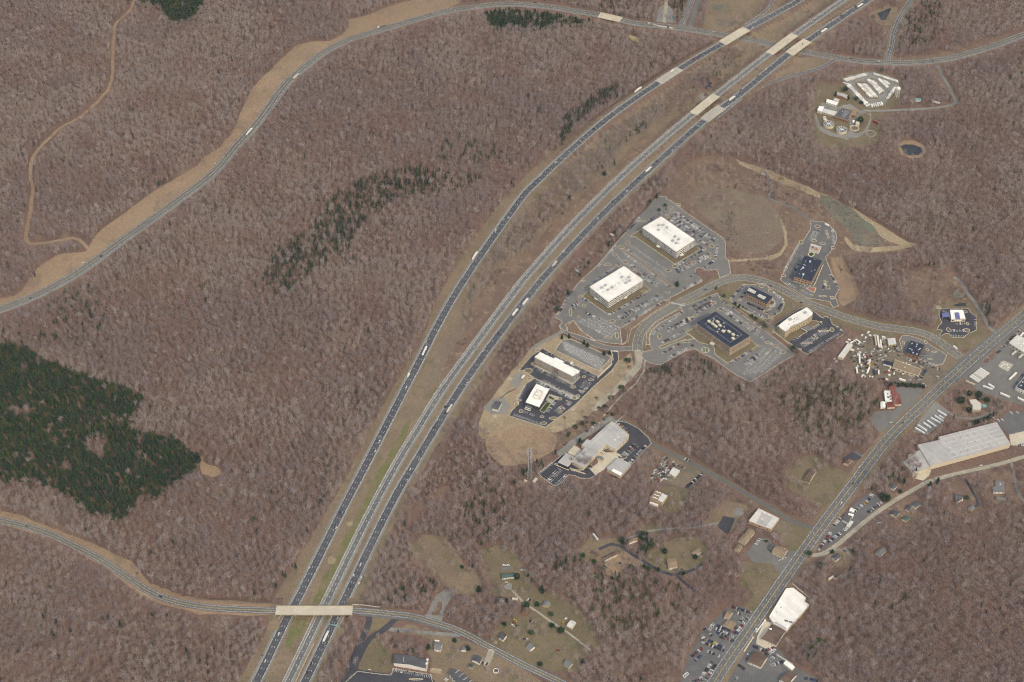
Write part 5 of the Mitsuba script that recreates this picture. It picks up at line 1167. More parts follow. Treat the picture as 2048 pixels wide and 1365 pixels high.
# round tanks
for lb, (cx, cy) in zip(('western covered round sewage tank with spoked grey lid', 'eastern covered round sewage tank with spoked grey lid'), Z8((300,1022),(508,1112))):
    k = thing('round_tank', lb, 'tank')
    c = G(cx, cy, 5.2)[:2]
    d = shapely.Point(c).buffer(10.0,20)
    part(k, 'wall', mikit.ply(prism(d.difference(d.buffer(-.5)),0,5.6), 'm_cream_wall'))
    part(k, 'lid', mikit.ply(prism(d.buffer(-.5),4.6,5.0), 'm_slate_roof'))
    for i in range(5): part(k, 'spoke', cube('m_metal_pale', (*c, 5.25),(18.6,1.3 if i % 2 else .7,.35), i * math.pi / 5 + .2))
    part(k, 'hub', cube('m_metal_pale', (*c, 5.6),(2.0,2.0,.9)))
k = thing('round_tank', 'open octagonal tank with brown sludge at the sewage works', 'tank')
c = G(1709,257,1)[:2]; d = shapely.Point(c).buffer(9.0,2)
part(k, 'wall', mikit.ply(prism(d.difference(d.buffer(-1.1)),0,1.8), 'm_cream_wall')); part(k, 'sludge', mikit.ply(prism(d.buffer(-1.1),0,.3), 'dark_dirt'))
k = thing('round_tank', 'shallow open ring basin at the edge of the sewage works', 'tank')
c = G(1742,267.5,.5)[:2]; d = shapely.Point(c).buffer(9.8,20)
part(k, 'wall', mikit.ply(prism(d.difference(d.buffer(-.8)),0,1.0), 'm_grey_roof')); part(k, 'sludge', mikit.ply(prism(d.buffer(-.8),0,.25), 'dark_dirt'))
k = thing('pool', 'round white-rimmed above-ground pool by the overpass road', 'pool')
c = G(*ZH((895,1182))[0])[:2]; d = shapely.Point(c).buffer(4.1,16)
part(k, 'rim', mikit.ply(prism(d.difference(d.buffer(-1.0)),0,1.3), 'm_white_wall')); part(k, 'cover', mikit.ply(prism(d.buffer(-1.0),0,.7), 'dark_dirt'))

# ------------------------------------------------------------------ water tower, lattice tower
k = thing('water_tower', 'white water tower on slender legs beside the caravan yard', 'water tower')
c = G(1793.5,196)[:2]
s = trimesh.creation.icosphere(3,1.0); s.apply_scale([4.2,4.2,3.4]); s.apply_translation([*c, 21.5])
part(k, 'tank', mikit.ply(s, 'm_white_wall', smooth=True))
part(k, 'roof_cap', mikit.ply(trimesh.creation.cone(1.6,1.4, sections=16, transform=trimesh.transformations.translation_matrix([*c, 24.7])), 'm_white_wall'))


def bar(a, b, r, sides=6):
    return trimesh.creation.cylinder(r, segment=[np.asarray(a, float), np.asarray(b, float)], sections=sides)


for i in range(6):
    t = i * math.pi / 3
    part(k, 'leg', mikit.ply(bar([c[0] + 4.4 * math.cos(t), c[1] + 4.4 * math.sin(t),0], [c[0] + 3.4 * math.cos(t), c[1] + 3.4 * math.sin(t),20.5], .38), 'm_white_wall'))
part(k, 'riser', mikit.ply(bar([*c, 0], [*c, 19], .7,10), 'm_white_wall'))
part(k, 'ring', mikit.ply(trimesh.creation.annulus(3.9,4.5,.35, transform=trimesh.transformations.translation_matrix([*c, 20.3])), 'm_white_wall'))
for z in (7,14):
    for i in range(6):
        t, u = i * math.pi / 3,(i + 1) * math.pi / 3
        r = 4.4 - z * .05
        part(k, 'brace', mikit.ply(bar([c[0] + r * math.cos(t), c[1] + r * math.sin(t), z], [c[0] + r * math.cos(u), c[1] + r * math.sin(u), z], .12,4), 'm_white_wall'))

k = thing('lattice_tower', 'tall grey lattice mast crowded with antennas at the wood edge', 'mast')
c = G(1059,957)[:2]
HT = 64.0
legs = [(np.array([math.cos(t), math.sin(t)])) for t in (math.pi / 2, math.pi * 7 / 6, math.pi * 11 / 6)]
rad = lambda z: 3.6 - 2.4 * z / HT
for l in legs: part(k, 'leg', mikit.ply(bar([*(c + l * rad(0)),0], [*(c + l * rad(HT)), HT], .30), 'm_metal'))
zz = np.linspace(0, HT, 17)
for j in range(16):
    for i in range(3):
        a, b = legs[i], legs[(i + 1) % 3]
        part(k, 'brace', mikit.ply(join([bar([*(c + a * rad(zz[j])), zz[j]], [*(c + b * rad(zz[j + 1])), zz[j + 1]], .15,4)]), 'm_metal'))
        part(k, 'brace', mikit.ply(join([bar([*(c + b * rad(zz[j])), zz[j]], [*(c + a * rad(zz[j + 1])), zz[j + 1]], .15,4)]), 'm_metal'))
part(k, 'cable_run', mikit.ply(bar([*c, 0], [*c, HT], .55,6), 'm_metal_dark'))
for z in (62,56,50,45):
    for i in range(9):
        t = i * 2 * math.pi / 9
        r = 3.4 if z > 48 else 2.6
        part(k, 'antenna', cube('m_metal_pale', (c[0] + r * math.cos(t), c[1] + r * math.sin(t), z),(.5,.25,2.2), t + math.pi / 2))
    part(k, 'antenna_mount', mikit.ply(trimesh.creation.annulus(3.0 if z > 48 else 2.2,3.3 if z > 48 else 2.5,.25, transform=trimesh.transformations.translation_matrix([*c, z])), 'm_metal'))
part(k, 'lightning_rod', mikit.ply(bar([*c, HT], [*c, HT + 4], .12,5), 'm_metal'))

# ------------------------------------------------------------------ bridges
def bridge(label, nm, x0, x1, half, mat='concrete', depth=1.5, piers=(), parapet=1.0):
    s, z, w = ROADS[nm]
    m = (s[:, 0] >= x0) & (s[:, 0] <= x1)
    d = np.gradient(w[:, :2], axis=0); d /= np.linalg.norm(d, axis=1, keepdims=True)
    r = np.column_stack([d[:, 1], -d[:, 0]])
    w, r, s_ = w[m], r[m], s[m]
    k = thing('bridge', label, 'bridge')
    o0, o1 = half

    def strip(a, b, zt, zb):
        p, q = w[:, :2] + r * a, w[:, :2] + r * b
        n = len(p)
        v = np.vstack([np.column_stack([p, w[:, 2] + zt]), np.column_stack([q, w[:, 2] + zt]), np.column_stack([p, w[:, 2] + zb]), np.column_stack([q, w[:, 2] + zb])])
        i = np.arange(n - 1)
        quad = lambda A, B: np.vstack([np.column_stack([A + i, B + i, A + i + 1]), np.column_stack([A + i + 1, B + i, B + i + 1])])
        f = np.vstack([quad(0, n), quad(3 * n, 2 * n), quad(2 * n, 0), quad(n, 3 * n), [[0,2 * n, n], [n, 2 * n, 3 * n]], [[n - 1,2 * n - 1,3 * n - 1], [2 * n - 1,4 * n - 1,3 * n - 1]]])
        return trimesh.Trimesh(v, f, process=False)
    part(k, 'deck', mikit.ply(strip(o0, o1,.30,-.35), mat))
    n = 5
    for i in range(n):
        o = o0 + (o1 - o0) * (i + .5) / n
        part(k, 'girder', mikit.ply(strip(o - .3, o + .3,-.36,-depth), 'm_metal_dark' if nm == 'over' else 'concrete_grey'))
    for o in (o0, o1): part(k, 'parapet', mikit.ply(strip(o - .2, o + .2,.31,.3 + parapet), 'm_kerb'))
    for t in piers:
        i = int(t * (len(w) - 1))
        ang = math.atan2(r[i][1], r[i][0])
        cz = w[i, 2] - depth
        part(k, 'pier_cap', cube('concrete_grey', (*(w[i, :2] + r[i] * (o0 + o1) / 2), cz - .45),(o1 - o0 - 1,1.3,.9), ang))
        for u in (-.35,0,.35): part(k, 'pier', mikit.ply(bar([*(w[i, :2] + r[i] * ((o0 + o1) / 2 + u * (o1 - o0))),-.3], [*(w[i, :2] + r[i] * ((o0 + o1) / 2 + u * (o1 - o0))), cz - .8], .55,10), 'concrete_grey'))
    for i, sg in ((0,1),(len(w) - 1,-1)):
        ang = math.atan2(r[i][1], r[i][0])
        part(k, 'abutment', cube('concrete_grey', (*(w[i, :2] + r[i] * (o0 + o1) / 2),(w[i, 2] - .4) / 2 - .2),(o1 - o0 + .5,1.2, max(.5, w[i, 2] - .8)), ang))
    return k


bridge('long cream concrete overpass that spans all the motorway carriageways', 'over', 546,706,(-7.6,7.6), 'concrete', 2.0,(.27,.52,.72),1.1)
bridge('cream bridge carrying the western carriageway over the northern road', 'sb', 1444,1496,(-10.2,8.8), 'concrete', 1.6,(.5,))
bridge('pale bridge carrying the middle carriageway over the northern road', 'mid', 1539,1591,(-8.6,8.2), 'concrete', 1.6,(.5,))
bridge('pale bridge carrying the eastern carriageway over the northern road', 'nb', 1577,1616,(-9.4,9.8), 'concrete', 1.6,(.5,))
bridge('pale bridge carrying the middle carriageway over the wooded creek', 'mid', 1386,1436,(-8.6,8.2), 'concrete', 1.6,(.35,.65))
bridge('tan bridge carrying the eastern carriageway over the wooded creek', 'nb', 1406,1448,(-9.4,9.8), 'concrete_grey', 1.6,(.35,.65))
bridge('cream bridge of the northern road over a dark gully', 'russell', 1193,1243,(-9.0,10.5), 'concrete', 1.4,())
k = thing('creek', 'dark creek water under the motorway bridges', None, None, 'structure')
scene[k] = mikit.ply(drape(LineString([G(x, y)[:2] for x, y in ((1388,206),(1410,216),(1424,228),(1436,242))]).buffer(5),.05), 'pond_water')
sheet('rocks', 'grey stony creek bank beside the bridge', [(1396,190),(1412,184),(1424,188),(1420,200),(1404,204)], 'gravel', .09,2)
# concrete pavement sections on the western carriageway over the creek
part('motorway', 'concrete_section', mikit.ply(ribbon('sb', -10,8.6,0.24,1316,1360), 'concrete_grey'))


# ------------------------------------------------------------------ vehicles
def car_meshes(kind):
    """Body and glass of a car about the origin, nose along +x."""
    L, Wd, Hh, h0, c0, c1 = dict(car=(4.6,1.85,1.45,.95,-1.75,1.0), suv=(4.8,1.95,1.75,1.1,-2.2,1.0), van=(5.6,2.0,2.2,1.3,-2.7,1.7), pickup=(5.6,1.95,1.8,1.1,-.5,1.3))[kind]
    hull = lambda p: trimesh.Trimesh(*(lambda m: (m.vertices, m.faces))(trimesh.PointCloud(np.array(p, float)).convex_hull), process=False)
    lo = [[x, s * (Wd / 2 - e), z] for s in (-1,1) for x, z, e in ((-L / 2,.35,.08),(L / 2,.35,.18),(-L / 2 + .05, h0,.1),(L / 2 - .25, h0 - .18,.16),(c1 + .3, h0,.08))]
    body = hull(lo)
    roof = hull([[x, s * y, z] for s in (-1,1) for x, y, z in ((c0 + .38, Wd / 2 - .26, Hh - .07),(c1 - .55, Wd / 2 - .26, Hh - .07),(c0 + .5, Wd / 2 - .34, Hh),(c1 - .7, Wd / 2 - .34, Hh))])
    glass = hull([[x, s * y, z] for s in (-1,1) for x, y, z in ((c0, Wd / 2 - .12, h0 - .02),(c1 + .1, Wd / 2 - .12, h0 - .02),(c0 + .38, Wd / 2 - .27, Hh - .06),(c1 - .55, Wd / 2 - .27, Hh - .06))])
    ms = [body, roof]
    if kind == 'pickup':
        bed = trimesh.creation.box([2.0, Wd - .35,.06]); bed.apply_translation([-1.65,0, h0 + .02])
        glass = join([glass, bed])
    wheels = []
    for x in (-L * .31, L * .31):
        for s in (-1,1):
            w = trimesh.creation.cylinder(.34,.24, sections=10); w.apply_transform(trimesh.transformations.rotation_matrix(math.pi / 2, [1,0,0])); w.apply_translation([x, s * (Wd / 2 - .1),.34]); wheels.append(w)
    return join(ms), glass, wheels


CARS = {}
for kd in ('car', 'suv', 'van', 'pickup'):
    b, gl, wh = car_meshes(kd)
    CARS[kd] = (mikit.ply(b, 'm_dark', smooth=40), mikit.ply(gl, 'car_glass'), [mikit.ply(w, 'm_rubber') for w in wh])
for kd in ('car', 'suv'):
    for pc_ in PAINTS:
        b, gl, _ = CARS[kd]
        scene[f'grp_{kd}_{pc_}'] = {'type': 'shapegroup', 'a': {**b, 'bsdf': ref('paint_' + pc_)}, 'b': gl}
VEH = []      # (distance rank, x, y, z, angle, kind, paint, label, group)
RV = np.random.default_rng(21)
MIXP = ['white'] * 24 + ['silver'] * 20 + ['grey'] * 17 + ['black'] * 17 + ['navy'] * 6 + ['blue'] * 5 + ['red'] * 5 + ['maroon'] * 3 + ['tan'] * 3 + ['green'] * 2 + ['yellow']
KINDS = ['car'] * 6 + ['suv'] * 3 + ['pickup']
ORD = lambda n: f"{n}{'th' if 10 <= n % 100 <= 20 else {1: 'st', 2: 'nd', 3: 'rd'}.get(n % 10, 'th')}"
STALLS = {}
WORD = dict(navy='dark blue', maroon='dark red')


def row(desc, x0, y0, x1, y1, n, occ=.85, pal=None, side=0.0, turn=None, end='left', mark_=True, z=.13, kinds=KINDS):
    """A row of n parking bays from pixel to pixel; occ: share taken; pal: paints to draw from; side shifts it sideways in metres."""
    a, b = G(x0, y0)[:2], G(x1, y1)[:2]
    d = b - a
    L = np.linalg.norm(d); d = d / L
    nrm = np.array([-d[1], d[0]])
    n = min(n, max(1, int(L / 2.45)))
    ang = math.atan2(nrm[1], nrm[0]) if turn is None else turn
    c = 0
    for i in range(n):
        if RV.random() > occ: continue
        c += 1
        p = a + d * L * (i + .5) / n + nrm * (side + RV.normal(0,.25)) + d * RV.normal(0,.12)
        pn = (pal or MIXP)[RV.integers(len(pal or MIXP))]
        kd = kinds[RV.integers(len(kinds))]
        VEH.append(dict(p=(p[0], p[1], z), ang=ang + (math.pi if RV.random() < .5 else 0) + RV.normal(0,.03), kind=kd, paint=pn, label=(WORD.get(pn, pn) + ' ' + (kd if kd != 'suv' else 'car') + f', {ORD(c)} from {end}, ' + desc.replace('the ', '', 1)), group='vehicles in ' + desc))
    if mark_:
        m = (a + b) / 2
        for k, (lb, g) in enumerate(LOTPOLY.items()):
            if g.contains(shapely.Point(m + nrm * side)):
                for i in range(n + 1):
                    q = a + d * L * i / n + nrm * side
                    t, u = nrm * 2.6, d * .18
                    STALLS.setdefault(lb, []).append(np.array([q - t - u, q - t + u, q + t + u, q + t - u]))
                break


DK = ['black', 'navy', 'grey', 'black', 'blue', 'silver', 'white']
# main office car park (rows nearest the camera last)
row('the row along the western kerb of the main office car park', 1282,433,1253,466,13,.85, DK)
row('the short row north-west of the northern white office', 1294,444,1339,416,16,.8, DK)
row('the outermost north-eastern row of the main office car park', 1350,424,1434,480,32,.82, None, 0)
row('the second north-eastern row of the main office car park', 1348,428,1431,484,32,.82, None, 0)
row('the upper row behind the northern white office', 1337,430,1423,488,34,.97)
row('the lower row behind the northern white office', 1333,436,1415,492,32,.97)
row('the short row at the eastern wall of the northern white office', 1389,487,1407,500,7,.9)
row('the row south-east of the northern white office', 1407,501,1381,516,11,.9, DK)
row('the upper of the two slanted rows near the park entrance', 1417,508,1393,522,10,.85)
row('the lower of the two slanted rows near the park entrance', 1419,512,1395,526,10,.85)
row('the row next to the park entrance bend', 1427,523,1408,536,8,.85, DK)
row('the eastern kerb row of the main office car park', 1437,488,1430,519,12,.85, None, 0,0.15)
row('the short row south of the northern white office', 1357,530,1372,521,6,.9)
row('the upper slanted row beside the street junction', 1351,542,1382,526,12,.85)
row('the lower slanted row beside the street junction', 1353,547,1386,530,12,.8)
row('the broad empty bays in the middle of the office car park', 1262,492,1340,545,30,.1)
row('the broad bays in the middle of the office car park', 1255,500,1333,553,30,.14)
row('the row along the hedge strip', 1248,507,1340,575,34,.38)
row('the row just below the hedge strip', 1230,512,1300,560,26,.15)
row('the upper row east of the southern white office', 1262,530,1316,568,22,.88)
row('the lower row east of the southern white office', 1260,536,1312,573,22,.85)
row('the bays at the western wall of the main office car park', 1232,492,1196,533,20,.04)
row('the bays north of the southern white office', 1180,570,1238,528,24,.28, DK)
row('the row west of the southern white office', 1144,583,1132,600,8,.75, DK)
row('the upper row at the south-western kerb', 1142,614,1158,604,8,.85)
row('the lower row at the south-western kerb', 1145,619,1160,609,8,.7)
row('the sparse western kerb row', 1131,606,1113,634,14,.3)
row('the short row at the western wall of the southern white office', 1163,595,1177,606,6,.85, DK)
row('the dark row south-west of the southern white office', 1172,627,1200,640,11,.9, DK)
row('the first row below the southern white office', 1218,631,1288,590,30,.85)
row('the second row below the southern white office', 1236,635,1322,588,34,.82, DK)
row('the third row below the southern white office', 1240,640,1324,594,34,.78)
row('the row along the street edge of the office car park', 1250,648,1328,604,30,.72)
for i in range(5): row('the empty bays in the southern corner of the office car park', 1152 + i * 12,640 - i * 1,1222 + i * 4,676 - i * 5,26,.03)
row('the bays beside the curving street', 1365,580,1404,561,13,.35)
row('the bays at the park entrance lawn', 1376,558,1392,548,6,.7)
# black-roofed office
row('the top row of the black-roofed office car park', 1379,619,1430,590,18,.62, DK)
row('the upper of two rows north-west of the black-roofed office', 1390,622,1424,603,13,.85)
row('the lower of two rows north-west of the black-roofed office', 1393,627,1424,610,13,.72)
row('the row along the north-eastern wall of the black-roofed office', 1440,618,1508,666,28,.85)
row('the outer row north-east of the black-roofed office', 1447,616,1520,665,30,.22)
row('the eastern kerb row of the black-roofed office', 1446,602,1530,662,30,.22, DK)
row('the north-western kerb row of the black-roofed office', 1367,624,1305,668,24,.4)
row('the upper row west of the black-roofed office', 1384,634,1334,660,21,.85)
row('the lower row west of the black-roofed office', 1387,638,1337,664,21,.85)
row('the row beside the western lawn wedge', 1389,651,1325,686,24,.72)
row('the upper row beside the roundabout', 1367,684,1326,708,16,.72)
row('the lower row beside the roundabout', 1387,691,1336,717,18,.6)
row('the row below the black-roofed office lawn', 1507,699,1460,728,19,.8)
row('the middle bays south-east of the black-roofed office', 1517,710,1488,726,11,.85)
row('the next bays south-east of the black-roofed office', 1519,714,1491,730,11,.6)
for i in range(4): row('the empty south-eastern bays of the black-roofed office', 1530 + i * 11,696 + i * 3,1488 + i * 11,748 - i * 1,22,.06)
row('the empty north-eastern bays near the black-roofed office', 1510,668,1562,700,18,.1)
# small brick office
row('the western arc of the small brick office car park', 1462,598,1489,570,14,.93, DK)
row('the short row at the western wall of the small brick office', 1482,597,1493,585,6,.85)
row('the front row of the small brick office', 1489,604,1527,622,16,.92, DK)
row('the outer front row of the small brick office', 1467,606,1528,635,24,.9)
row('the north-eastern arc of the small brick office car park', 1542,583,1566,600,11,.95)
row('the south-eastern arc of the small brick office car park', 1567,604,1549,631,12,.92, DK)
row('the short row at the corner of the small brick office', 1542,614,1534,627,5,.85)
# curved hotel
row('the middle strip of the tan hotel car park', 1652,657,1602,689,22,.36, DK)
row('the lower side of the tan hotel car park strip', 1658,661,1606,694,24,.03)
row('the outer edge of the tan hotel car park', 1684,664,1618,704,30,.1)
row('the eastern corner of the tan hotel car park', 1668,650,1683,662,6,.7)
row('the row in front of the tan hotel lawn', 1644,647,1624,658,8,.45)
row('the row in front of the tan hotel corner', 1599,674,1581,686,8,.75)
# brick school
row('the eastern kerb row of the brick school', 1661,550,1678,580,13,.92)
row('the bays by the triangular island of the brick school', 1653,563,1645,579,7,.8)
row('the front bays of the brick school', 1601,571,1614,577,5,.9)
row('the western kerb row of the brick school', 1596,491,1568,544,28,.12)
row('the row at the western wall of the brick school', 1604,513,1589,545,14,.25, DK)
row('the empty northern bays of the brick school', 1632,458,1620,480,12,.03)
row('the empty northern bays east of the brick school playground', 1638,460,1626,483,12,.03)
row('the empty eastern bays of the brick school', 1665,458,1668,488,14,.03)
row('the street-side bays of the brick school', 1572,566,1625,592,20,.25)
# long hotel and clinic
row('the back row of the long hotel', 1093,705,1190,754,32,.3, DK)
row('the front row of the long hotel', 1069,736,1138,771,24,.42)
row('the kerbed double row between hotel and clinic, upper side', 1086,761,1155,796,26,.3)
row('the kerbed double row between hotel and clinic, lower side', 1072,763,1146,799,28,.62)
row('the south-eastern bays of the long hotel', 1172,762,1158,782,9,.2)
row('the outer south-eastern bays of the long hotel', 1180,766,1163,787,9,.1)
row('the western kerb row of the clinic', 1050,772,1035,800,16,.0)
row('the row along the clinic lawn', 1113,801,1095,824,11,.9)
row('the upper of the packed rows east of the clinic', 1136,803,1112,823,13,.92)
row('the lower of the packed rows east of the clinic', 1140,807,1117,828,13,.92)
row('the bays at the eastern edge of the clinic car park', 1152,814,1128,837,12,.3)
row('the empty bays south of the clinic', 1028,830,1082,849,24,.06)
row('the bays at the clinic wall', 1048,823,1068,832,8,.3)
for i in range(5): row('the empty pale car park', 1126 + i * 1,684 + i * 3.6,1208 - i * 2,722 + i * 4.3,34,0.0)
# metal-roofed building
row('the gravel drive beside the metal-roofed building', 1166,868,1212,838,18,.6, None, 0, None, 'left', False)
row('the middle double row of the upper hall car park, left side', 1270,889,1238,917,14,.88)
row('the middle double row of the upper hall car park, right side', 1274,893,1243,920,14,.88)
row('the eastern kerb row of the upper hall car park', 1294,890,1260,926,17,.82)
row('the row at the end wall of the metal-roofed hall', 1236,849,1256,862,9,.6)
row('the short row beside the concrete court', 1184,931,1172,941,6,.75)
row('the empty bays of the lower hall car park', 1118,938,1096,960,10,.1)
row('the other empty bays of the lower hall car park', 1122,941,1101,963,10,.08)
row('the tree-side bays of the lower hall car park', 1104,926,1078,948,12,.0)
row('the lowest bays of the lower hall car park', 1132,950,1112,971,10,.12)
# scrapyard
SCR = P([(1330,914),(1346,919),(1352,930),(1344,935),(1336,946),(1340,955),(1322,964),(1299,964),(1308,942)])
for i in range(900):
    x0, y0, x1, y1 = SCR.bounds
    p = (RV.uniform(x0, x1), RV.uniform(y0, y1))
    if SCR.contains(shapely.Point(p)) and all((p[0] - q['p'][0]) ** 2 + (p[1] - q['p'][1]) ** 2 > 3.4 ** 2 for q in VEH[-110:]):
        pn = ['white', 'white', 'silver', 'red', 'black', 'navy', 'grey', 'maroon', 'tan', 'white'][RV.integers(10)]
        VEH.append(dict(p=(*p, .14), ang=.7 + RV.normal(0,.35), kind=KINDS[RV.integers(10)], paint=pn, label=None, group='wrecked cars in the scrapyard'))
YRD = P([(1706,690),(1735,668),(1785,680),(1800,712),(1780,722),(1762,722),(1752,745),(1708,745),(1700,718)])
for i in range(520):
    x0, y0, x1, y1 = YRD.bounds
    p = (RV.uniform(x0, x1), RV.uniform(y0, y1))
    if YRD.contains(shapely.Point(p)) and all((p[0] - q['p'][0]) ** 2 + (p[1] - q['p'][1]) ** 2 > 5.5 ** 2 for q in VEH[-110:]):
        VEH.append(dict(p=(*p, .14), ang=.9 + RV.normal(0,.8), kind=KINDS[RV.integers(10)], paint=['white', 'white', 'silver', 'black', 'grey', 'navy', 'tan'][RV.integers(7)], label=None, group=None))
row('the dark row at the far side of the scrapyard', 1405,948,1371,977,16,.95, ['black', 'navy', 'black', 'grey', 'white', 'maroon'], 0, None, 'right', False)
row('the row behind the scrapyard workshop', 1352,930,1366,936,6,.9, None, 0, None, 'left', False)
row('the verge opposite the scrapyard', 1369,918,1384,925,5,.85, None, 0, None, 'left', False)
# lorry yard, restaurant, bank, depot
row('the long row between lorry yard and brick restaurant', 1812,718,1880,740,28,.92, None, 0, None, 'left', False)
row('the row at the end of the repair shop', 1851,740,1842,757,8,.9, DK, 0, None, 'upper end', False)
row('the pair row in front of the repair shop', 1824,750,1819,763,6,.85, None, 0, None, 'upper end', False)
row('the short row left of the brick restaurant', 1793,693,1800,710,8,.9, None, 0,0.0, 'upper end', False)
row('the bays beside the brick restaurant', 1847,709,1843,717,4,.8, None, 0,0.2, 'upper end')
row('the kerb bays of the brick restaurant', 1842,719,1872,732,12,.4)
row('the crowded corner of the lorry yard', 1831,755,1843,764,6,.9, None, 0, None, 'left', False)
row('the western bays of the bank', 1890,624,1897,624,3,.0)
row('the eastern bays of the bank', 1950,632,1951,653,9,.5, DK, 0,0.0)
row('the central bays of the bank', 1903,662,1928,662,10,.05)
row('the lower bays of the bank', 1904,672,1926,673,9,.0)
row('the front row of the bank', 1912,648,1932,648,8,.25)
row('the depot fence beside the highway', 2044,656,1994,708,24,.85, None, 0, None, 'right', False)
row('the bays of the depot office', 2052,740,2030,772,14,.7, DK, 0,0.4, 'right', False)
row('the end yard of the longest warehouse', 2035,892,2060,886,6,.85, DK, 0,1.2, 'left', False)
row('the small car park of the brown-roofed house', 1709,904,1724,912,8,.15)
# used-car lot by the lane
row('the top corner of the used-car lot', 1739,989,1749,994,4,.9, ['white', 'silver', 'white', 'grey'], 0,.5, 'left', False)
row('the inner row of the used-car lot', 1740,998,1708,1024,15,.95, None, 0, None, 'right', False)
row('the lane-side row of the used-car lot', 1763,1006,1735,1026,13,.92, None, 0, None, 'right', False)
row('the white row beside the grey-roofed sales office', 1681,1037,1667,1052,7,.95, ['white', 'white', 'silver', 'black'], 0, None, 'right', False)
row('the lower lane-side row below the sales office', 1694,1057,1655,1086,18,.92, ['white', 'silver', 'grey', 'navy', 'maroon', 'white'], 0, None, 'right', False)
row('the highway-side row at the tip of the used-car lot', 1662,1066,1636,1101,14,.85, ['white', 'silver', 'white', 'red', 'maroon', 'black'], 0, None, 'right', False)
row('the motel yard', 1520,1078,1510,1094,5,.4, ['white', 'silver'], 0,-.6, 'upper end', False)
row('the middle of the motel yard', 1529,1085,1536,1082,3,.7, ['black'], 0,-.6, 'left', False)
row('the front of the roadside building', 1558,1121,1572,1117,3,.7, ['white'], 0,.8, 'left', False)
# dealer lots at the bottom
DL = ['black', 'white', 'silver', 'grey', 'navy', 'red', 'silver', 'white', 'black']
BL = ['blue', 'navy', 'black', 'grey', 'silver', 'white', 'blue', 'black']
for d_, a_ in (('the top row of the packed lot', (1464,1215,1503,1227,15,.95, DL)),('the row below the sales hut', (1467,1224,1482,1229,7,.95, BL)),
               ('the highway-side row of the packed lot', (1496,1236,1474,1264,12,.95, ['white', 'silver', 'black', 'red', 'white', 'tan'])),('the second highway-side row of the packed lot', (1487,1236,1478,1247,5,.95, DL)),
               ('the first dense row in the packed lot', (1433,1252,1462,1263,13,.97, BL)),('the second dense row in the packed lot', (1431,1258,1459,1270,13,.97, DL)),('the third dense row in the packed lot', (1433,1265,1456,1275,10,.97, BL)),('the fourth dense row in the packed lot', (1436,1272,1450,1279,6,.97, DL)),
               ('the upper row of the roadside block', (1468,1256,1479,1260,6,.97, BL)),('the second row of the roadside block', (1465,1264,1477,1268,6,.97, ['red', 'blue', 'black', 'white', 'navy'])),('the third row of the roadside block', (1461,1271,1473,1275,6,.97, BL)),('the lowest row of the roadside block', (1454,1279,1468,1284,7,.97, ['red', 'maroon', 'black', 'navy', 'silver'])),
               ('the white row at the wood edge of the packed lot', (1427,1247,1419,1262,7,.95, ['white', 'silver', 'white', 'grey'])),('the wood-corner row of the packed lot', (1408,1258,1424,1273,8,.95, BL)),('the upper row of the lower block', (1413,1280,1449,1296,16,.97, ['navy', 'black', 'yellow', 'blue', 'white', 'silver', 'tan'])),
               ('the second row of the lower block', (1410,1287,1449,1303,17,.97, ['white', 'navy', 'yellow', 'white', 'red', 'black', 'grey'])),('the row below the earth strip', (1414,1303,1440,1314,9,.9, DL)),('the left row near the wood', (1405,1297,1382,1314,11,.9, DL)),
               ('the second left row near the wood', (1405,1309,1389,1323,8,.9, BL)),('the long slanted row by the highway', (1424,1324,1400,1360,15,.92, DL)),('the second slanted row by the highway', (1431,1329,1410,1362,14,.85, DL)),
               ('the bottom row of the western dealer lots', (1385,1364,1404,1359,7,.9, ['black', 'red', 'navy', 'white'])),('the lower left row of the western dealer lots', (1366,1356,1376,1346,4,.9, ['white', 'navy']))):
    x0, y0, x1, y1, n, oc, pl = a_
    row(d_, x0, y0, x1, y1, n, oc, pl, 0, None, 'left', False)
for d_, a_ in (('the dark row of the eastern dealer court', (1502,1291,1527,1302,10,.95, BL)),('the angled row behind the brown-roofed showroom', (1527,1305,1549,1295,10,.95, DL)),('the second angled row behind the brown-roofed showroom', (1530,1311,1551,1300,9,.9, DL)),
               ('the short row beside the square showroom', (1551,1310,1538,1323,7,.95, BL)),('the row left of the square showroom', (1499,1309,1492,1320,3,.9, ['maroon', 'white'])),('the lower court of the eastern dealer', (1540,1332,1566,1324,9,.8, DL)),
               ('the kerb row at the lowest dealer', (1477,1350,1466,1364,7,.9, BL)),('the bottom right dealer row', (1604,1356,1640,1364,12,.8, BL)),('the roadside court of the square showroom', (1476,1330,1490,1340,6,.8, DL))):
    x0, y0, x1, y1, n, oc, pl = a_
    row(d_, x0, y0, x1, y1, n, oc, pl, 0, None, 'left', False)
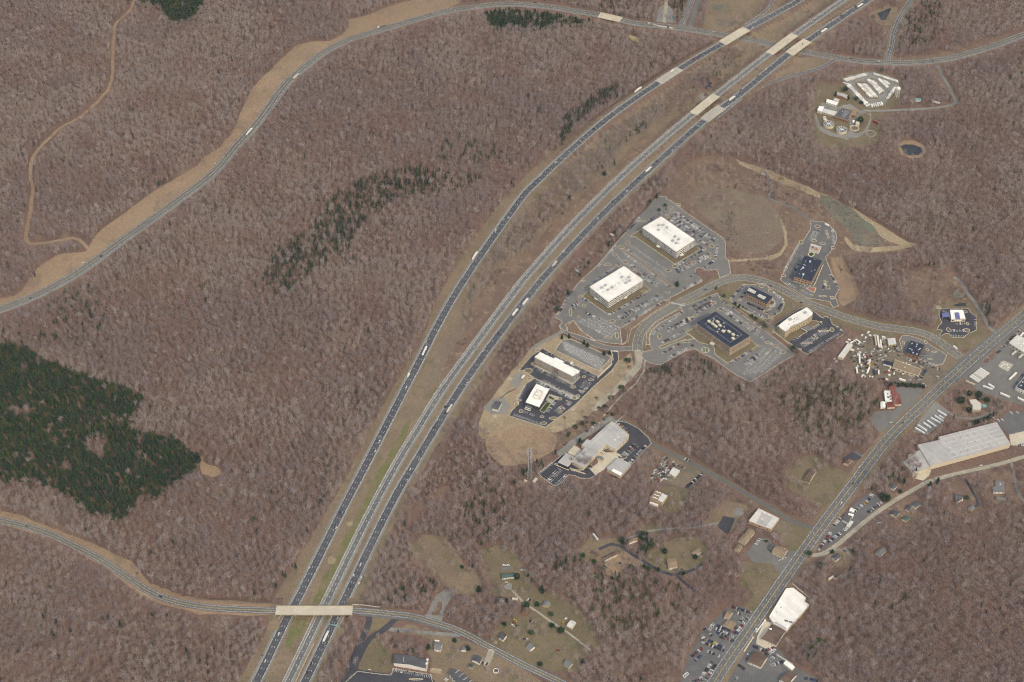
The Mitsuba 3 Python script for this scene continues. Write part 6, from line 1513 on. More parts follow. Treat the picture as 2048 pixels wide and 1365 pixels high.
# apartments and houses
row('the bays in front of the apartment row', 787,1340,860,1354,22,.28, ['white', 'white', 'silver', 'black'])
row('the bays of the stepped apartment row', 890,1358,905,1372,6,.7, ['white', 'black'])
for x, y, a, pn, kd, lb in ((966,1327,1.2, 'black', 'car', 'black car on the left of the concrete driveway'),(970,1328,1.2, 'white', 'car', 'white car in the middle of the concrete driveway'),(974,1329,1.2, 'black', 'suv', 'black car on the right of the concrete driveway'),
                            (1048.5,1279,.4, 'black', 'car', 'black car parked beside a white one on the lawn'),(1053,1280,.6, 'white', 'pickup', 'white car parked beside the black one on the lawn'),(1030,1242,-.6, 'yellow', 'van', 'yellow van beside the red pickup among the houses'),(1029,1247,-.6, 'red', 'pickup', 'red pickup between the yellow van and the white van'),
                            (1025,1252,-.6, 'white', 'van', 'white van beside the red pickup among the houses'),(1034,1252.5,-.5, 'black', 'car', 'black car below the red pickup among the houses'),(1061,1243,1.1, 'black', 'car', 'black car at the end of the pale footpath'),(1064.5,1244.5,1.1, 'silver', 'car', 'silver car at the end of the pale footpath'),
                            (1116,1301.5,.2, 'red', 'van', 'dark red van alone on the open lawn'),(1131.5,1239,.8, 'white', 'van', 'white camper van beside the tin-roofed house'),(1125,1247,.9, 'yellow', 'pickup', 'yellow loader beside the tin-roofed house'),(1011,1166,.1, 'white', 'pickup', 'white pickup below the mobile home'),
                            (1008,1132,.05, 'white', 'van', 'left white boat trailer on the slab by the mobile home'),(1016,1132,.05, 'white', 'van', 'right white boat trailer on the slab by the mobile home'),(1056,1200,.9, 'white', 'car', 'white car beside the yellowish house'),(1060,1201,1.3, 'black', 'car', 'black car beside the yellowish house'),
                            (1200,1263,.7, 'white', 'car', 'white car abandoned at the wood edge'),(1690,1103,-.5, 'navy', 'car', 'dark blue car beside the highway cottage'),(1758,1047,.3, 'white', 'car', 'white car on the grey pad near the lane'),(1754.5,1049,.3, 'silver', 'car', 'silver car on the grey pad near the lane'),
                            (1962,932,.35, 'white', 'car', 'white car driving along the narrow lane'),(1987,838,-.9, 'white', 'van', 'left white van at the warehouse corner'),(1996,842,-.9, 'white', 'van', 'middle white van at the warehouse corner'),(2004,841,-.9, 'white', 'van', 'right white van at the warehouse corner'),(2022,827,-.9, 'white', 'van', 'upper white van near the dark yard'),
                            (2034,826,-.9, 'white', 'car', 'white car near the dark yard'),(1128,890,-.2, 'navy', 'car', 'dark blue car on the gravel drive below the shrubs'),(1099,960,-.3, 'white', 'car', 'white car at the tip of the lower hall car park'),(1127,955,.5, 'white', 'pickup', 'white pickup near the trees of the lower hall car park'),
                            (1205,906,.9, 'white', 'van', 'white van in the concrete court'),(1208,908,.9, 'white', 'van', 'second white van in the concrete court'),(1211,899,.4, 'white', 'car', 'white car beside the inner hall wall'),(1688,213,-.3, 'white', 'van', 'white van beside the sewage works'),(1692,280,.1, 'white', 'pickup', 'white pickup on the loop below the round tanks'),
                            (1782,846,.2, 'white', 'car', 'white car parked at the red-roofed restaurant entrance'),(1866,748,.9, 'tan', 'van', 'cream van at the highway side of the lorry yard'),(1846,770,.9, 'white', 'van', 'left white van at the conifer hedge'),(1851,773,1.0, 'white', 'van', 'right white van at the conifer hedge')):
    c = G(x, y)
    VEH.append(dict(p=(c[0], c[1], .12), ang=a, kind=kd, paint=pn, label=lb, group=None, keep=True))


def on_road(nm, x, y, off_z=.22):
    s, z, w = ROADS[nm]
    i = int(np.argmin((s[:, 0] - x) ** 2 + (s[:, 1] - y) ** 2))
    zc = float(z[i])
    for r, x0, x1 in SPANS:
        if r == nm and x0 - 8 < x < x1 + 8: off_z = .38
    c = G(x, y, zc + off_z)
    j0, j1 = max(0, i - 1), min(len(w) - 1, i + 1)
    d = w[j1] - w[j0]
    return c, math.atan2(d[1], d[0])


ROADCARS = dict(
    sb=('the western motorway carriageway', math.pi, [(991.5,462, 'white', 'van'),(1008,440, 'silver', 'car'),(1017,437, 'white', 'car'),(976,489, 'grey', 'car'),(952.5,522, 'silver', 'car'),(1112,326, 'white', 'van'),(1080,352, 'white', 'van'),(1160,282.5, 'silver', 'car'),(1187,259, 'black', 'suv'),(1209,247, 'black', 'car'),(1126,317, 'silver', 'car'),(1229,226, 'silver', 'car'),(813,775, 'white', 'suv'),(759,884, 'white', 'van'),(754,886, 'grey', 'pickup'),(761,872, 'silver', 'pickup'),(750.6,903, 'white', 'car'),(852,685, 'white', 'car'),(700,979, 'grey', 'car'),(680.6,1026, 'black', 'car'),(680,1041, 'grey', 'car'),(670.6,1049, 'blue', 'car'),(672.5,1056, 'white', 'car'),(652.5,1082.5, 'grey', 'pickup'),(620,1134, 'white', 'pickup'),(558,1269, 'white', 'suv'),(594,1200, 'grey', 'car'),(530.6,1323, 'white', 'car'),(1505,57, 'white', 'car'),(1508,53, 'silver', 'car'),(525,1312, 'grey', 'car')]),
    nb=('the eastern motorway carriageway', 0, [(1127,504, 'white', 'van'),(1195,437, 'white', 'car'),(1196.5,440, 'silver', 'car'),(1224,403.5, 'black', 'car'),(1254,384, 'white', 'van'),(1277,357.5, 'black', 'suv'),(890.6,814, 'black', 'suv'),(890,827, 'black', 'car'),(875,840, 'white', 'car'),(867,855, 'black', 'car'),(854,884, 'grey', 'car'),(841,905, 'navy', 'car'),(838,920, 'silver', 'car'),(933,768, 'white', 'pickup'),(961.6,719.6, 'navy', 'car'),(967,703, 'silver', 'car'),(815,961, 'silver', 'car'),(821,939.5, 'white', 'car'),(801,974, 'grey', 'car'),(721,1131, 'white', 'van'),(707,1151, 'white', 'car'),(701,1174, 'navy', 'car'),(742,1119, 'silver', 'car'),(722.5,1157, 'white', 'van'),(718,1168, 'white', 'van'),(675,1238, 'white', 'pickup'),(649,1294.6, 'silver', 'pickup'),(629,1313.5, 'grey', 'car'),(622.5,1328, 'black', 'car'),(614,1345, 'black', 'suv'),(1572.5,114, 'black', 'car'),(1561,118, 'black', 'car'),(1532.5,139, 'white', 'car'),(1515,153, 'black', 'car'),(1481,181, 'black', 'suv'),(1376.5,269, 'black', 'car'),(1385,265, 'black', 'car'),(1364,284, 'black', 'car'),(1345,301, 'white', 'car'),(1605,89, 'black', 'suv'),(1632.5,69, 'black', 'car'),(1710,12.5, 'black', 'pickup'),(1694,23, 'white', 'van'),(1682,31, 'black', 'suv'),(1686,33, 'black', 'car'),(1666,42, 'white', 'car'),(1659,47, 'white', 'van'),(1030,640, 'grey', 'car'),(1014,655, 'black', 'car'),(997,667, 'navy', 'car')]),
    russell=('the long western and northern road', 0, [(430,328, 'white', 'suv'),(452.5,309, 'grey', 'car'),(167,526, 'white', 'car'),(202.5,513, 'black', 'suv'),(61,597, 'navy', 'car'),(1703,118, 'black', 'suv'),(1758,123.5, 'white', 'car'),(1427.5,64, 'white', 'car'),(1847,125, 'black', 'car'),(1866,122.5, 'black', 'car'),(1855,120, 'white', 'car'),(1070,6, 'navy', 'car')]),
    over=('the overpass road', 0, [(321,1194, 'black', 'pickup'),(54,1053, 'green', 'car')]),
    us1=('the four-lane highway', 0, [(1719,935, 'white', 'suv'),(1706,968, 'black', 'car'),(1683,1007.5, 'white', 'van'),(1579,1154, 'grey', 'car'),(1806,846, 'black', 'car'),(1512,1260, 'white', 'van'),(1998,672, 'white', 'car')]),
    corp=('the curving office-park street', 0, [(1411,580, 'navy', 'car'),(1602.5,606, 'navy', 'car'),(1541,572.5, 'black', 'car')]),
    north_a=('the divided road leaving at the top', 0, [(1368,46, 'white', 'car'),(1365,35, 'black', 'car')]))
for nm, (road_, flip, lst) in ROADCARS.items():
    lst = sorted(lst, key=lambda c: -c[1]) if nm not in ('russell', 'over', 'corp') else sorted(lst)
    for i, (x, y, pn, kd) in enumerate(lst):
        c, a = on_road(nm, x, y)
        VEH.append(dict(p=tuple(c), ang=a + flip, kind=kd, paint=pn, label=f"{WORD.get(pn, pn)} {kd if kd != 'suv' else 'car'} on {road_}, {ORD(i + 1)} from {'left' if nm in ('russell', 'over', 'corp') else 'bottom'}", group='vehicles on ' + road_, keep=True))

CATS = dict(car='car', suv='car', van='van', pickup='pickup')
cam_d = lambda v: (v['p'][0] - CAM[0]) ** 2 + (v['p'][1] - CAM[1]) ** 2
order = sorted([v for v in VEH if not v.get('keep') and v['label']], key=cam_d)
keep = [v for v in VEH if v.get('keep')]
n_cars = sum(v['kind'] in ('car', 'suv') for v in keep)
rest = [v for v in VEH if not v.get('keep') and not v['label']]
for v in order:
    if n_cars < 296 or v['kind'] not in ('car', 'suv'):
        keep.append(v); n_cars += v['kind'] in ('car', 'suv')
    else: rest.append(v)
for i, v in enumerate(keep):
    b, gl, wh = CARS[v['kind']]
    tw = T().translate([float(t) for t in v['p']]).rotate([0,0,1], math.degrees(v['ang']))
    k = thing({'suv': 'car'}.get(v['kind'], v['kind']) if v['kind'] != 'pickup' else 'pickup', v['label'], CATS[v['kind']], v['group'])
    part(k, 'body', {**b, 'bsdf': ref('paint_' + v['paint']), 'to_world': tw})
    part(k, 'windows', {**gl, 'to_world': tw})
    if v.get('keep'):
        for w in wh: part(k, 'wheel', {**w, 'to_world': tw})
sk = 'parked_cars'
labels[sk] = {'label': 'hundreds of small parked cars filling the office, hotel and scrapyard lots', 'category': 'cars', 'kind': 'stuff'}
for i, v in enumerate(rest):
    kd = 'suv' if v['kind'] in ('suv', 'van', 'pickup') else 'car'
    scene[f'{sk}__{i + 1:03d}'] = {'type': 'instance', 'to_world': T().translate([float(t) for t in v['p']]).rotate([0,0,1], math.degrees(v['ang'])), 'g': ref(f"grp_{kd}_{v['paint']}")}
lot_key = {d['label']: k for k, d in labels.items() if k.split('_0')[0] in ('car_park', 'yard')  and 'label' in d}
for lb, qs in STALLS.items():
    V = np.array(qs).reshape(-1,2)
    n = len(qs)
    f = np.vstack([np.column_stack([4 * np.arange(n),4 * np.arange(n) + 1,4 * np.arange(n) + 2]), np.column_stack([4 * np.arange(n),4 * np.arange(n) + 2,4 * np.arange(n) + 3])])
    m = trimesh.Trimesh(np.column_stack([V, ground_z(V[:, 0], V[:, 1]) + .155]), f, process=False)
    if m.face_normals[:, 2].mean() < 0: m.faces = m.faces[:, ::-1]
    part(lot_key[lb], 'stall_line', mikit.ply(m, 'm_white_paint'), kind='stuff')

# lorries, trailers, caravans: rounded boxes
BOX = trimesh.convex.convex_hull(np.array([[x * (.5 - (.02 if abs(z) == 1 else 0)), y * (.5 - (.03 if z == 1 else 0)), z * .5] for x in (-1,1) for y in (-1,1) for z in (-1,.8,1)], float))
BOXP = mikit.ply(BOX, 'm_white_wall')
CAB = mikit.ply(trimesh.convex.convex_hull(np.array([[x, s * y, z] for s in (-1,1) for x, y, z in ((-1.6,1.22,.7),(1.2,1.22,.7),(-1.6,1.22,3.4),(-.4,1.15,3.7),(.6,1.15,2.7),(.7,1.15,1.8),(2.3,1.0,1.6),(2.4,1.0,.6))], float)), 'm_white_wall', smooth=20)
WHL = trimesh.creation.cylinder(.5,.5, sections=12); WHL.apply_transform(trimesh.transformations.rotation_matrix(math.pi / 2, [1,0,0]))
WHL = mikit.ply(WHL, 'm_rubber')


def rbox(mat, c, size, ang):
    return {**BOXP, 'bsdf': ref(mat), 'to_world': T().translate([float(t) for t in c]).rotate([0,0,1], math.degrees(ang)).scale([float(t) for t in size])}


def at_local(c, ang, x, y, z):
    return (c[0] + math.cos(ang) * x - math.sin(ang) * y, c[1] + math.sin(ang) * x + math.cos(ang) * y, c[2] + z)


def semi(label, c, ang, cab='paint_white', box='m_white_wall', L=15.5, group=None, hasbox=True):
    k = thing('semi_truck', label, 'lorry', group)
    if hasbox: part(k, 'trailer', rbox(box, at_local(c, ang, -1.5,0,2.6),(L, 2.6,2.9), ang))
    else: part(k, 'flatbed', rbox('m_metal_dark', at_local(c, ang, -1.5,0,1.2),(L, 2.5,.4), ang))
    tw = lambda p: T().translate([float(t) for t in p]).rotate([0,0,1], math.degrees(ang))
    part(k, 'cab', {**CAB, 'bsdf': ref(cab), 'to_world': tw(at_local(c, ang, L / 2 + .9,0,0))})
    part(k, 'windscreen', cube('car_glass', at_local(c, ang, L / 2 + 1.62,0,2.25),(.12,2.0,.8), ang))
    for x in (-L / 2 + .2,-L / 2 + 1.6, L / 2 - 1.0, L / 2 + 2.3):
        for s in (-1,1): part(k, 'wheel', {**WHL, 'to_world': tw(at_local(c, ang, x, s * 1.05,.5))})
    return k


def trailer(label, p0, p1, mat='m_white_wall', group=None, name='trailer', cat='trailer', w=2.6, h=2.8, z0=1.1, zt=3.6):
    a, b = G(*p0, zt), G(*p1, zt)
    c = (a + b) / 2
    L = np.linalg.norm((b - a)[:2]); ang = math.atan2(b[1] - a[1], b[0] - a[0])
    k = thing(name, label, cat, group)
    part(k, 'body', rbox(mat, (c[0], c[1], z0 + h / 2),(L, w, h), ang))
    for x in (-L * .32,-L * .22):
        for s in (-1,1): part(k, 'wheel', {**WHL, 'to_world': T().translate([float(t) for t in at_local((c[0], c[1], 0), ang, x, s * (w / 2 - .25),.5)]).rotate([0,0,1], math.degrees(ang))})
    return k


SEMIS = [('sb', 950,513,0, 'paint_white', 'm_white_wall', 'white semi-trailer lorry heading south on the western carriageway, upper one'),('sb', 849.5,703,0, 'paint_white', 'm_white_wall', 'white semi-trailer lorry heading south on the western carriageway, middle one'),
         ('sb', 1276.5,181,0, 'paint_white', 'm_white_wall', 'white semi-trailer lorry on the western carriageway near the creek'),('nb', 1110,529,1, 'paint_red', 'm_cream_roof', 'pale semi-trailer lorry with red cab heading north'),('nb', 1050.5,606,1, 'paint_white', 'm_white_wall', 'upper of two white lorries close together heading north'),
         ('nb', 1030,627,1, 'paint_white', 'm_white_wall', 'lower of two white lorries close together heading north'),('nb', 1297,341,1, 'paint_white', 'm_white_wall', 'white semi-trailer lorry behind the dark red one'),('nb', 898.5,820,1, 'paint_white', 'm_cream_roof', 'pale-topped semi-trailer lorry beside dark cars heading north'),
         ('nb', 652,1275,1, 'paint_white', 'm_white_wall', 'big white semi-trailer lorry just below the overpass'),('nb', 1464,199,1, 'paint_white', 'm_white_wall', 'white semi-trailer lorry entering the creek bridge'),('nb', 1647.5,63,1, 'paint_white', 'm_white_wall', 'white semi-trailer lorry north of the eastern bridge'),('nb', 1720,13,1, 'paint_white', 'm_white_wall', 'long white semi-trailer lorry at the top edge'),
         ('russell', 499,265,0, 'paint_white', 'm_white_wall', 'white semi-trailer lorry on the long western road'),('russell', 592,155,1, 'paint_white', 'm_cream_roof', 'pale semi-trailer lorry in the bend of the western road')]
for nm, x, y, fwd, cb, bx, lb in SEMIS:
    c, a = on_road(nm, x, y)
    semi(lb, c, a + (0 if fwd else math.pi), cb, bx)
c, a = on_road('sb', 1393,116); semi('car transporter with red cab and empty-looking bed on the western carriageway', c, a + math.pi, 'paint_red', None, 15, None, False)
c, a = on_road('nb', 1309,327); semi('dark flatbed lorry with red cab ahead of the white one', c, a, 'paint_maroon', None, 11, None, False)
c, a = on_road('russell', 764,54); semi('empty flatbed lorry beside the upper tan field', c, a + math.pi, 'paint_white', None, 14, None, False)
for nm, x, y, fwd, lb in (('sb', 817,752,0, 'white box lorry on the western carriageway'),('sb', 1343.5,144,0, 'white box lorry on the concrete section'),('corp', 1910,697,0, 'white service lorry waiting before the junction'),('russell', 1241,30.6,1, 'dark coach on the cream bridge')):
    c, a = on_road(nm, x, y)
    k = thing('box_truck' if 'coach' not in lb else 'coach', lb, 'lorry' if 'coach' not in lb else 'coach')
    a += 0 if fwd else math.pi
    part(k, 'box', rbox('m_white_wall' if 'coach' not in lb else 'm_dark_wall', at_local(c, a, -1,0,1.9),(6.5,2.4,2.7), a))
    part(k, 'cab', rbox('paint_white' if 'coach' not in lb else 'm_dark_wall', at_local(c, a, 3.3,0,1.3),(2.0,2.1,1.9), a))
    for x_ in (-2.5,3.2):
        for s in (-1,1): part(k, 'wheel', {**WHL, 'to_world': T().translate([float(t) for t in at_local(c, a, x_, s, .5)]).rotate([0,0,1], math.degrees(a))})

TG = 'trailers parked in the gravel lay-by'
TP = ZB((665,800),(808,892),(690,888),(772,938),(620,888),(765,982),(555,918),(710,1002),(500,963),(640,1062),(435,998),(560,1082),(350,1038),(495,1132),(308,1083),(460,1172))
for i in range(8): trailer(f'{ORD(8 - i)} white box trailer from the lower left in the gravel lay-by', TP[2 * i], TP[2 * i + 1], 'm_metal_pale', TG)
for i in range(7):
    o = np.array([-27,26]) * i
    semi_p = ZB((1345 + o[0], 128 + o[1] * .82),(1490 + o[0], 222 + o[1] * .82))
    trailer(f'{ORD(i + 1)} white trailer from the upper right in the depot row', semi_p[0], semi_p[1], 'm_white_wall' if i != 4 else 'm_cream_roof', 'trailers backed up in the depot row')
for lb, pq, mt in (('tan trailer at the hedge corner of the depot', ((1120,332),(1262,395)), 'm_tan_wall'),('grey trailer behind bare branches at the depot hedge', ((1390,410),(1555,468)), 'm_metal_pale'),('white coach standing alone in the depot yard', ((1478,380),(1572,438)), 'm_white_wall'),
                   ('white semi-trailer crossing the depot yard', ((1812,315),(1928,200)), 'm_white_wall'),('long white trailer by the lower depot fence', ((1668,525),(1822,592)), 'm_white_wall'),('white trailer at the lower depot gate', ((1945,598),(2060,655)), 'm_white_wall'),
                   ('white trailer left at the upper depot dock', ((1985,-370),(2040,-440)), 'm_white_wall'),('trailer parked at the left depot dock', ((1855,-85),(1930,-150)), 'm_cream_roof'),('trailer parked at the right depot dock', ((1965,-35),(2040,-100)), 'm_cream_roof')):
    q = ZB(*pq); trailer(lb, q[0], q[1], mt, None)
for lb, pq, mt in (('tan semi-trailer with red cab in the lorry yard', ((800,250),(825,405)), 'm_tan_wall'),('white semi-trailer with pale blue cab in the lorry yard', ((838,245),(868,430)), 'm_white_wall'),('short white trailer beside the blue-cabbed one', ((890,315),(900,435)), 'm_white_wall'),
                   ('long white trailer among the wrecks', ((552,545),(556,688)), 'm_white_wall'),('white trailer above the yellow lorry', ((725,630),(705,700)), 'm_white_wall'),('white trailer below the yellow lorry', ((715,755),(672,850)), 'm_white_wall'),('yellow lorry among the wrecks', ((722,705),(712,745)), 'paint_yellow'),
                   ('white trailer at the wood side of the wrecks', ((505,750),(520,850)), 'm_white_wall'),('white bus before the conifer hedge', ((1185,938),(1292,972)), 'm_white_wall'),('pale green lorry at the repair shop corner', ((1510,740),(1575,768)), 'paint_tan'),('white tanker lying by the long grey shed', ((405,465),(470,485)), 'm_white_wall'),
                   ('red tractor lorry beside the long trailer', ((655,565),(690,600)), 'paint_red'),('navy box lorry at the yard centre', ((790,790),(800,865)), 'paint_navy'),('white pickup lorry in the yard centre', ((858,800),(862,862)), 'm_white_wall')):
    q = ZB((0,0)) and Z9(*pq); trailer(lb, q[0], q[1], mt, None, 'trailer' if 'trailer' in lb else 'lorry', 'trailer' if 'trailer' in lb else 'lorry')
SCRAP = [(690,200,.9, 'm_white_wall', 6),(595,243,0, 'm_white_wall', 5),(722,246,-.2, 'm_white_wall', 6),(650,285,1.3, 'm_white_wall', 5),(790,250,.4, 'm_metal_pale', 6),(930,270,-.2, 'm_white_wall', 6),(955,292,1.4, 'm_metal_pale', 6),(390,315,-.3, 'm_white_wall', 7),(355,355,-.4, 'm_white_wall', 7),(420,360,.6, 'm_white_wall', 7),(470,335,-.9, 'm_white_wall', 6),(505,320,-.9, 'm_white_wall', 6),(545,345,-.9, 'm_white_wall', 7),(540,380,.5, 'm_metal_pale', 5),(480,395,-.2, 'm_metal_dark', 6),(525,555,1.4, 'm_white_wall', 6),(560,520,-.1, 'm_metal_pale', 6),(620,560,1.2, 'm_white_wall', 5),(640,590,.3, 'm_metal_pale', 5),(600,640,.2, 'm_dark_wall', 6),(580,720,.7, 'm_white_wall', 5),(650,700,1.1, 'paint_navy', 5),(560,770,-.3, 'm_metal_dark', 5),(690,650,.4, 'm_white_wall', 4),(690,700,1.3, 'm_white_wall', 5),(150,625,-.6, 'm_white_wall', 5),(180,665,.3, 'm_metal_pale', 6),(65,780,.3, 'm_cream_roof', 6),(130,810,0, 'm_metal_dark', 5),(610,885,.2, 'm_white_wall', 5),(590,905,1.2, 'm_white_wall', 5),(640,905,.9, 'm_metal_pale', 5),(720,905,-.5, 'm_white_wall', 4),(755,915,1.1, 'm_white_wall', 4),(870,940,.2, 'm_dark_wall', 5),(940,940,-.3, 'paint_navy', 5),(985,950,-.4, 'm_white_wall', 5),(1050,765,.8, 'm_white_wall', 5),(1025,810,.4, 'm_white_wall', 4),(980,830,.1, 'paint_red', 6),(1030,880,-.1, 'm_white_wall', 6),(1090,800,1.1, 'paint_maroon', 5),(1105,860,1.2, 'm_white_wall', 5),(1245,865,1.2, 'm_white_wall', 4),(1018,462,1.2, 'm_white_wall', 4),(1055,500,1.1, 'paint_tan', 5)]
for i, (x, y, a, m, s) in enumerate(SCRAP):
    q = Z9((x, y))[0]
    c = G(*q, 2)
    wd = {'m_white_wall': 'white', 'm_metal_pale': 'grey', 'm_metal_dark': 'dark', 'm_dark_wall': 'black', 'm_cream_roof': 'cream', 'paint_navy': 'dark blue', 'paint_red': 'red', 'paint_maroon': 'dark red', 'paint_tan': 'tan'}[m]
    k = thing('scrap_vehicle', f'{wd} stripped lorry or van in the dirt yard, {ORD(1 + sum(t[3] == m and (t[0], t[1]) < (x, y) for t in SCRAP))} of its colour from the left', 'lorry', wd + ' wrecks in the dirt yard')
    part(k, 'body', rbox(m, (c[0], c[1], 1.55),(s * .72,2.3,2.1), a))
    part(k, 'cab', rbox('m_metal_dark' if i % 3 else m, at_local((c[0], c[1], 0), a, s * .5,0,1.1),(s * .26,2.0,1.5), a))
for lb, pq, mt in (('white container trailer alone on the ranch lawn', ((1186,1067),(1195.5,1079)), 'm_metal_pale'),('long white trailer on the wood track beside the blue-topped hut', ((1866,202),(1880,206)), 'm_white_wall'),('long red and white trailer beside the sewage ring basin', ((1746,241),(1758,246)), 'paint_red'),('white trailer in the gravel pad by the long hotel', ((1043,756),(1049,750)), 'm_white_wall'),
                   ('white bus parked at the north edge of the school lot', ((1650,447),(1658,451)), 'm_white_wall'),('white trailer behind the long hotel', ((1141,728),(1145,724)), 'm_white_wall'),('white camper on the highway verge at the sales lot', ((1701,1016),(1709,1021)), 'm_white_wall')):
    trailer(lb, pq[0], pq[1], mt, None)

RVG = []


def rv_row(desc, x0, y0, x1, y1, n, dx, dy, L=8.5):
    d = G(1740 + dx, 180 + dy)[:2] - G(1740,180)[:2]
    ang = math.atan2(d[1], d[0])
    for i in range(n):
        t = (i + .5) / n
        q = Z8((x0 + (x1 - x0) * t, y0 + (y1 - y0) * t))[0]
        c = G(*q, 2)
        l = L * (.8 + .4 * RV.random())
        mt = ['m_white_wall', 'm_white_roof', 'm_cream_roof', 'm_white_wall', 'm_metal_pale'][RV.integers(5)]
        k = thing('caravan', f'pale caravan, {ORD(i + 1)} from the upper left in {desc}', 'caravan', 'caravans in ' + desc)
        a = ang + RV.normal(0,.05)
        part(k, 'body', rbox(mt, (c[0], c[1], 1.9),(l, 2.5,2.6), a))
        part(k, 'awning_rail', cube('m_metal_dark', at_local((c[0], c[1], 0), a, 0,-1.3,1.7),(l * .7,.12,.5), a))
        part(k, 'roof_unit', cube('m_cream_roof', at_local((c[0], c[1], 0), a, l * .1,0,3.35),(1.2,.9,.35), a))


rv_row('the north-western arc of the storage yard', 545,330,900,230,15,5,3)
rv_row('the corner block of the storage yard', 540,375,600,390,3,5,2)
rv_row('the long western row of the storage yard', 610,400,935,740,19,5,-3,9)
rv_row('the southern row of the storage yard', 975,735,1165,695,6,3,7,9)
rv_row('the north-eastern arc of the storage yard', 1015,220,1410,350,16,2,4,6)
rv_row('the eastern edge of the storage yard', 1365,435,1235,625,8,5,-1,7)
rv_row('the left column of the inner block', 780,380,985,600,13,9,1,9)
rv_row('the right column of the inner block', 862,380,1062,600,13,9,1,9)
rv_row('the first short inner row', 925,310,1130,530,12,6,-3,7)
rv_row('the second short inner row', 985,325,1165,505,9,6,1,7)
rv_row('the third short inner row', 1090,300,1245,440,9,5,-3,6)
rv_row('the fourth short inner row', 1180,330,1260,390,5,8,1,7)


# ------------------------------------------------------------------ trees
def blades(n, pts, dirs, half, width, r):
    """n thin triangles centred on pts along dirs: twigs or needle sprays."""
    d = dirs / np.linalg.norm(dirs, axis=1, keepdims=True)
    s = np.cross(d, r.normal(size=(n, 3)))
    s /= np.linalg.norm(s, axis=1, keepdims=True)
    a, b, c = pts - d * half - s * width, pts - d * half + s * width, pts + d * half
    return np.stack([a, b, c], 1).reshape(-1,3)


def limb(p, q, r0, r1):
    """A tapered three-sided branch."""
    p, q = np.asarray(p, float), np.asarray(q, float)
    d = (q - p) / np.linalg.norm(q - p)
    u = np.cross(d, [.3,.9,.2]); u /= np.linalg.norm(u); v = np.cross(d, u)
    R = lambda c, r: [c + r * (u * math.cos(t) + v * math.sin(t)) for t in (0,2.1,4.2)]
    A, B = R(p, r0), R(q, r1)
    out = []
    for i in range(3):
        j = (i + 1) % 3
        out += [A[i], A[j], B[j], A[i], B[j], B[i]]
    return np.array(out)


def soup(*parts_):
    v = np.vstack(parts_)
    return trimesh.Trimesh(v, np.arange(len(v)).reshape(-1,3), process=False)


def bare_tree(seed, H=19.0, R=4.6, low=.36, n=230, width=.085):
    """Trunk mesh and twig mesh of a leafless broad-leaved tree."""
    r = np.random.default_rng(seed)
    tr = [limb([0,0,-.6], [0,0, H * .55], .26,.16), limb([0,0, H * .55], [r.normal(0,.5), r.normal(0,.5), H * .9], .16,.05)]
    tips = []
    for i in range(8):
        t = i * 2.4 + r.uniform(0,.8)
        z0 = H * r.uniform(low, .62)
        rr = R * r.uniform(.55,.95)
        tip = np.array([rr * math.cos(t), rr * math.sin(t), z0 + H * r.uniform(.18,.34)])
        tr.append(limb([0,0, z0], tip, .13,.04))
        tips.append((np.array([0,0, z0]), tip))
    tips.append((np.array([0,0, H * .5]), np.array([0,0, H * .97])))
    P_, D_ = [], []
    for i in range(n):
        a, b = tips[r.integers(len(tips))]
        s = r.uniform(.35,1.08)
        p = a + (b - a) * s + r.normal(0,.85,3) * np.array([1,1,.8])
        dd = (b - a) / np.linalg.norm(b - a) * .6 + r.normal(0,.55,3) + np.array([0,0,.55])
        P_.append(p); D_.append(dd)
    tw = blades(n, np.array(P_), np.array(D_),1.05, width, r)
    return soup(*tr), soup(tw)


def pine_tree(seed, H=17.0, R=2.6, n=150, open_=.30):
    r = np.random.default_rng(seed)
    tr = limb([0,0,-.5], [0,0, H * .95], .24,.05)
    z = H * (open_ + (1 - open_) * r.uniform(0,1, n) ** 1.15)
    rad = R * (1 - (z / H - open_) / (1 - open_)) ** .75 * r.uniform(.25,1.05, n) + .12
    t = r.uniform(0,2 * np.pi, n)
    p = np.column_stack([rad * np.cos(t), rad * np.sin(t), z])
    d = np.column_stack([np.cos(t), np.sin(t), r.uniform(-.1,.7, n)])
    return soup(tr), soup(blades(n, p, d, .75,.42, r))


def bush(seed, H=3.2, R=1.8, n=90, w=.07, half=.6):
    r = np.random.default_rng(seed)
    t = r.uniform(0,2 * np.pi, n); rr = R * np.sqrt(r.uniform(0,1, n)); z = H * r.uniform(.15,1, n) * np.sqrt(1 - (rr / R) ** 2 * .7)
    p = np.column_stack([rr * np.cos(t), rr * np.sin(t), z])
    return soup(blades(n, p, p * [1,1,.3] + [0,0,1] + r.normal(0,.5,(n, 3)), half, w, r))


def round_evergreen(seed, H=10.0, R=4.5, n=420):
    r = np.random.default_rng(seed)
    d = r.normal(size=(n, 3)); d /= np.linalg.norm(d, axis=1, keepdims=True)
    k = 1 + .28 * (nfbm(d * 2.2 + seed, 3, seed) - .5) * 2
    p = d * (r.uniform(.55,1.0, n) * k)[:, None] * [R, R, H * .5] + [0,0, H * .52]
    return soup(limb([0,0,-.3], [0,0, H * .6], .3,.12)), soup(blades(n, p, d + r.normal(0,.4,(n, 3)),.7,.45, r))


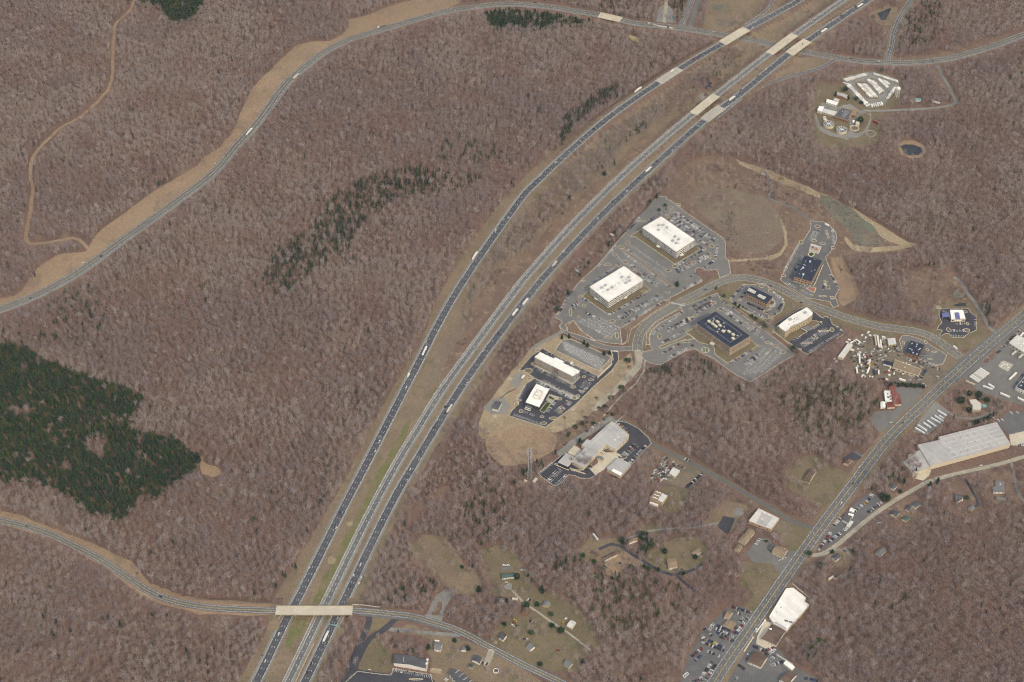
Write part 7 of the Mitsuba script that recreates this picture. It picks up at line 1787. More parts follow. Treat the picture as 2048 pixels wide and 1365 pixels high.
BARK = dict(bark_grey=(.360,.305,.288), bark_tan=(.362,.288,.252), bark_dark=(.262,.206,.190), bark_pale=(.450,.395,.370), bark_red=(.312,.226,.204), bark_mauve=(.325,.268,.264))
for kk, c in BARK.items(): diff(kk, *c)
for kk, c in dict(needle_dark=(.032,.068,.046), needle_mid=(.048,.088,.048), needle_light=(.080,.108,.045), needle_blue=(.040,.070,.056), shrub_brown=(.175,.125,.105), shrub_purple=(.125,.090,.090), leaf_ivy=(.080,.120,.030)).items(): diff(kk, *c)
for i, bk in enumerate(BARK):
    for j in range(3):
        t_, w_ = bare_tree(10 * i + j, 18 + 2 * j, 4.2 + .5 * j, .34 + .03 * j)
        scene[f'grp_{bk}_{j}'] = {'type': 'shapegroup', 'a': mikit.ply(t_, 'bark_pale' if i in (0,1,3) else bk), 'b': mikit.ply(w_, bk)}
for i, nd in enumerate(('needle_dark', 'needle_mid', 'needle_light', 'needle_blue')):
    for j in range(2):
        t_, w_ = pine_tree(100 + 10 * i + j, 16 + 2 * j)
        scene[f'grp_{nd}_{j}'] = {'type': 'shapegroup', 'a': mikit.ply(t_, 'm_trunk'), 'b': mikit.ply(w_, nd)}
for i, sh in enumerate(('shrub_brown', 'shrub_purple', 'bark_grey')):
    scene[f'grp_bush_{i}'] = {'type': 'shapegroup', 'a': mikit.ply(bush(300 + i), sh)}

# where pines grow, and how densely (share of pines, kinds)
PINES = [([(-60,680),(0,687),(55,690),(78,710),(105,725),(140,735),(180,752),(225,767),(260,777),(285,792),(278,815),(265,825),(260,855),(300,865),(345,870),(370,892),(400,912),(403,922),(390,945),(350,960),(335,980),(313,993),(275,998),(270,1015),(240,1036),(207,1032),(175,1020),(140,993),(100,970),(55,960),(0,962),(-60,970)], .97, 'plant'),
         ([(245,-40),(250,0),(262,8),(300,6),(320,15),(340,45),(355,46),(390,35),(425,-40)], .97, 'plant'),
         ([(967,20),(1024,12),(1080,14),(1119,17),(1129,30),(1161,27),(1188,45),(1170,50),(1124,47),(1074,58),(1024,52),(984,57)], .9, 'plant'),
         ([(525,560),(535,520),(560,490),(600,470),(640,430),(665,390),(700,365),(760,345),(850,330),(930,345),(965,355),(930,375),(850,385),(800,395),(740,430),(710,460),(700,500),(660,520),(620,545),(580,580),(545,590)], .62, 'mixed'),
         ([(1116,255),(1130,230),(1160,210),(1200,178),(1238,168),(1236,190),(1200,215),(1180,225),(1142,255),(1142,285),(1125,298)], .75, 'mixed'),([(878,292),(910,268),(1000,278),(1012,310),(960,332),(890,322)], .22, 'mixed'),
         ([(1560,780),(1600,765),(1650,752),(1740,770),(1760,800),(1752,832),(1705,852),(1640,872),(1590,852)], .45, 'yellow'),([(1190,1145),(1260,1132),(1300,1150),(1372,1165),(1372,1205),(1330,1232),(1280,1262),(1220,1252),(1172,1232)], .42, 'yellow'),
         ([(930,985),(985,975),(1020,1000),(1010,1090),(960,1085),(925,1050)], .25, 'mixed'),([(1296,748),(1310,727),(1350,714),(1378,699),(1398,704),(1424,718),(1446,740),(1430,748),(1350,742)], .62, 'mixed'),([(1450,742),(1475,754),(1500,770),(1545,747),(1590,714),(1600,722),(1550,770),(1500,790),(1450,760)], .30, 'yellow'),
         ([(1043,937),(1069,922),(1110,900),(1122,897),(1123,905),(1105,921),(1077,940),(1063,949),(1045,948)], .97, 'mixed'),([(1795,95),(1800,40),(1830,5),(1880,0),(1890,60),(1860,92),(1830,88)], .35, 'mixed'),([(1566,32),(1575,18),(1630,-12),(1645,-10),(1602,20),(1580,36)], .9, 'mixed'),
         ([(1748,150),(1760,136),(1792,143),(1797,160),(1770,154)], .85, 'plant'),([(100,580),(180,565),(215,620),(205,690),(110,690),(95,640)], .22, 'mixed'),([(0,640),(60,640),(100,680),(0,690)], .15, 'mixed'),([(640,930),(660,900),(672,920),(660,985),(640,1010),(630,980)], .3, 'mixed'),
         ([(545,1180),(560,1150),(585,1128),(600,1130),(590,1150),(560,1172)], .9, 'mixed'),([(770,1180),(815,1170),(830,1140),(870,1140),(880,1165),(850,1190),(800,1200)], .35, 'mixed'),([(1335,770),(1355,700),(1400,735)], .3, 'yellow'),([(1230,290),(1260,262),(1300,236),(1305,246),(1270,272),(1245,300)], .6, 'mixed'),
         ([(1225,330),(1238,300),(1246,306),(1236,340)], .5, 'mixed'),([(1965,630),(1975,645),(1990,655),(1985,610),(1965,600)], .55, 'mixed'),([(925,940),(980,960),(985,1010),(940,1010)], .2, 'mixed'),([(1800,930),(1822,960),(1790,985),(1770,950)], .22, 'mixed'),([(1030,1120),(1075,1170),(1060,1180),(1040,1150)], .5, 'mixed'),([(1100,1110),(1150,1100),(1172,1130),(1150,1150),(1110,1135)], .4, 'mixed'),
         ([(1240,1085),(1280,1060),(1310,1080),(1300,1110),(1270,1105)], .55, 'mixed'),([(1600,745),(1630,740),(1650,750),(1600,765)], .3, 'yellow'),([(80,1150),(240,1180),(260,1290),(60,1260)], .05, 'mixed'),([(360,1290),(440,1300),(440,1400),(360,1400)], .10, 'mixed'),([(1100,15),(1180,0),(1260,0),(1260,20),(1180,24)], .25, 'mixed'),([(1336,6),(1352,-10),(1374,-10),(1360,34),(1346,34)], .7, 'mixed')]
PINES = [(Polygon(p), f, kd) for p, f, kd in PINES]
GAP = Polygon([(170,885),(178,872),(200,870),(216,880),(212,896),(196,902),(178,898)])
GAPS = [GAP, Polygon([(22,818),(48,810),(70,812),(66,824),(30,826)]), Polygon([(120,930),(140,925),(150,934),(128,938)])]
SCRUB = [Polygon(p) for p in ([(1000,640),(1040,690),(1075,680),(1060,705),(1030,735),(1000,770),(985,800),(968,820),(950,850),(930,850),(960,790),(985,735)], [(880,905),(940,880),(970,900),(985,935),(940,975),(900,1000),(850,1020),(840,990),(865,940)], [(1016,470),(1060,430),(1110,400),(1135,415),(1100,440),(1060,490),(1030,515),(1010,530),(1000,500)], [(930,620),(960,570),(1000,535),(1010,545),(975,590),(950,640),(930,690),(915,690)],
                              [(1140,510),(1185,465),(1240,410),(1300,350),(1330,330),(1335,350),(1300,390),(1250,430),(1200,500),(1160,545),(1120,600),(1085,660),(1060,672),(1075,620),(1110,560)], [(1120,870),(1150,850),(1190,826),(1206,834),(1165,866),(1126,894)], [(1440,100),(1520,90),(1540,100),(1480,150),(1440,180),(1430,160)], [(1600,30),(1660,-10),(1680,-10),(1620,40),(1560,80),(1540,85)], [(825,1020),(860,1000),(850,1050),(810,1080)],
                              [(1380,345),(1470,322),(1560,352),(1640,400),(1660,440),(1620,440),(1560,405),(1500,385),(1400,380)], [(1610,410),(1640,440),(1650,470),(1620,445)], [(1560,430),(1610,450),(1600,480),(1565,470)], [(1470,540),(1560,560),(1570,530),(1500,520)], [(1385,400),(1440,390),(1480,420),(1470,520),(1440,440)], [(1640,500),(1690,560),(1690,515),(1660,490)], [(1815,550),(1850,540),(1900,560),(1940,600),(1890,610),(1830,612)], [(1870,600),(1900,596),(1935,604),(1960,640),(1940,612)],
                              [(1170,480),(1215,445),(1315,388),(1280,425),(1230,485),(1190,530),(1150,575),(1110,630),(1090,660),(1085,650),(1115,590),(1140,540)], [(1505,640),(1560,665),(1545,640),(1520,636)], [(795,1262),(850,1262),(880,1270),(860,1300),(790,1300),(770,1285)])]
for p in PINES: shapely.prepare(p[0])
for p in SCRUB: shapely.prepare(p)


def proj(x, y, z):
    dx, dy, dz = x - CAM[0], y - CAM[1], z - CAM[2]
    f, v = dy * CD - dz * SD, -dy * SD - dz * CD
    return W / 2 + F * dx / f, HH / 2 + F * v / f


RT = np.random.default_rng(5)
clear = unary_union([c.buffer(.01) for c in CLEAR])
shapely.prepare(clear)
clear_hard = unary_union([LineString(ROADS[n][2][:, :2]).buffer(h) for n, h in (('sb', 13),('mid', 12),('nb', 13),('us1', 13),('corp', 12),('russell', 14),('over', 11),('ramp_off', 9),('ramp_on', 9),('old', 6),('lane', 6),('west', 9),('plant', 6),('track', 5))] + [g.buffer(3) for g in LOTPOLY.values()] + BUILT)
shapely.prepare(clear_hard)
sp = 6.9
X, Y = np.meshgrid(np.arange(-1240,1240, sp), np.arange(-800,1250, sp))
X, Y = (X + RT.uniform(-.46,.46, X.shape) * sp).ravel(),(Y + RT.uniform(-.46,.46, Y.shape) * sp).ravel()
U, V = proj(X, Y, 0)
ok = (U > -70) & (U < W + 70) & (V > -45) & (V < HH + 60)
X, Y = X[ok], Y[ok]
Zg = ground_z(X, Y)
sc = np.clip(RT.normal(.93,.14, len(X)),.55,1.35)
big = nfbm(np.column_stack([X / 140, Y / 140,0 * X]),4,3)
tone = nfbm(np.column_stack([X / 60, Y / 60,0 * X + 5]),3,8)
hue = nfbm(np.column_stack([X / 200, Y / 200,0 * X + 9]),3,12)
n_tree = [0]


def visible_clear(x, y, zg, h, f=1.0, clear=clear):
    """True where a tree of height h would stand in, or hide, ground that the photograph shows open."""
    out = shapely.contains_xy(clear, x, y)
    for t in (.35,.7,.92):
        k = CAM_H / (CAM_H - h * t * f)
        out |= shapely.contains_xy(clear, CAM[0] + (x - CAM[0]) * k, CAM[1] + (y - CAM[1]) * k)
    return out


Hh = 18.5 * sc
mid = proj(X, Y, Zg + Hh * .6)
share, kind_ = np.full(len(X),.012), np.full(len(X),0)
share[(big > .60)] = .035
for p, f, kd in PINES:
    m = shapely.contains_xy(p, mid[0], mid[1])
    share[m] = f; kind_[m] = dict(plant=1, mixed=2, yellow=3)[kd]
for g_ in GAPS: share[shapely.contains_xy(g_, mid[0], mid[1])] = 0
basepx = proj(X, Y, Zg)
scrub = np.zeros(len(X), bool)
for p in SCRUB: scrub |= shapely.contains_xy(p, basepx[0], basepx[1])
pine = RT.random(len(X)) < share
open_ = ~visible_clear(X, Y, Zg, Hh)
pk = RT.random(len(X))
shapely.prepare(wood_median)
inmed = shapely.contains_xy(wood_median.buffer(-3), X, Y)
bare_ok = ~shapely.contains_xy(clear_hard, X, Y)
edge_ = ~visible_clear(X, Y, Zg, Hh * .7,1.0, clear_hard) & ~shapely.contains_xy(clear.buffer(-9), X, Y) & (RT.random(len(X)) < .18)


def add(stuff, grp, x, y, z, s, sz=None):
    n_tree[0] += 1
    c = COUNT[stuff] = COUNT.get(stuff, 0) + 1
    scene[f'{stuff}__{c:03d}'] = {'type': 'instance', 'to_world': T().translate([float(x), float(y), float(z) - .3]).rotate([0,0,1], float(RT.uniform(0,360))).scale([float(s), float(s), float(sz or s)]), 'g': ref(grp)}


COUNT = {}
for i in range(len(X)):
    if scrub[i] or inmed[i]:
        if not bare_ok[i] or RT.random() > (.34 if scrub[i] and not inmed[i] else .95): continue
        sc[i] *= .72 if not inmed[i] else .95
    elif not open_[i] and not edge_[i]: continue
    if pine[i]:
        kd = kind_[i]
        r = pk[i]
        nm = (('needle_dark' if r < .45 else 'needle_mid' if r < .9 else 'needle_light') if kd == 1 else ('needle_dark' if r < .45 else 'needle_blue' if r < .8 else 'needle_mid') if kd in (0,2) else ('needle_light' if r < .6 else 'needle_mid'))
        s = sc[i] * (.82 if kd == 0 else .95)
        if kd == 1:
            add('pine_plantation', f'grp_{nm}_{i % 2}', X[i], Y[i], Zg[i], s, s)
            for q in range(2):
                dx, dy = RT.uniform(2.8,4.6) * np.array([math.cos(RT.uniform(0,6.28)), math.sin(RT.uniform(0,6.28))])
                add('pine_plantation', f'grp_{nm}_{(i + 1) % 2}', X[i] + dx, Y[i] + dy, Zg[i], s * RT.uniform(.8,1.0))
        else: add('mixed_pines', f'grp_{nm}_{i % 2}', X[i], Y[i], Zg[i], s * 1.05)
    else:
        a, b, t = tone[i] + RT.normal(0,.10), hue[i], RT.random()
        nm = 'bark_pale' if t < .05 else 'bark_red' if a < .38 else 'bark_dark' if t > .86 else 'bark_mauve' if b < .47 else 'bark_grey' if a > .58 else 'bark_tan'
        add('bare_woodland', f'grp_{nm}_{i % 3}', X[i], Y[i], Zg[i], sc[i])
labels['bare_woodland'] = {'label': 'wide leafless brown and grey winter woodland', 'category': 'woodland', 'kind': 'stuff'}
labels['pine_plantation'] = {'label': 'dense dark green pine plantations', 'category': 'woodland', 'kind': 'stuff'}
labels['mixed_pines'] = {'label': 'dark pines mixed among the leafless trees', 'category': 'pines', 'kind': 'stuff'}

# low brush on the rough ground and along the motorway
hard = unary_union([LineString(ROADS[n][2][:, :2]).buffer(h) for n, h in (('sb', 12),('mid', 11),('nb', 12),('us1', 12),('corp', 10),('russell', 12),('over', 9),('ramp_off', 7),('old', 5),('lane', 5),('west', 8))] + [g.buffer(1.5) for g in LOTPOLY.values()])
shapely.prepare(hard)
sp = 4.6
X2, Y2 = np.meshgrid(np.arange(-500,1200, sp), np.arange(-650,900, sp))
X2, Y2 = (X2 + RT.uniform(-.5,.5, X2.shape) * sp).ravel(),(Y2 + RT.uniform(-.5,.5, Y2.shape) * sp).ravel()
b2 = proj(X2, Y2, ground_z(X2, Y2))
ins = np.zeros(len(X2), bool)
for p in SCRUB: ins |= shapely.contains_xy(p, b2[0], b2[1])
dens = nfbm(np.column_stack([X2 / 38, Y2 / 38,0 * X2 + 2]),3,31)
ins &= (dens > .50) & ~shapely.contains_xy(hard, X2, Y2)
wet = shapely.contains_xy(clear, X2, Y2)
ins &= ~wet | (RT.random(len(X2)) < .30)
col2 = nfbm(np.column_stack([X2 / 70, Y2 / 70,0 * X2 + 4]),3,33)
for i in np.nonzero(ins)[0]:
    g_ = 'grp_bush_1' if col2[i] > .55 else 'grp_bush_0' if RT.random() < .8 else 'grp_bush_2'
    add('brush', g_, X2[i], Y2[i], ground_z(X2[i], Y2[i]) + .2, RT.uniform(.6,1.35))
    if not wet[i] and RT.random() < .10:
        add('brush', f'grp_bark_grey_{i % 3}', X2[i], Y2[i], ground_z(X2[i], Y2[i]), RT.uniform(.4,.75))
labels['brush'] = {'label': 'low brown and purple brush on the rough ground and motorway edges', 'category': 'brush', 'kind': 'stuff'}

# single trees that stand by themselves
TREE_FILES = {}


def single(kind, label, x, y, H=None, R=None, group=None, mat=None):
    c = G(x, y)
    z = float(ground_z(c[0], c[1]))
    v = int(RT.integers(2))
    if (kind, v) not in TREE_FILES:
        if kind == 'conifer': a, b = pine_tree(700 + v, 10,2.9,260,.06)
        elif kind == 'pine': a, b = pine_tree(720 + v, 14,3.4,240,.30)
        elif kind == 'evergreen': a, b = round_evergreen(740 + v)
        elif kind == 'bare': a, b = bare_tree(760 + v, 15,5.2,.25,260,.09)
        else: a, b = soup(limb([0,0,-.2], [0,0,1.0], .12,.06)), bush(780 + v, 2.6,1.9,150,.20,.5)
        TREE_FILES[kind, v] = mikit.ply(a, 'm_trunk'), mikit.ply(b, 'needle_dark')
    h0, r0 = dict(conifer=(10,2.9), pine=(14,3.4), evergreen=(10,4.5), bare=(15,5.2), shrub=(2.6,1.9))[kind]
    tw = T().translate([float(c[0]), float(c[1]), z]).rotate([0,0,1], float(RT.uniform(0,360))).scale([(R or r0) / r0,(R or r0) / r0,(H or h0) / h0])
    k = thing({'conifer': 'conifer', 'pine': 'pine_tree', 'evergreen': 'evergreen_tree', 'bare': 'bare_tree', 'shrub': 'shrub'}[kind], label, {'conifer': 'conifer', 'pine': 'pine tree', 'evergreen': 'tree', 'bare': 'tree', 'shrub': 'shrub'}[kind], group)
    a, b = TREE_FILES[kind, v]
    part(k, 'trunk', {**a, 'bsdf': ref('bark_pale' if kind == 'bare' else 'm_trunk'), 'to_world': tw})
    part(k, 'crown', {**b, 'bsdf': ref(mat or {'conifer': 'needle_dark', 'pine': 'needle_mid', 'evergreen': 'needle_dark', 'bare': 'bark_grey', 'shrub': 'needle_mid'}[kind]), 'to_world': tw})


for x, y, kd, H, R, lb in [(1720,246, 'evergreen', 13,6.5, 'big round dark evergreen at the sewage works'),(1671,192, 'conifer', 10,3.6, 'conifer at the left end of the long sewage-works building'),(1696,199, 'conifer', 10,3.4, 'conifer at the right end of the long sewage-works building'),(1690,183, 'evergreen', 11,5.5, 'dark evergreen at the corner of the caravan yard'),
                           (1712,200, 'evergreen', 7,4.5, 'dark bush mass below the western caravan row'),(1722,208, 'evergreen', 7,4.5, 'dark bush mass near the end of the western caravan row'),(1313,397, 'conifer', 11,3.6, 'conifer at the top corner of the main office car park'),(1330,415, 'pine', 9,4, 'green pine on the island behind the northern white office'),(1318,424, 'pine', 9,4, 'second green pine on the island behind the northern white office'),
                           (1300,405, 'conifer', 8,3, 'uppermost conifer along the fence west of the offices'),(1294,410, 'conifer', 8,3, 'second conifer along the fence west of the offices'),(1229,470, 'conifer', 9,4, 'conifer beside the upper white hoarding'),(1236,471, 'conifer', 9,3.5, 'right conifer beside the upper white hoarding'),(1219,491, 'conifer', 10,4.5, 'big conifer below the upper white hoarding'),
                           (1166,537, 'pine', 8,4, 'pale green pine by the fence near the lower hoarding'),(1177,528, 'conifer', 7,3, 'small conifer above the lower hoarding'),(1159,553, 'pine', 7,4, 'pale pine just below the lower hoarding'),(1135,588, 'conifer', 10,4.2, 'dark conifer at the western kerb of the southern office'),(1113,622, 'pine', 9,4, 'pine at the fence south-west of the offices'),(1111,612, 'pine', 8,3, 'upper pine at the fence south-west of the offices'),
                           (1354,572, 'conifer', 11,4.4, 'conifer at the end of the hedge strip between car parks'),(1124,678, 'conifer', 10,2.8, 'left conifer above the empty pale car park'),(1138,677, 'conifer', 11,3, 'tall conifer above the empty pale car park'),(1168,689, 'conifer', 10,3.4, 'left of two conifers beside the street to the hotel'),(1175,694, 'conifer', 9,3.4, 'right of two conifers beside the street to the hotel'),(1208,710, 'conifer', 9,3.8, 'left of two conifers at the hotel street entrance'),(1219,709, 'conifer', 9,3.2, 'right of two conifers at the hotel street entrance'),
                           (1432,580, 'pine', 8,3, 'small pine beside the curving street'),(1447,597, 'pine', 10,4, 'pine between the two upper car parks'),(1470,612, 'pine', 9,3.5, 'first pine on the strip below the small brick office'),(1477,618, 'pine', 9,3.6, 'second pine on the strip below the small brick office'),(1503,636, 'pine', 9,4, 'third pine on the strip below the small brick office'),(1511,641, 'pine', 9,4, 'fourth pine on the strip below the small brick office'),(1526,652, 'pine', 10,5, 'big pine at the end of the strip near the tan hotel'),(1535,655, 'evergreen', 7,3.6, 'dark evergreen at the end of the strip near the tan hotel'),(1586,702, 'pine', 12,6, 'big green pine at the lower corner of the tan hotel car park'),(1592,706, 'pine', 10,4.5, 'second green pine at the lower corner of the tan hotel car park'),
                           (1160,887, 'conifer', 12,4.2, 'conifer beside the corner of the metal-roofed hall'),(1150,855, 'shrub', 4,4, 'large shrub on the brown bank above the hall'),(1163,848, 'shrub', 4.5,5, 'largest shrub group on the brown bank above the hall'),(1172,845, 'shrub', 3.5,3, 'shrub at the right of the largest bank shrub'),(1171,836, 'shrub', 3.5,3, 'upper shrub on the brown bank'),(1135,873, 'shrub', 3,3, 'lower left shrub on the brown bank'),(1138,868, 'shrub', 3,3, 'low shrub in the middle of the brown bank'),(1186,848, 'shrub', 4,3.5, 'shrub beside the gravel drive'),(1226,830, 'shrub', 4.5,4, 'shrub at the lower end of the bright dirt track'),(1214,828, 'shrub', 3,2.5, 'small shrub beside the track end'),
                           (1222,797, 'shrub', 5,5, 'dark shrub between bright track and wall line'),(1243,776, 'shrub', 4.5,5, 'upper dark shrub beside the wall line'),(1249,783, 'shrub', 4,3.5, 'dark shrub right of the upper one by the wall line'),(1193,797, 'shrub', 3,2.5, 'single shrub on the bright construction soil'),(1198,817, 'shrub', 3.5,3, 'shrub on the slope beside the bright track'),(1210,815, 'shrub', 4,4, 'wide shrub beside the bright track end'),(1258,735, 'shrub', 3.5,3, 'small shrub near the street end'),(1255,723, 'shrub', 6,6, 'purple shrub mass below the street end'),
                           (1306,742, 'evergreen', 6,5, 'dark evergreen clump at the lower car park corner'),(1959,799, 'conifer', 10,5, 'bright green conifer right of the pale rambling house trees'),(1938,792, 'evergreen', 11,5, 'round green conifer in the garden by the depot'),(1957,792, 'evergreen', 9,6, 'dark broad conifer in the garden by the depot'),(1921,806, 'evergreen', 12,7, 'dark tall tree group left of the pale rambling house'),(1915,786, 'evergreen', 6,4, 'low dark evergreen at the garden corner'),(1973,803, 'evergreen', 8,5, 'dark evergreen right of the pale rambling house'),(1937,824, 'evergreen', 10,5, 'dark tree covering the left front of the pale house'),(1996,808, 'evergreen', 8,5, 'dark conifer at the right of the garden'),(2003,820, 'pine', 8,4, 'green pine at the right of the garden'),(1996,830, 'pine', 7,3, 'small green pine above the white vans'),
                           (1933,998, 'pine', 7,4.6, 'round green conifer beside the deck house'),(1859,973, 'conifer', 11,3.6, 'left of two conifers beside the narrow lane'),(1875,966, 'conifer', 12,3.8, 'right of two conifers beside the narrow lane'),(1800,985, 'conifer', 7,3.4, 'conifer beside the dark-roofed lane house'),(1772,1001, 'evergreen', 11,7, 'dark evergreen mass above the used-car lot'),(1764,995, 'evergreen', 9,5, 'left dark evergreen above the used-car lot'),(1642,1136, 'evergreen', 11,6.5, 'dark round conifer by the highway cottage drive'),(1618,1110, 'pine', 8,6, 'olive tree beside the highway below the used-car tip'),(1664,1106, 'conifer', 7,3.5, 'conifer above the highway cottage'),(1706,1106, 'pine', 9,4, 'green tree right of the highway cottage'),
                           (1329,1106, 'evergreen', 9,4.6, 'black-looking conifer in the pasture'),(1364,1148, 'conifer', 11,4.4, 'conifer at the drive corner beside the barn'),(1287,1078, 'evergreen', 14,8, 'huge dark conifer above the narrow outbuilding'),(1298,1088, 'evergreen', 11,6, 'dark conifer right of the narrow outbuilding'),(1248,1086, 'evergreen', 10,7, 'broad conifer left of the narrow outbuilding'),(1290,1100, 'pine', 13,8, 'broad green pine below the narrow outbuilding'),(1303,1094, 'pine', 12,6, 'dark pine right of the broad green one'),(1390,1116, 'conifer', 8,4, 'conifer in front of the brown-roofed drive house'),(1316,1142, 'conifer', 8,3.4, 'conifer beside the dark ranch drive'),
                           (1166,1116, 'pine', 11,5, 'pine left of the stable'),(1188,1128, 'pine', 10,5, 'pine at the edge of the big tan lawn'),(1208,1140, 'pine', 9,5, 'green pine at the left edge of the big tan lawn'),(1262,1138, 'pine', 10,4.6, 'first pine along the lower edge of the big tan lawn'),(1288,1136, 'conifer', 9,3.5, 'second pine along the lower edge of the big tan lawn'),(1297,1142, 'pine', 11,5, 'third pine along the lower edge of the big tan lawn'),(1224,1158, 'conifer', 6,2.5, 'little conifer at the bottom of the big tan lawn'),(924,1136, 'conifer', 6,3, 'dark conifer at the right of the wood-side field'),(958,1182, 'conifer', 11,5, 'broad conifer at the lower wood-side field'),(1034,1157, 'evergreen', 9,5, 'brownish evergreen at the end of the mobile home'),
                           (1085,1182, 'conifer', 9,5, 'conifer above the yellowish house'),(1074,1211, 'conifer', 8,4.4, 'conifer left of the yellowish house'),(1052,1212, 'evergreen', 5,6, 'low dark evergreen above the brown-roofed house'),(1000,1204, 'conifer', 10,5, 'left of two dark conifers near the dirt drive start'),(1012,1205, 'conifer', 9,4.4, 'right of two dark conifers near the dirt drive start'),(1102,1231, 'pine', 7,4.6, 'olive tree in the middle of the lawns'),(1104,1254, 'evergreen', 6,4.6, 'round dark tree beside the dirt drive'),(1122,1264, 'evergreen', 8,5.5, 'blackish tree below the yellow loader'),(1062,1268, 'pine', 6,5, 'green shrub tree on the open lawn'),(1009,1251, 'evergreen', 6,3.6, 'dark tree left of the parked vans'),(1080,1331, 'evergreen', 6,4, 'olive bush at the lower lawns edge'),(1167,1327, 'conifer', 10,4.2, 'dark conifer at the wood edge below the lawns'),
                           (909,1283, 'conifer', 7,3.6, 'round conifer south of the overpass road'),(936,1299, 'conifer', 9,4, 'conifer right of the little white cottage'),(857,1297, 'conifer', 10,4, 'dark conifer left of the two-storey house'),(828,1306, 'pine', 8,4, 'green tree behind the apartment row'),(815,1303, 'pine', 7,3.4, 'second green tree behind the apartment row'),(1240,1128, 'shrub', 2.5,2, 'shrub on the big tan lawn edge'),(1627,952, 'bare', 13,6, 'bare tree shading the long dark-brown-roofed house'),(1638,940, 'bare', 13,6.5, 'second bare tree beside the long dark-brown-roofed house'),(1597,940, 'bare', 15,4, 'pale bare tree at the left of the grassy field'),(1391,1000, 'bare', 17,6, 'white-limbed bare tree beside the grass yard'),(1386,1040, 'bare', 18,5, 'pale bare tree below the grass yard'),
                           (1336,57, 'conifer', 6,1.8, 'lone brown conifer on the divider of the northern road'),(1706,105, 'conifer', 9,3.2, 'left of two conifers beside the northern road'),(1720,103, 'conifer', 8,2.8, 'right of two conifers beside the northern road'),(1215,360, 'bare', 21,6, 'tall pale bare tree between the carriageways'),(1210,350, 'evergreen', 7,5, 'dark conifer beside the tall pale bare tree'),(1137,397, 'conifer', 11,4.6, 'lone green conifer between the carriageways')]:
    single(kd, lb, x, y, H, R)
for i in range(9): single('conifer', f'{ORD(i + 1)} dark cypress from the left in the row above the longest warehouse', 1937 + i * 6.0,852 - i * 1.9 - (3 if i > 6 else 0),9.5,3.6, 'dark cypresses above the longest warehouse')
for i in range(10): single('evergreen', f'{ORD(i + 1)} dark conifer from the left in the hedge below the lorry yard', 1772 + i * 8.2,770 + i * .5 + (i % 2) * 1.5,7,3.6, 'dark conifers in the hedge below the lorry yard')
for i, (x, y) in enumerate([(1586,1297),(1592,1290),(1598,1283),(1604,1281),(1588,1305),(1597,1296),(1610,1283),(1600,1304)]): single('evergreen', f'{ORD(i + 1)} yellow-green ivy-clad tree below the white-roofed warehouse', 1626 + (x - 1596) * 1.35,1300 + (y - 1293) * 1.2,8,4.6, 'ivy-clad trees below the white-roofed warehouse', 'leaf_ivy')

YARD = [(1030,1190),(1045,1188),(1062,1190),(1040,1215),(1030,1222),(1022,1230),(1070,1250),(1085,1262),(1072,1272),(1060,1262),(1090,1275),(1040,1285),(1035,1268),(1030,1275),(1130,1190),(1140,1200),(1150,1215),(1180,1250),(1160,1290),(1175,1300),(990,1240),(1000,1235),(1015,1222),(975,1262),(960,1278),(1110,1320),(1130,1305),(1185,1275),(975,1345),(1000,1350),(1010,1360),(1025,1352),(1040,1362),(905,1320),(915,1308),
        (1890,975),(1900,985),(1905,965),(1925,962),(1940,970),(1965,995),(1972,985),(1985,960),(2000,945),(2012,955),(2020,970),(1960,975),(1975,1010),(1990,1015),(1895,1005),(1915,1015),(1840,995),(1850,1015),(1825,1030),(1830,1045),(1790,1045),(1775,1040),(1560,960),(1585,925),(1600,972),(1610,985),(1650,935),(1660,1000),(1632,930),(1580,965),
        (1320,1080),(1340,1070),(1330,1095),(1300,1120),(1322,1125),(1370,1120),(1380,1085),(1365,1090),(1400,1120),(1255,1095),(1350,1050),(1360,1062),(1375,1058),(840,1085),(850,1105),(870,1120),(905,1135),(920,1160),(985,1110),(1010,1105),(1040,1145),(985,1150),(1370,995),(1375,1010),(1345,1012),(1500,1180),(1510,1195),(1520,1150),(1655,1125),(1690,1125),(1700,1100),(1925,800),(1948,832),(1960,805),(1990,800),(1980,815),(1930,838),(1905,815)]
for i, (x, y) in enumerate(YARD): single('bare', f'leafless yard tree, {ORD(1 + sum(q[0] < x or (q[0] == x and q[1] < y) for q in YARD))} from the left of those on grass', x, y, RT.uniform(9,15), RT.uniform(3.6,6), 'leafless trees standing on open grass', ['bark_grey', 'bark_mauve', 'bark_dark', 'bark_tan'][i % 4])
# ------------------------------------------------------------------ fences, walls, barriers, signs
def fence(name, label, cat, pts, h, mat, w=.18, z0=0.0):
    k = thing(name, label, cat)
    c = [G(x, y)[:2] for x, y in pts]
    for a, b in zip(c[:-1], c[1:]):
        m = (a + b) / 2
        zg = float(ground_z(*m))
        part(k, 'panel', cube(mat, (m[0], m[1], zg + z0 + h / 2),(np.linalg.norm(b - a), w, h), math.atan2(b[1] - a[1], b[0] - a[0])))
        part(k, 'post', cube(mat, (a[0], a[1], float(ground_z(*a)) + (h + .3) / 2),(w * 1.6, w * 1.6, h + .3)))


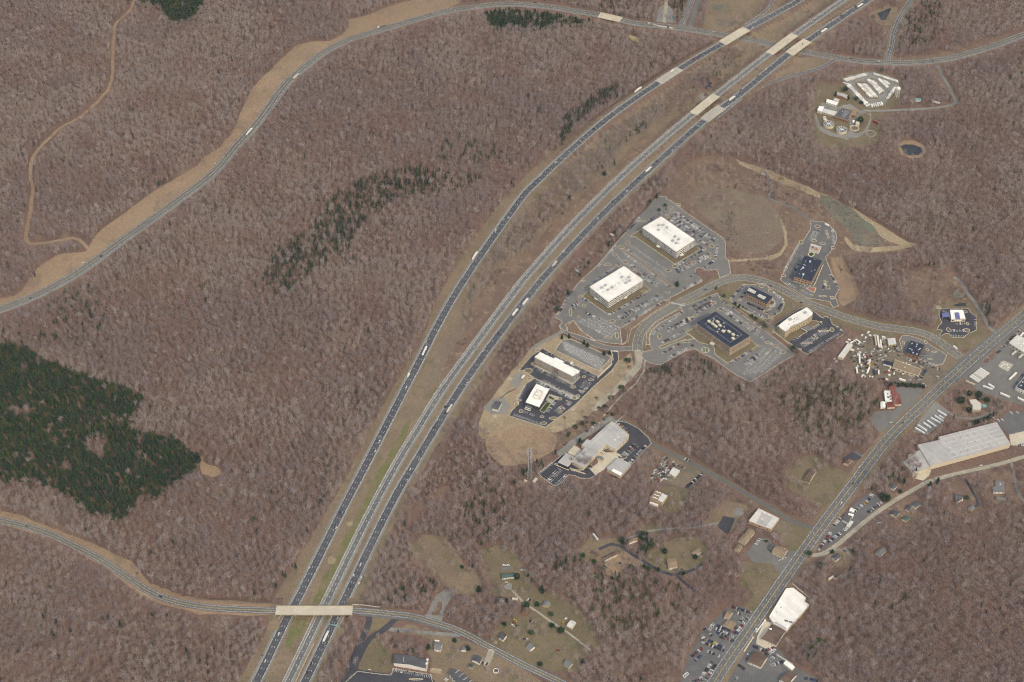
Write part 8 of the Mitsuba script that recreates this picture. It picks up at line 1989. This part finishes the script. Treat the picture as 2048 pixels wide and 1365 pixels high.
fence('retaining_wall', 'dark retaining wall along the western kerb of the office car park', 'wall', [(1314,394),(1296,414),(1278,432),(1262,450),(1246,468),(1230,486)], 2.2, 'm_dark_wall', .5)
fence('fence', 'dark wire fence through the grass west of the offices', 'fence', [(1243,452),(1215,480),(1195,505),(1165,535),(1140,562),(1120,592),(1105,622),(1088,652)], 1.8, 'm_brown_wall', .35)
fence('fence', 'dark fence line along the eastern motorway edge', 'fence', [(1030,700),(1012,726),(990,760),(970,792),(945,830),(922,865),(900,900),(878,932),(858,965),(838,1000),(825,1020)], 1.8, 'm_brown_wall', .35)
fence('silt_fence', 'black silt fence round the tan grass field', 'fence', [(968,880),(972,900),(985,918),(1000,930)], 1.0, 'm_dark', .4)
fence('silt_fence', 'black silt fence beside the grey gravel pad', 'fence', [(1032,778),(1015,786),(1000,798)], 1.0, 'm_dark', .4)
fence('fence', 'brown wooden fence round the tan hotel car park', 'fence', [(1689,666),(1672,678),(1652,690),(1632,702),(1617,712)], 2.2, 'm_brown_wall', .4)
fence('barrier', 'white barrier wall left of the western carriageway under the overpass', 'barrier', [(563,1230),(556,1244)], 1.1, 'm_kerb', .7)
fence('barrier', 'white barrier wall left of the express lanes under the overpass', 'barrier', [(629.5,1231),(621,1248)], 1.1, 'm_kerb', .7)
fence('barrier', 'white barrier wall right of the northbound lanes under the overpass', 'barrier', [(688,1235),(679,1252)], 1.1, 'm_kerb', .7)
fence('barrier', 'long tan barrier between express and northbound lanes at the bottom', 'barrier', [(627,1289),(612,1320),(598,1350),(588,1372)], 1.0, 'm_tan_wall', .9)
fence('wall', 'cream retaining wall along the hotel approach road', 'wall', [(1196,756),(1210,742),(1224,729)], 2.4, 'm_kerb', 1.4)
fence('wall', 'cream retaining wall beside the crosswalk at the hotel entrance', 'wall', [(1222,703),(1225,712),(1226,722)], 1.6, 'm_kerb', 1.2)
fence('wall', 'white wall along the north-east of the white-roofed warehouse', 'wall', [(1584,1168),(1600,1182),(1618,1197)], 2.0, 'm_white_wall', .5)
fence('wall', 'white wall beside the long white-roofed shed at the bottom', 'wall', [(1554,1311),(1568,1320),(1586,1331)], 2.4, 'm_white_wall', .5)
fence('kerb_wall', 'white kerb wall along the highway at the brown-roofed dealer', 'wall', [(1530,1242),(1512,1266)], 1.2, 'm_white_wall', 1.6)
fence('kerb_wall', 'white kerb wall along the highway below the forecourt', 'wall', [(1506,1276),(1488,1304)], .8, 'm_kerb', 1.8)
fence('divider', 'pale concrete divider on the northern road', 'barrier', [(1298,48),(1320,53),(1346,57)], .5, 'concrete', 3.0)
fence('guardrail', 'pale guard rail on the north side of the overpass road', 'guard rail', [(706,1216),(730,1217),(760,1221)], 1.2, 'm_metal_pale', .3,.3)


def hoarding(label, x, y, w, h, zb, mat='m_white_wall', ang=0.0, cat='billboard', posts=2):
    k = thing('billboard', label, cat)
    c = G(x, y)
    part(k, 'board', cube(mat, (c[0], c[1], zb + h / 2),(w, .4, h), ang))
    part(k, 'frame', cube('m_metal_dark', (c[0], c[1], zb - .15),(w + .3,.6,.3), ang))
    for i in range(posts):
        u = (i - (posts - 1) / 2) * w * .5
        part(k, 'post', cube('m_metal_dark', (c[0] + math.cos(ang) * u, c[1] + math.sin(ang) * u, zb / 2),(.5,.5, zb), ang))


hoarding('tall white hoarding by the fence west of the northern office', 1244,458,7.5,3.4,6, 'm_metal_pale', -1.0)
hoarding('bright white hoarding between conifers by the fence', 1224,478,7.5,3.8,7, 'm_white_roof', -.6)
hoarding('pale hoarding by the fence west of the southern office', 1154,548,8,3.2,5, 'm_metal_pale', -.8)
hoarding('small yellow exit sign beside the northbound lanes', 1122,543,4.2,2.2,2.5, 'm_yellow_paint', -.5, 'sign')
hoarding('small white sign on the brown island by the highway', 1875,757,4,2,2.5, 'm_white_wall', -.5, 'sign', 1)
hoarding('small white sign on the apartment lawn', 739,1341,3.6,1.4,.8, 'm_white_wall', -.1, 'sign')
for lb, x, y, w, a in (('pale green overhead sign gantry below the overpass', 669,1257,16,-.2),('pale green overhead sign gantry below the creek bridge', 1397,258,17,-.6)):
    k = thing('sign_gantry', lb, 'gantry')
    nm = 'nb'
    c, ar = on_road(nm, x, y)
    aa = ar - math.pi / 2
    for s in (-1,1):
        q = at_local(c, aa, s * w / 2,0,0)
        part(k, 'post', cube('m_metal', (q[0], q[1], q[2] + 3.6),(.5,.5,7.2)))
    for dz in (6.4,7.4): part(k, 'beam', cube('sign_' if False else 'm_sign_green', at_local(c, aa, 0,0, dz),(w, .35,.35), aa))
    part(k, 'sign_panel', cube('m_sign_green', at_local(c, aa, w * .12,.35,6.6),(6.0,.2,3.0), aa))
    part(k, 'walkway', cube('m_sign_green', at_local(c, aa, 0,.8,5.4),(w * .8,.9,.12), aa))


def lamp(label, x, y, H=11.0, group='lamp posts of the car parks', a=0.0, heads=2):
    k = thing('lamp_post', label, 'lamp post', group)
    c = G(x, y)
    z = float(ground_z(c[0], c[1]))
    part(k, 'pole', mikit.ply(bar([c[0], c[1], z], [c[0], c[1], z + H], .16,6), 'm_metal_dark'))
    for s in ((-1,1) if heads == 2 else (1,)): part(k, 'lamp_head', cube('m_metal_dark', (c[0] + math.cos(a) * s * .9, c[1] + math.sin(a) * s * .9, z + H),(1.3,.5,.22), a))


for i, (x, y) in enumerate([(1301,430),(1355,430),(1395,455),(1362,455),(1400,480),(1424,505),(1398,515),(1250,492),(1290,520),(1325,548),(1370,545),(1262,552),(1300,575),(1332,590),(1228,520),(1195,552),(1150,600),(1170,630),(1210,660),(1240,650),(1265,625),(1300,605)]): lamp(f'slender lamp post of the main office car park, {ORD(i + 1)} from the top', *sorted([(1301,430),(1355,430),(1395,455),(1362,455),(1400,480),(1424,505),(1398,515),(1250,492),(1290,520),(1325,548),(1370,545),(1262,552),(1300,575),(1332,590),(1228,520),(1195,552),(1150,600),(1170,630),(1210,660),(1240,650),(1265,625),(1300,605)], key=lambda q: q[1])[i])
for i, (x, y) in enumerate(sorted([(1400,615),(1420,600),(1465,635),(1500,660),(1360,650),(1345,690),(1375,690),(1490,725),(1520,700),(1545,712),(1545,690)], key=lambda q: q[1])): lamp(f'slender lamp post round the black-roofed office, {ORD(i + 1)} from the top', x, y)
for lb, x, y, H in (('tall motorway light pole beside the creek wood', 1274.5,271,14),('tall motorway light pole beside the express lanes', 1193.5,388,14)): lamp(lb, x, y, H, None, .5,1)
for lb, x0, y0, n, a, L in (('traffic-light mast arm on the northern road before the off-ramp', 1663,106,1,0.0,12),('traffic-light mast at the off-ramp end', 1681.5,118,1, math.pi / 2,7),('traffic-light mast where the on-ramp leaves', 1800.5,124,1, math.pi / 2,7),('traffic-light mast beside the off-ramp triangle', 1620.5,108,1, math.pi / 2,5),('traffic-light mast at the corner of street and highway', 1979,724,1,2.4,9)):
    k = thing('traffic_light', lb, 'traffic light')
    c = G(x0, y0)
    part(k, 'pole', mikit.ply(bar([c[0], c[1], 0], [c[0], c[1], 7], .22,6), 'm_metal_pale'))
    e_ = [c[0] + math.cos(a) * L, c[1] + math.sin(a) * L, 6.8]
    part(k, 'mast_arm', mikit.ply(bar([c[0], c[1], 6.6], e_, .16,6), 'm_metal_pale'))
    for t in (.6,.95): part(k, 'signal_head', cube('m_yellow_paint', (c[0] + math.cos(a) * L * t, c[1] + math.sin(a) * L * t, 6.3),(.4,.4,1.1)))

# playground, small items
k = thing('playground', 'red and blue playground frame beside the brick school', 'playground')
c = G(1629,498)
part(k, 'tower', cube('m_blue_roof', (c[0] - 3, c[1] + 2,1.4),(2.4,2.4,2.8)))
part(k, 'tower_roof', mikit.ply(trimesh.creation.cone(1.9,1.4, sections=4, transform=trimesh.transformations.translation_matrix([c[0] - 3, c[1] + 2,2.8])), 'm_red'))
part(k, 'slide', cube('m_orange', (c[0] + .5, c[1] - .5,1.2),(4.4,1.0,.25),-.6,25))
part(k, 'deck', cube('m_red', (c[0] + 3, c[1] - 2.5,1.0),(3,2.2,.3),.4))
for s in ((-1,-1),(1,-1),(-1,1),(1,1)): part(k, 'post', cube('m_red', (c[0] + 3 + s[0] * 1.2, c[1] - 2.5 + s[1] * .9,1.0),(.18,.18,2.0)))
for i, q in enumerate(((1624,491),(1629,492.5),(1635,494))):
    k = thing('shade_sail', f'pale shade roof, {ORD(i + 1)} from the left on the school playground', 'shade', 'shade roofs on the school playground')
    c = G(*q, 3)
    part(k, 'roof', cube('m_metal_pale', (c[0], c[1], 3),(4.6,2.6,.2),-.3))
    for s in (-1,1): part(k, 'post', cube('m_metal', (c[0] + s * 1.8, c[1], 1.5),(.15,.15,3)))
for lb, x, y in (('dumpster enclosure at the end of the brick school lot', 1666,497),('dumpster enclosure by the long hotel', 1075,702),('dumpster enclosure by the clinic', 1058,759),('dumpster enclosure at the tan hotel corner', 1551,656),('dumpster enclosure by the bank', 1876,616),('dumpster enclosure below the small brick office', 1540,636),('dumpster enclosure at the top of the main office car park', 1357,411),('dumpster enclosure at the end of the street beside the school', 1664,597)):
    k = thing('dumpster_enclosure', lb, 'enclosure')
    c = G(x, y)[:2]
    g_ = sbox(c[0] - 3.6, c[1] - 2.6, c[0] + 3.6, c[1] + 2.6)
    part(k, 'wall', mikit.ply(prism(g_.difference(g_.buffer(-.5)),.05,2.1), 'm_cream_wall'))
    part(k, 'dumpster', cube('m_metal_dark', (c[0], c[1], .8),(3.6,1.9,1.5)))
for i, (x, y) in enumerate(ZA((1700,1175),(1735,1200),(1665,1235),(1790,1250),(1770,1205),(1690,1215))):
    k = thing('fuel_equipment', f'white fuelling block on the depot pad, {ORD(1 + sum(v < [1175,1200,1235,1250,1205,1215][i] for v in (1175,1200,1235,1250,1205,1215)))} from the top', 'equipment', 'fuelling equipment on the depot pad')
    c = G(x, y)
    part(k, 'block', cube('m_white_wall', (c[0], c[1], .8),(5.5 - i * .4,1.4,1.5),.8 if i % 2 else -.7))
    part(k, 'pipe', mikit.ply(bar([c[0] - 2, c[1], 1.8], [c[0] + 2, c[1] + 1,1.8], .15,6), 'm_metal'))
sheet('pad', 'pale concrete pad in the depot yard', ZA((1640,1200),(1720,1130),(1880,1200),(1790,1310),(1650,1240)), 'concrete_grey', .155,0, False)

# ------------------------------------------------------------------ haze
scene['air'] = {'type': 'homogeneous', 'albedo': {'type': 'rgb', 'value': [.95,.955,.96]}, 'sigma_t': HAZE}
if HAZE > 0:
    scene['haze'] = {'type': 'cube', 'to_world': T().translate([0,5000,955.5]).scale([9500,7600,956.5]), 'bsdf': {'type': 'null'}, 'interior': ref('air')}
    labels['haze'] = {'label': 'thin winter haze over the land', 'category': 'haze', 'kind': 'stuff'}
else:
    scene['camera'].pop('medium'); scene.pop('air')
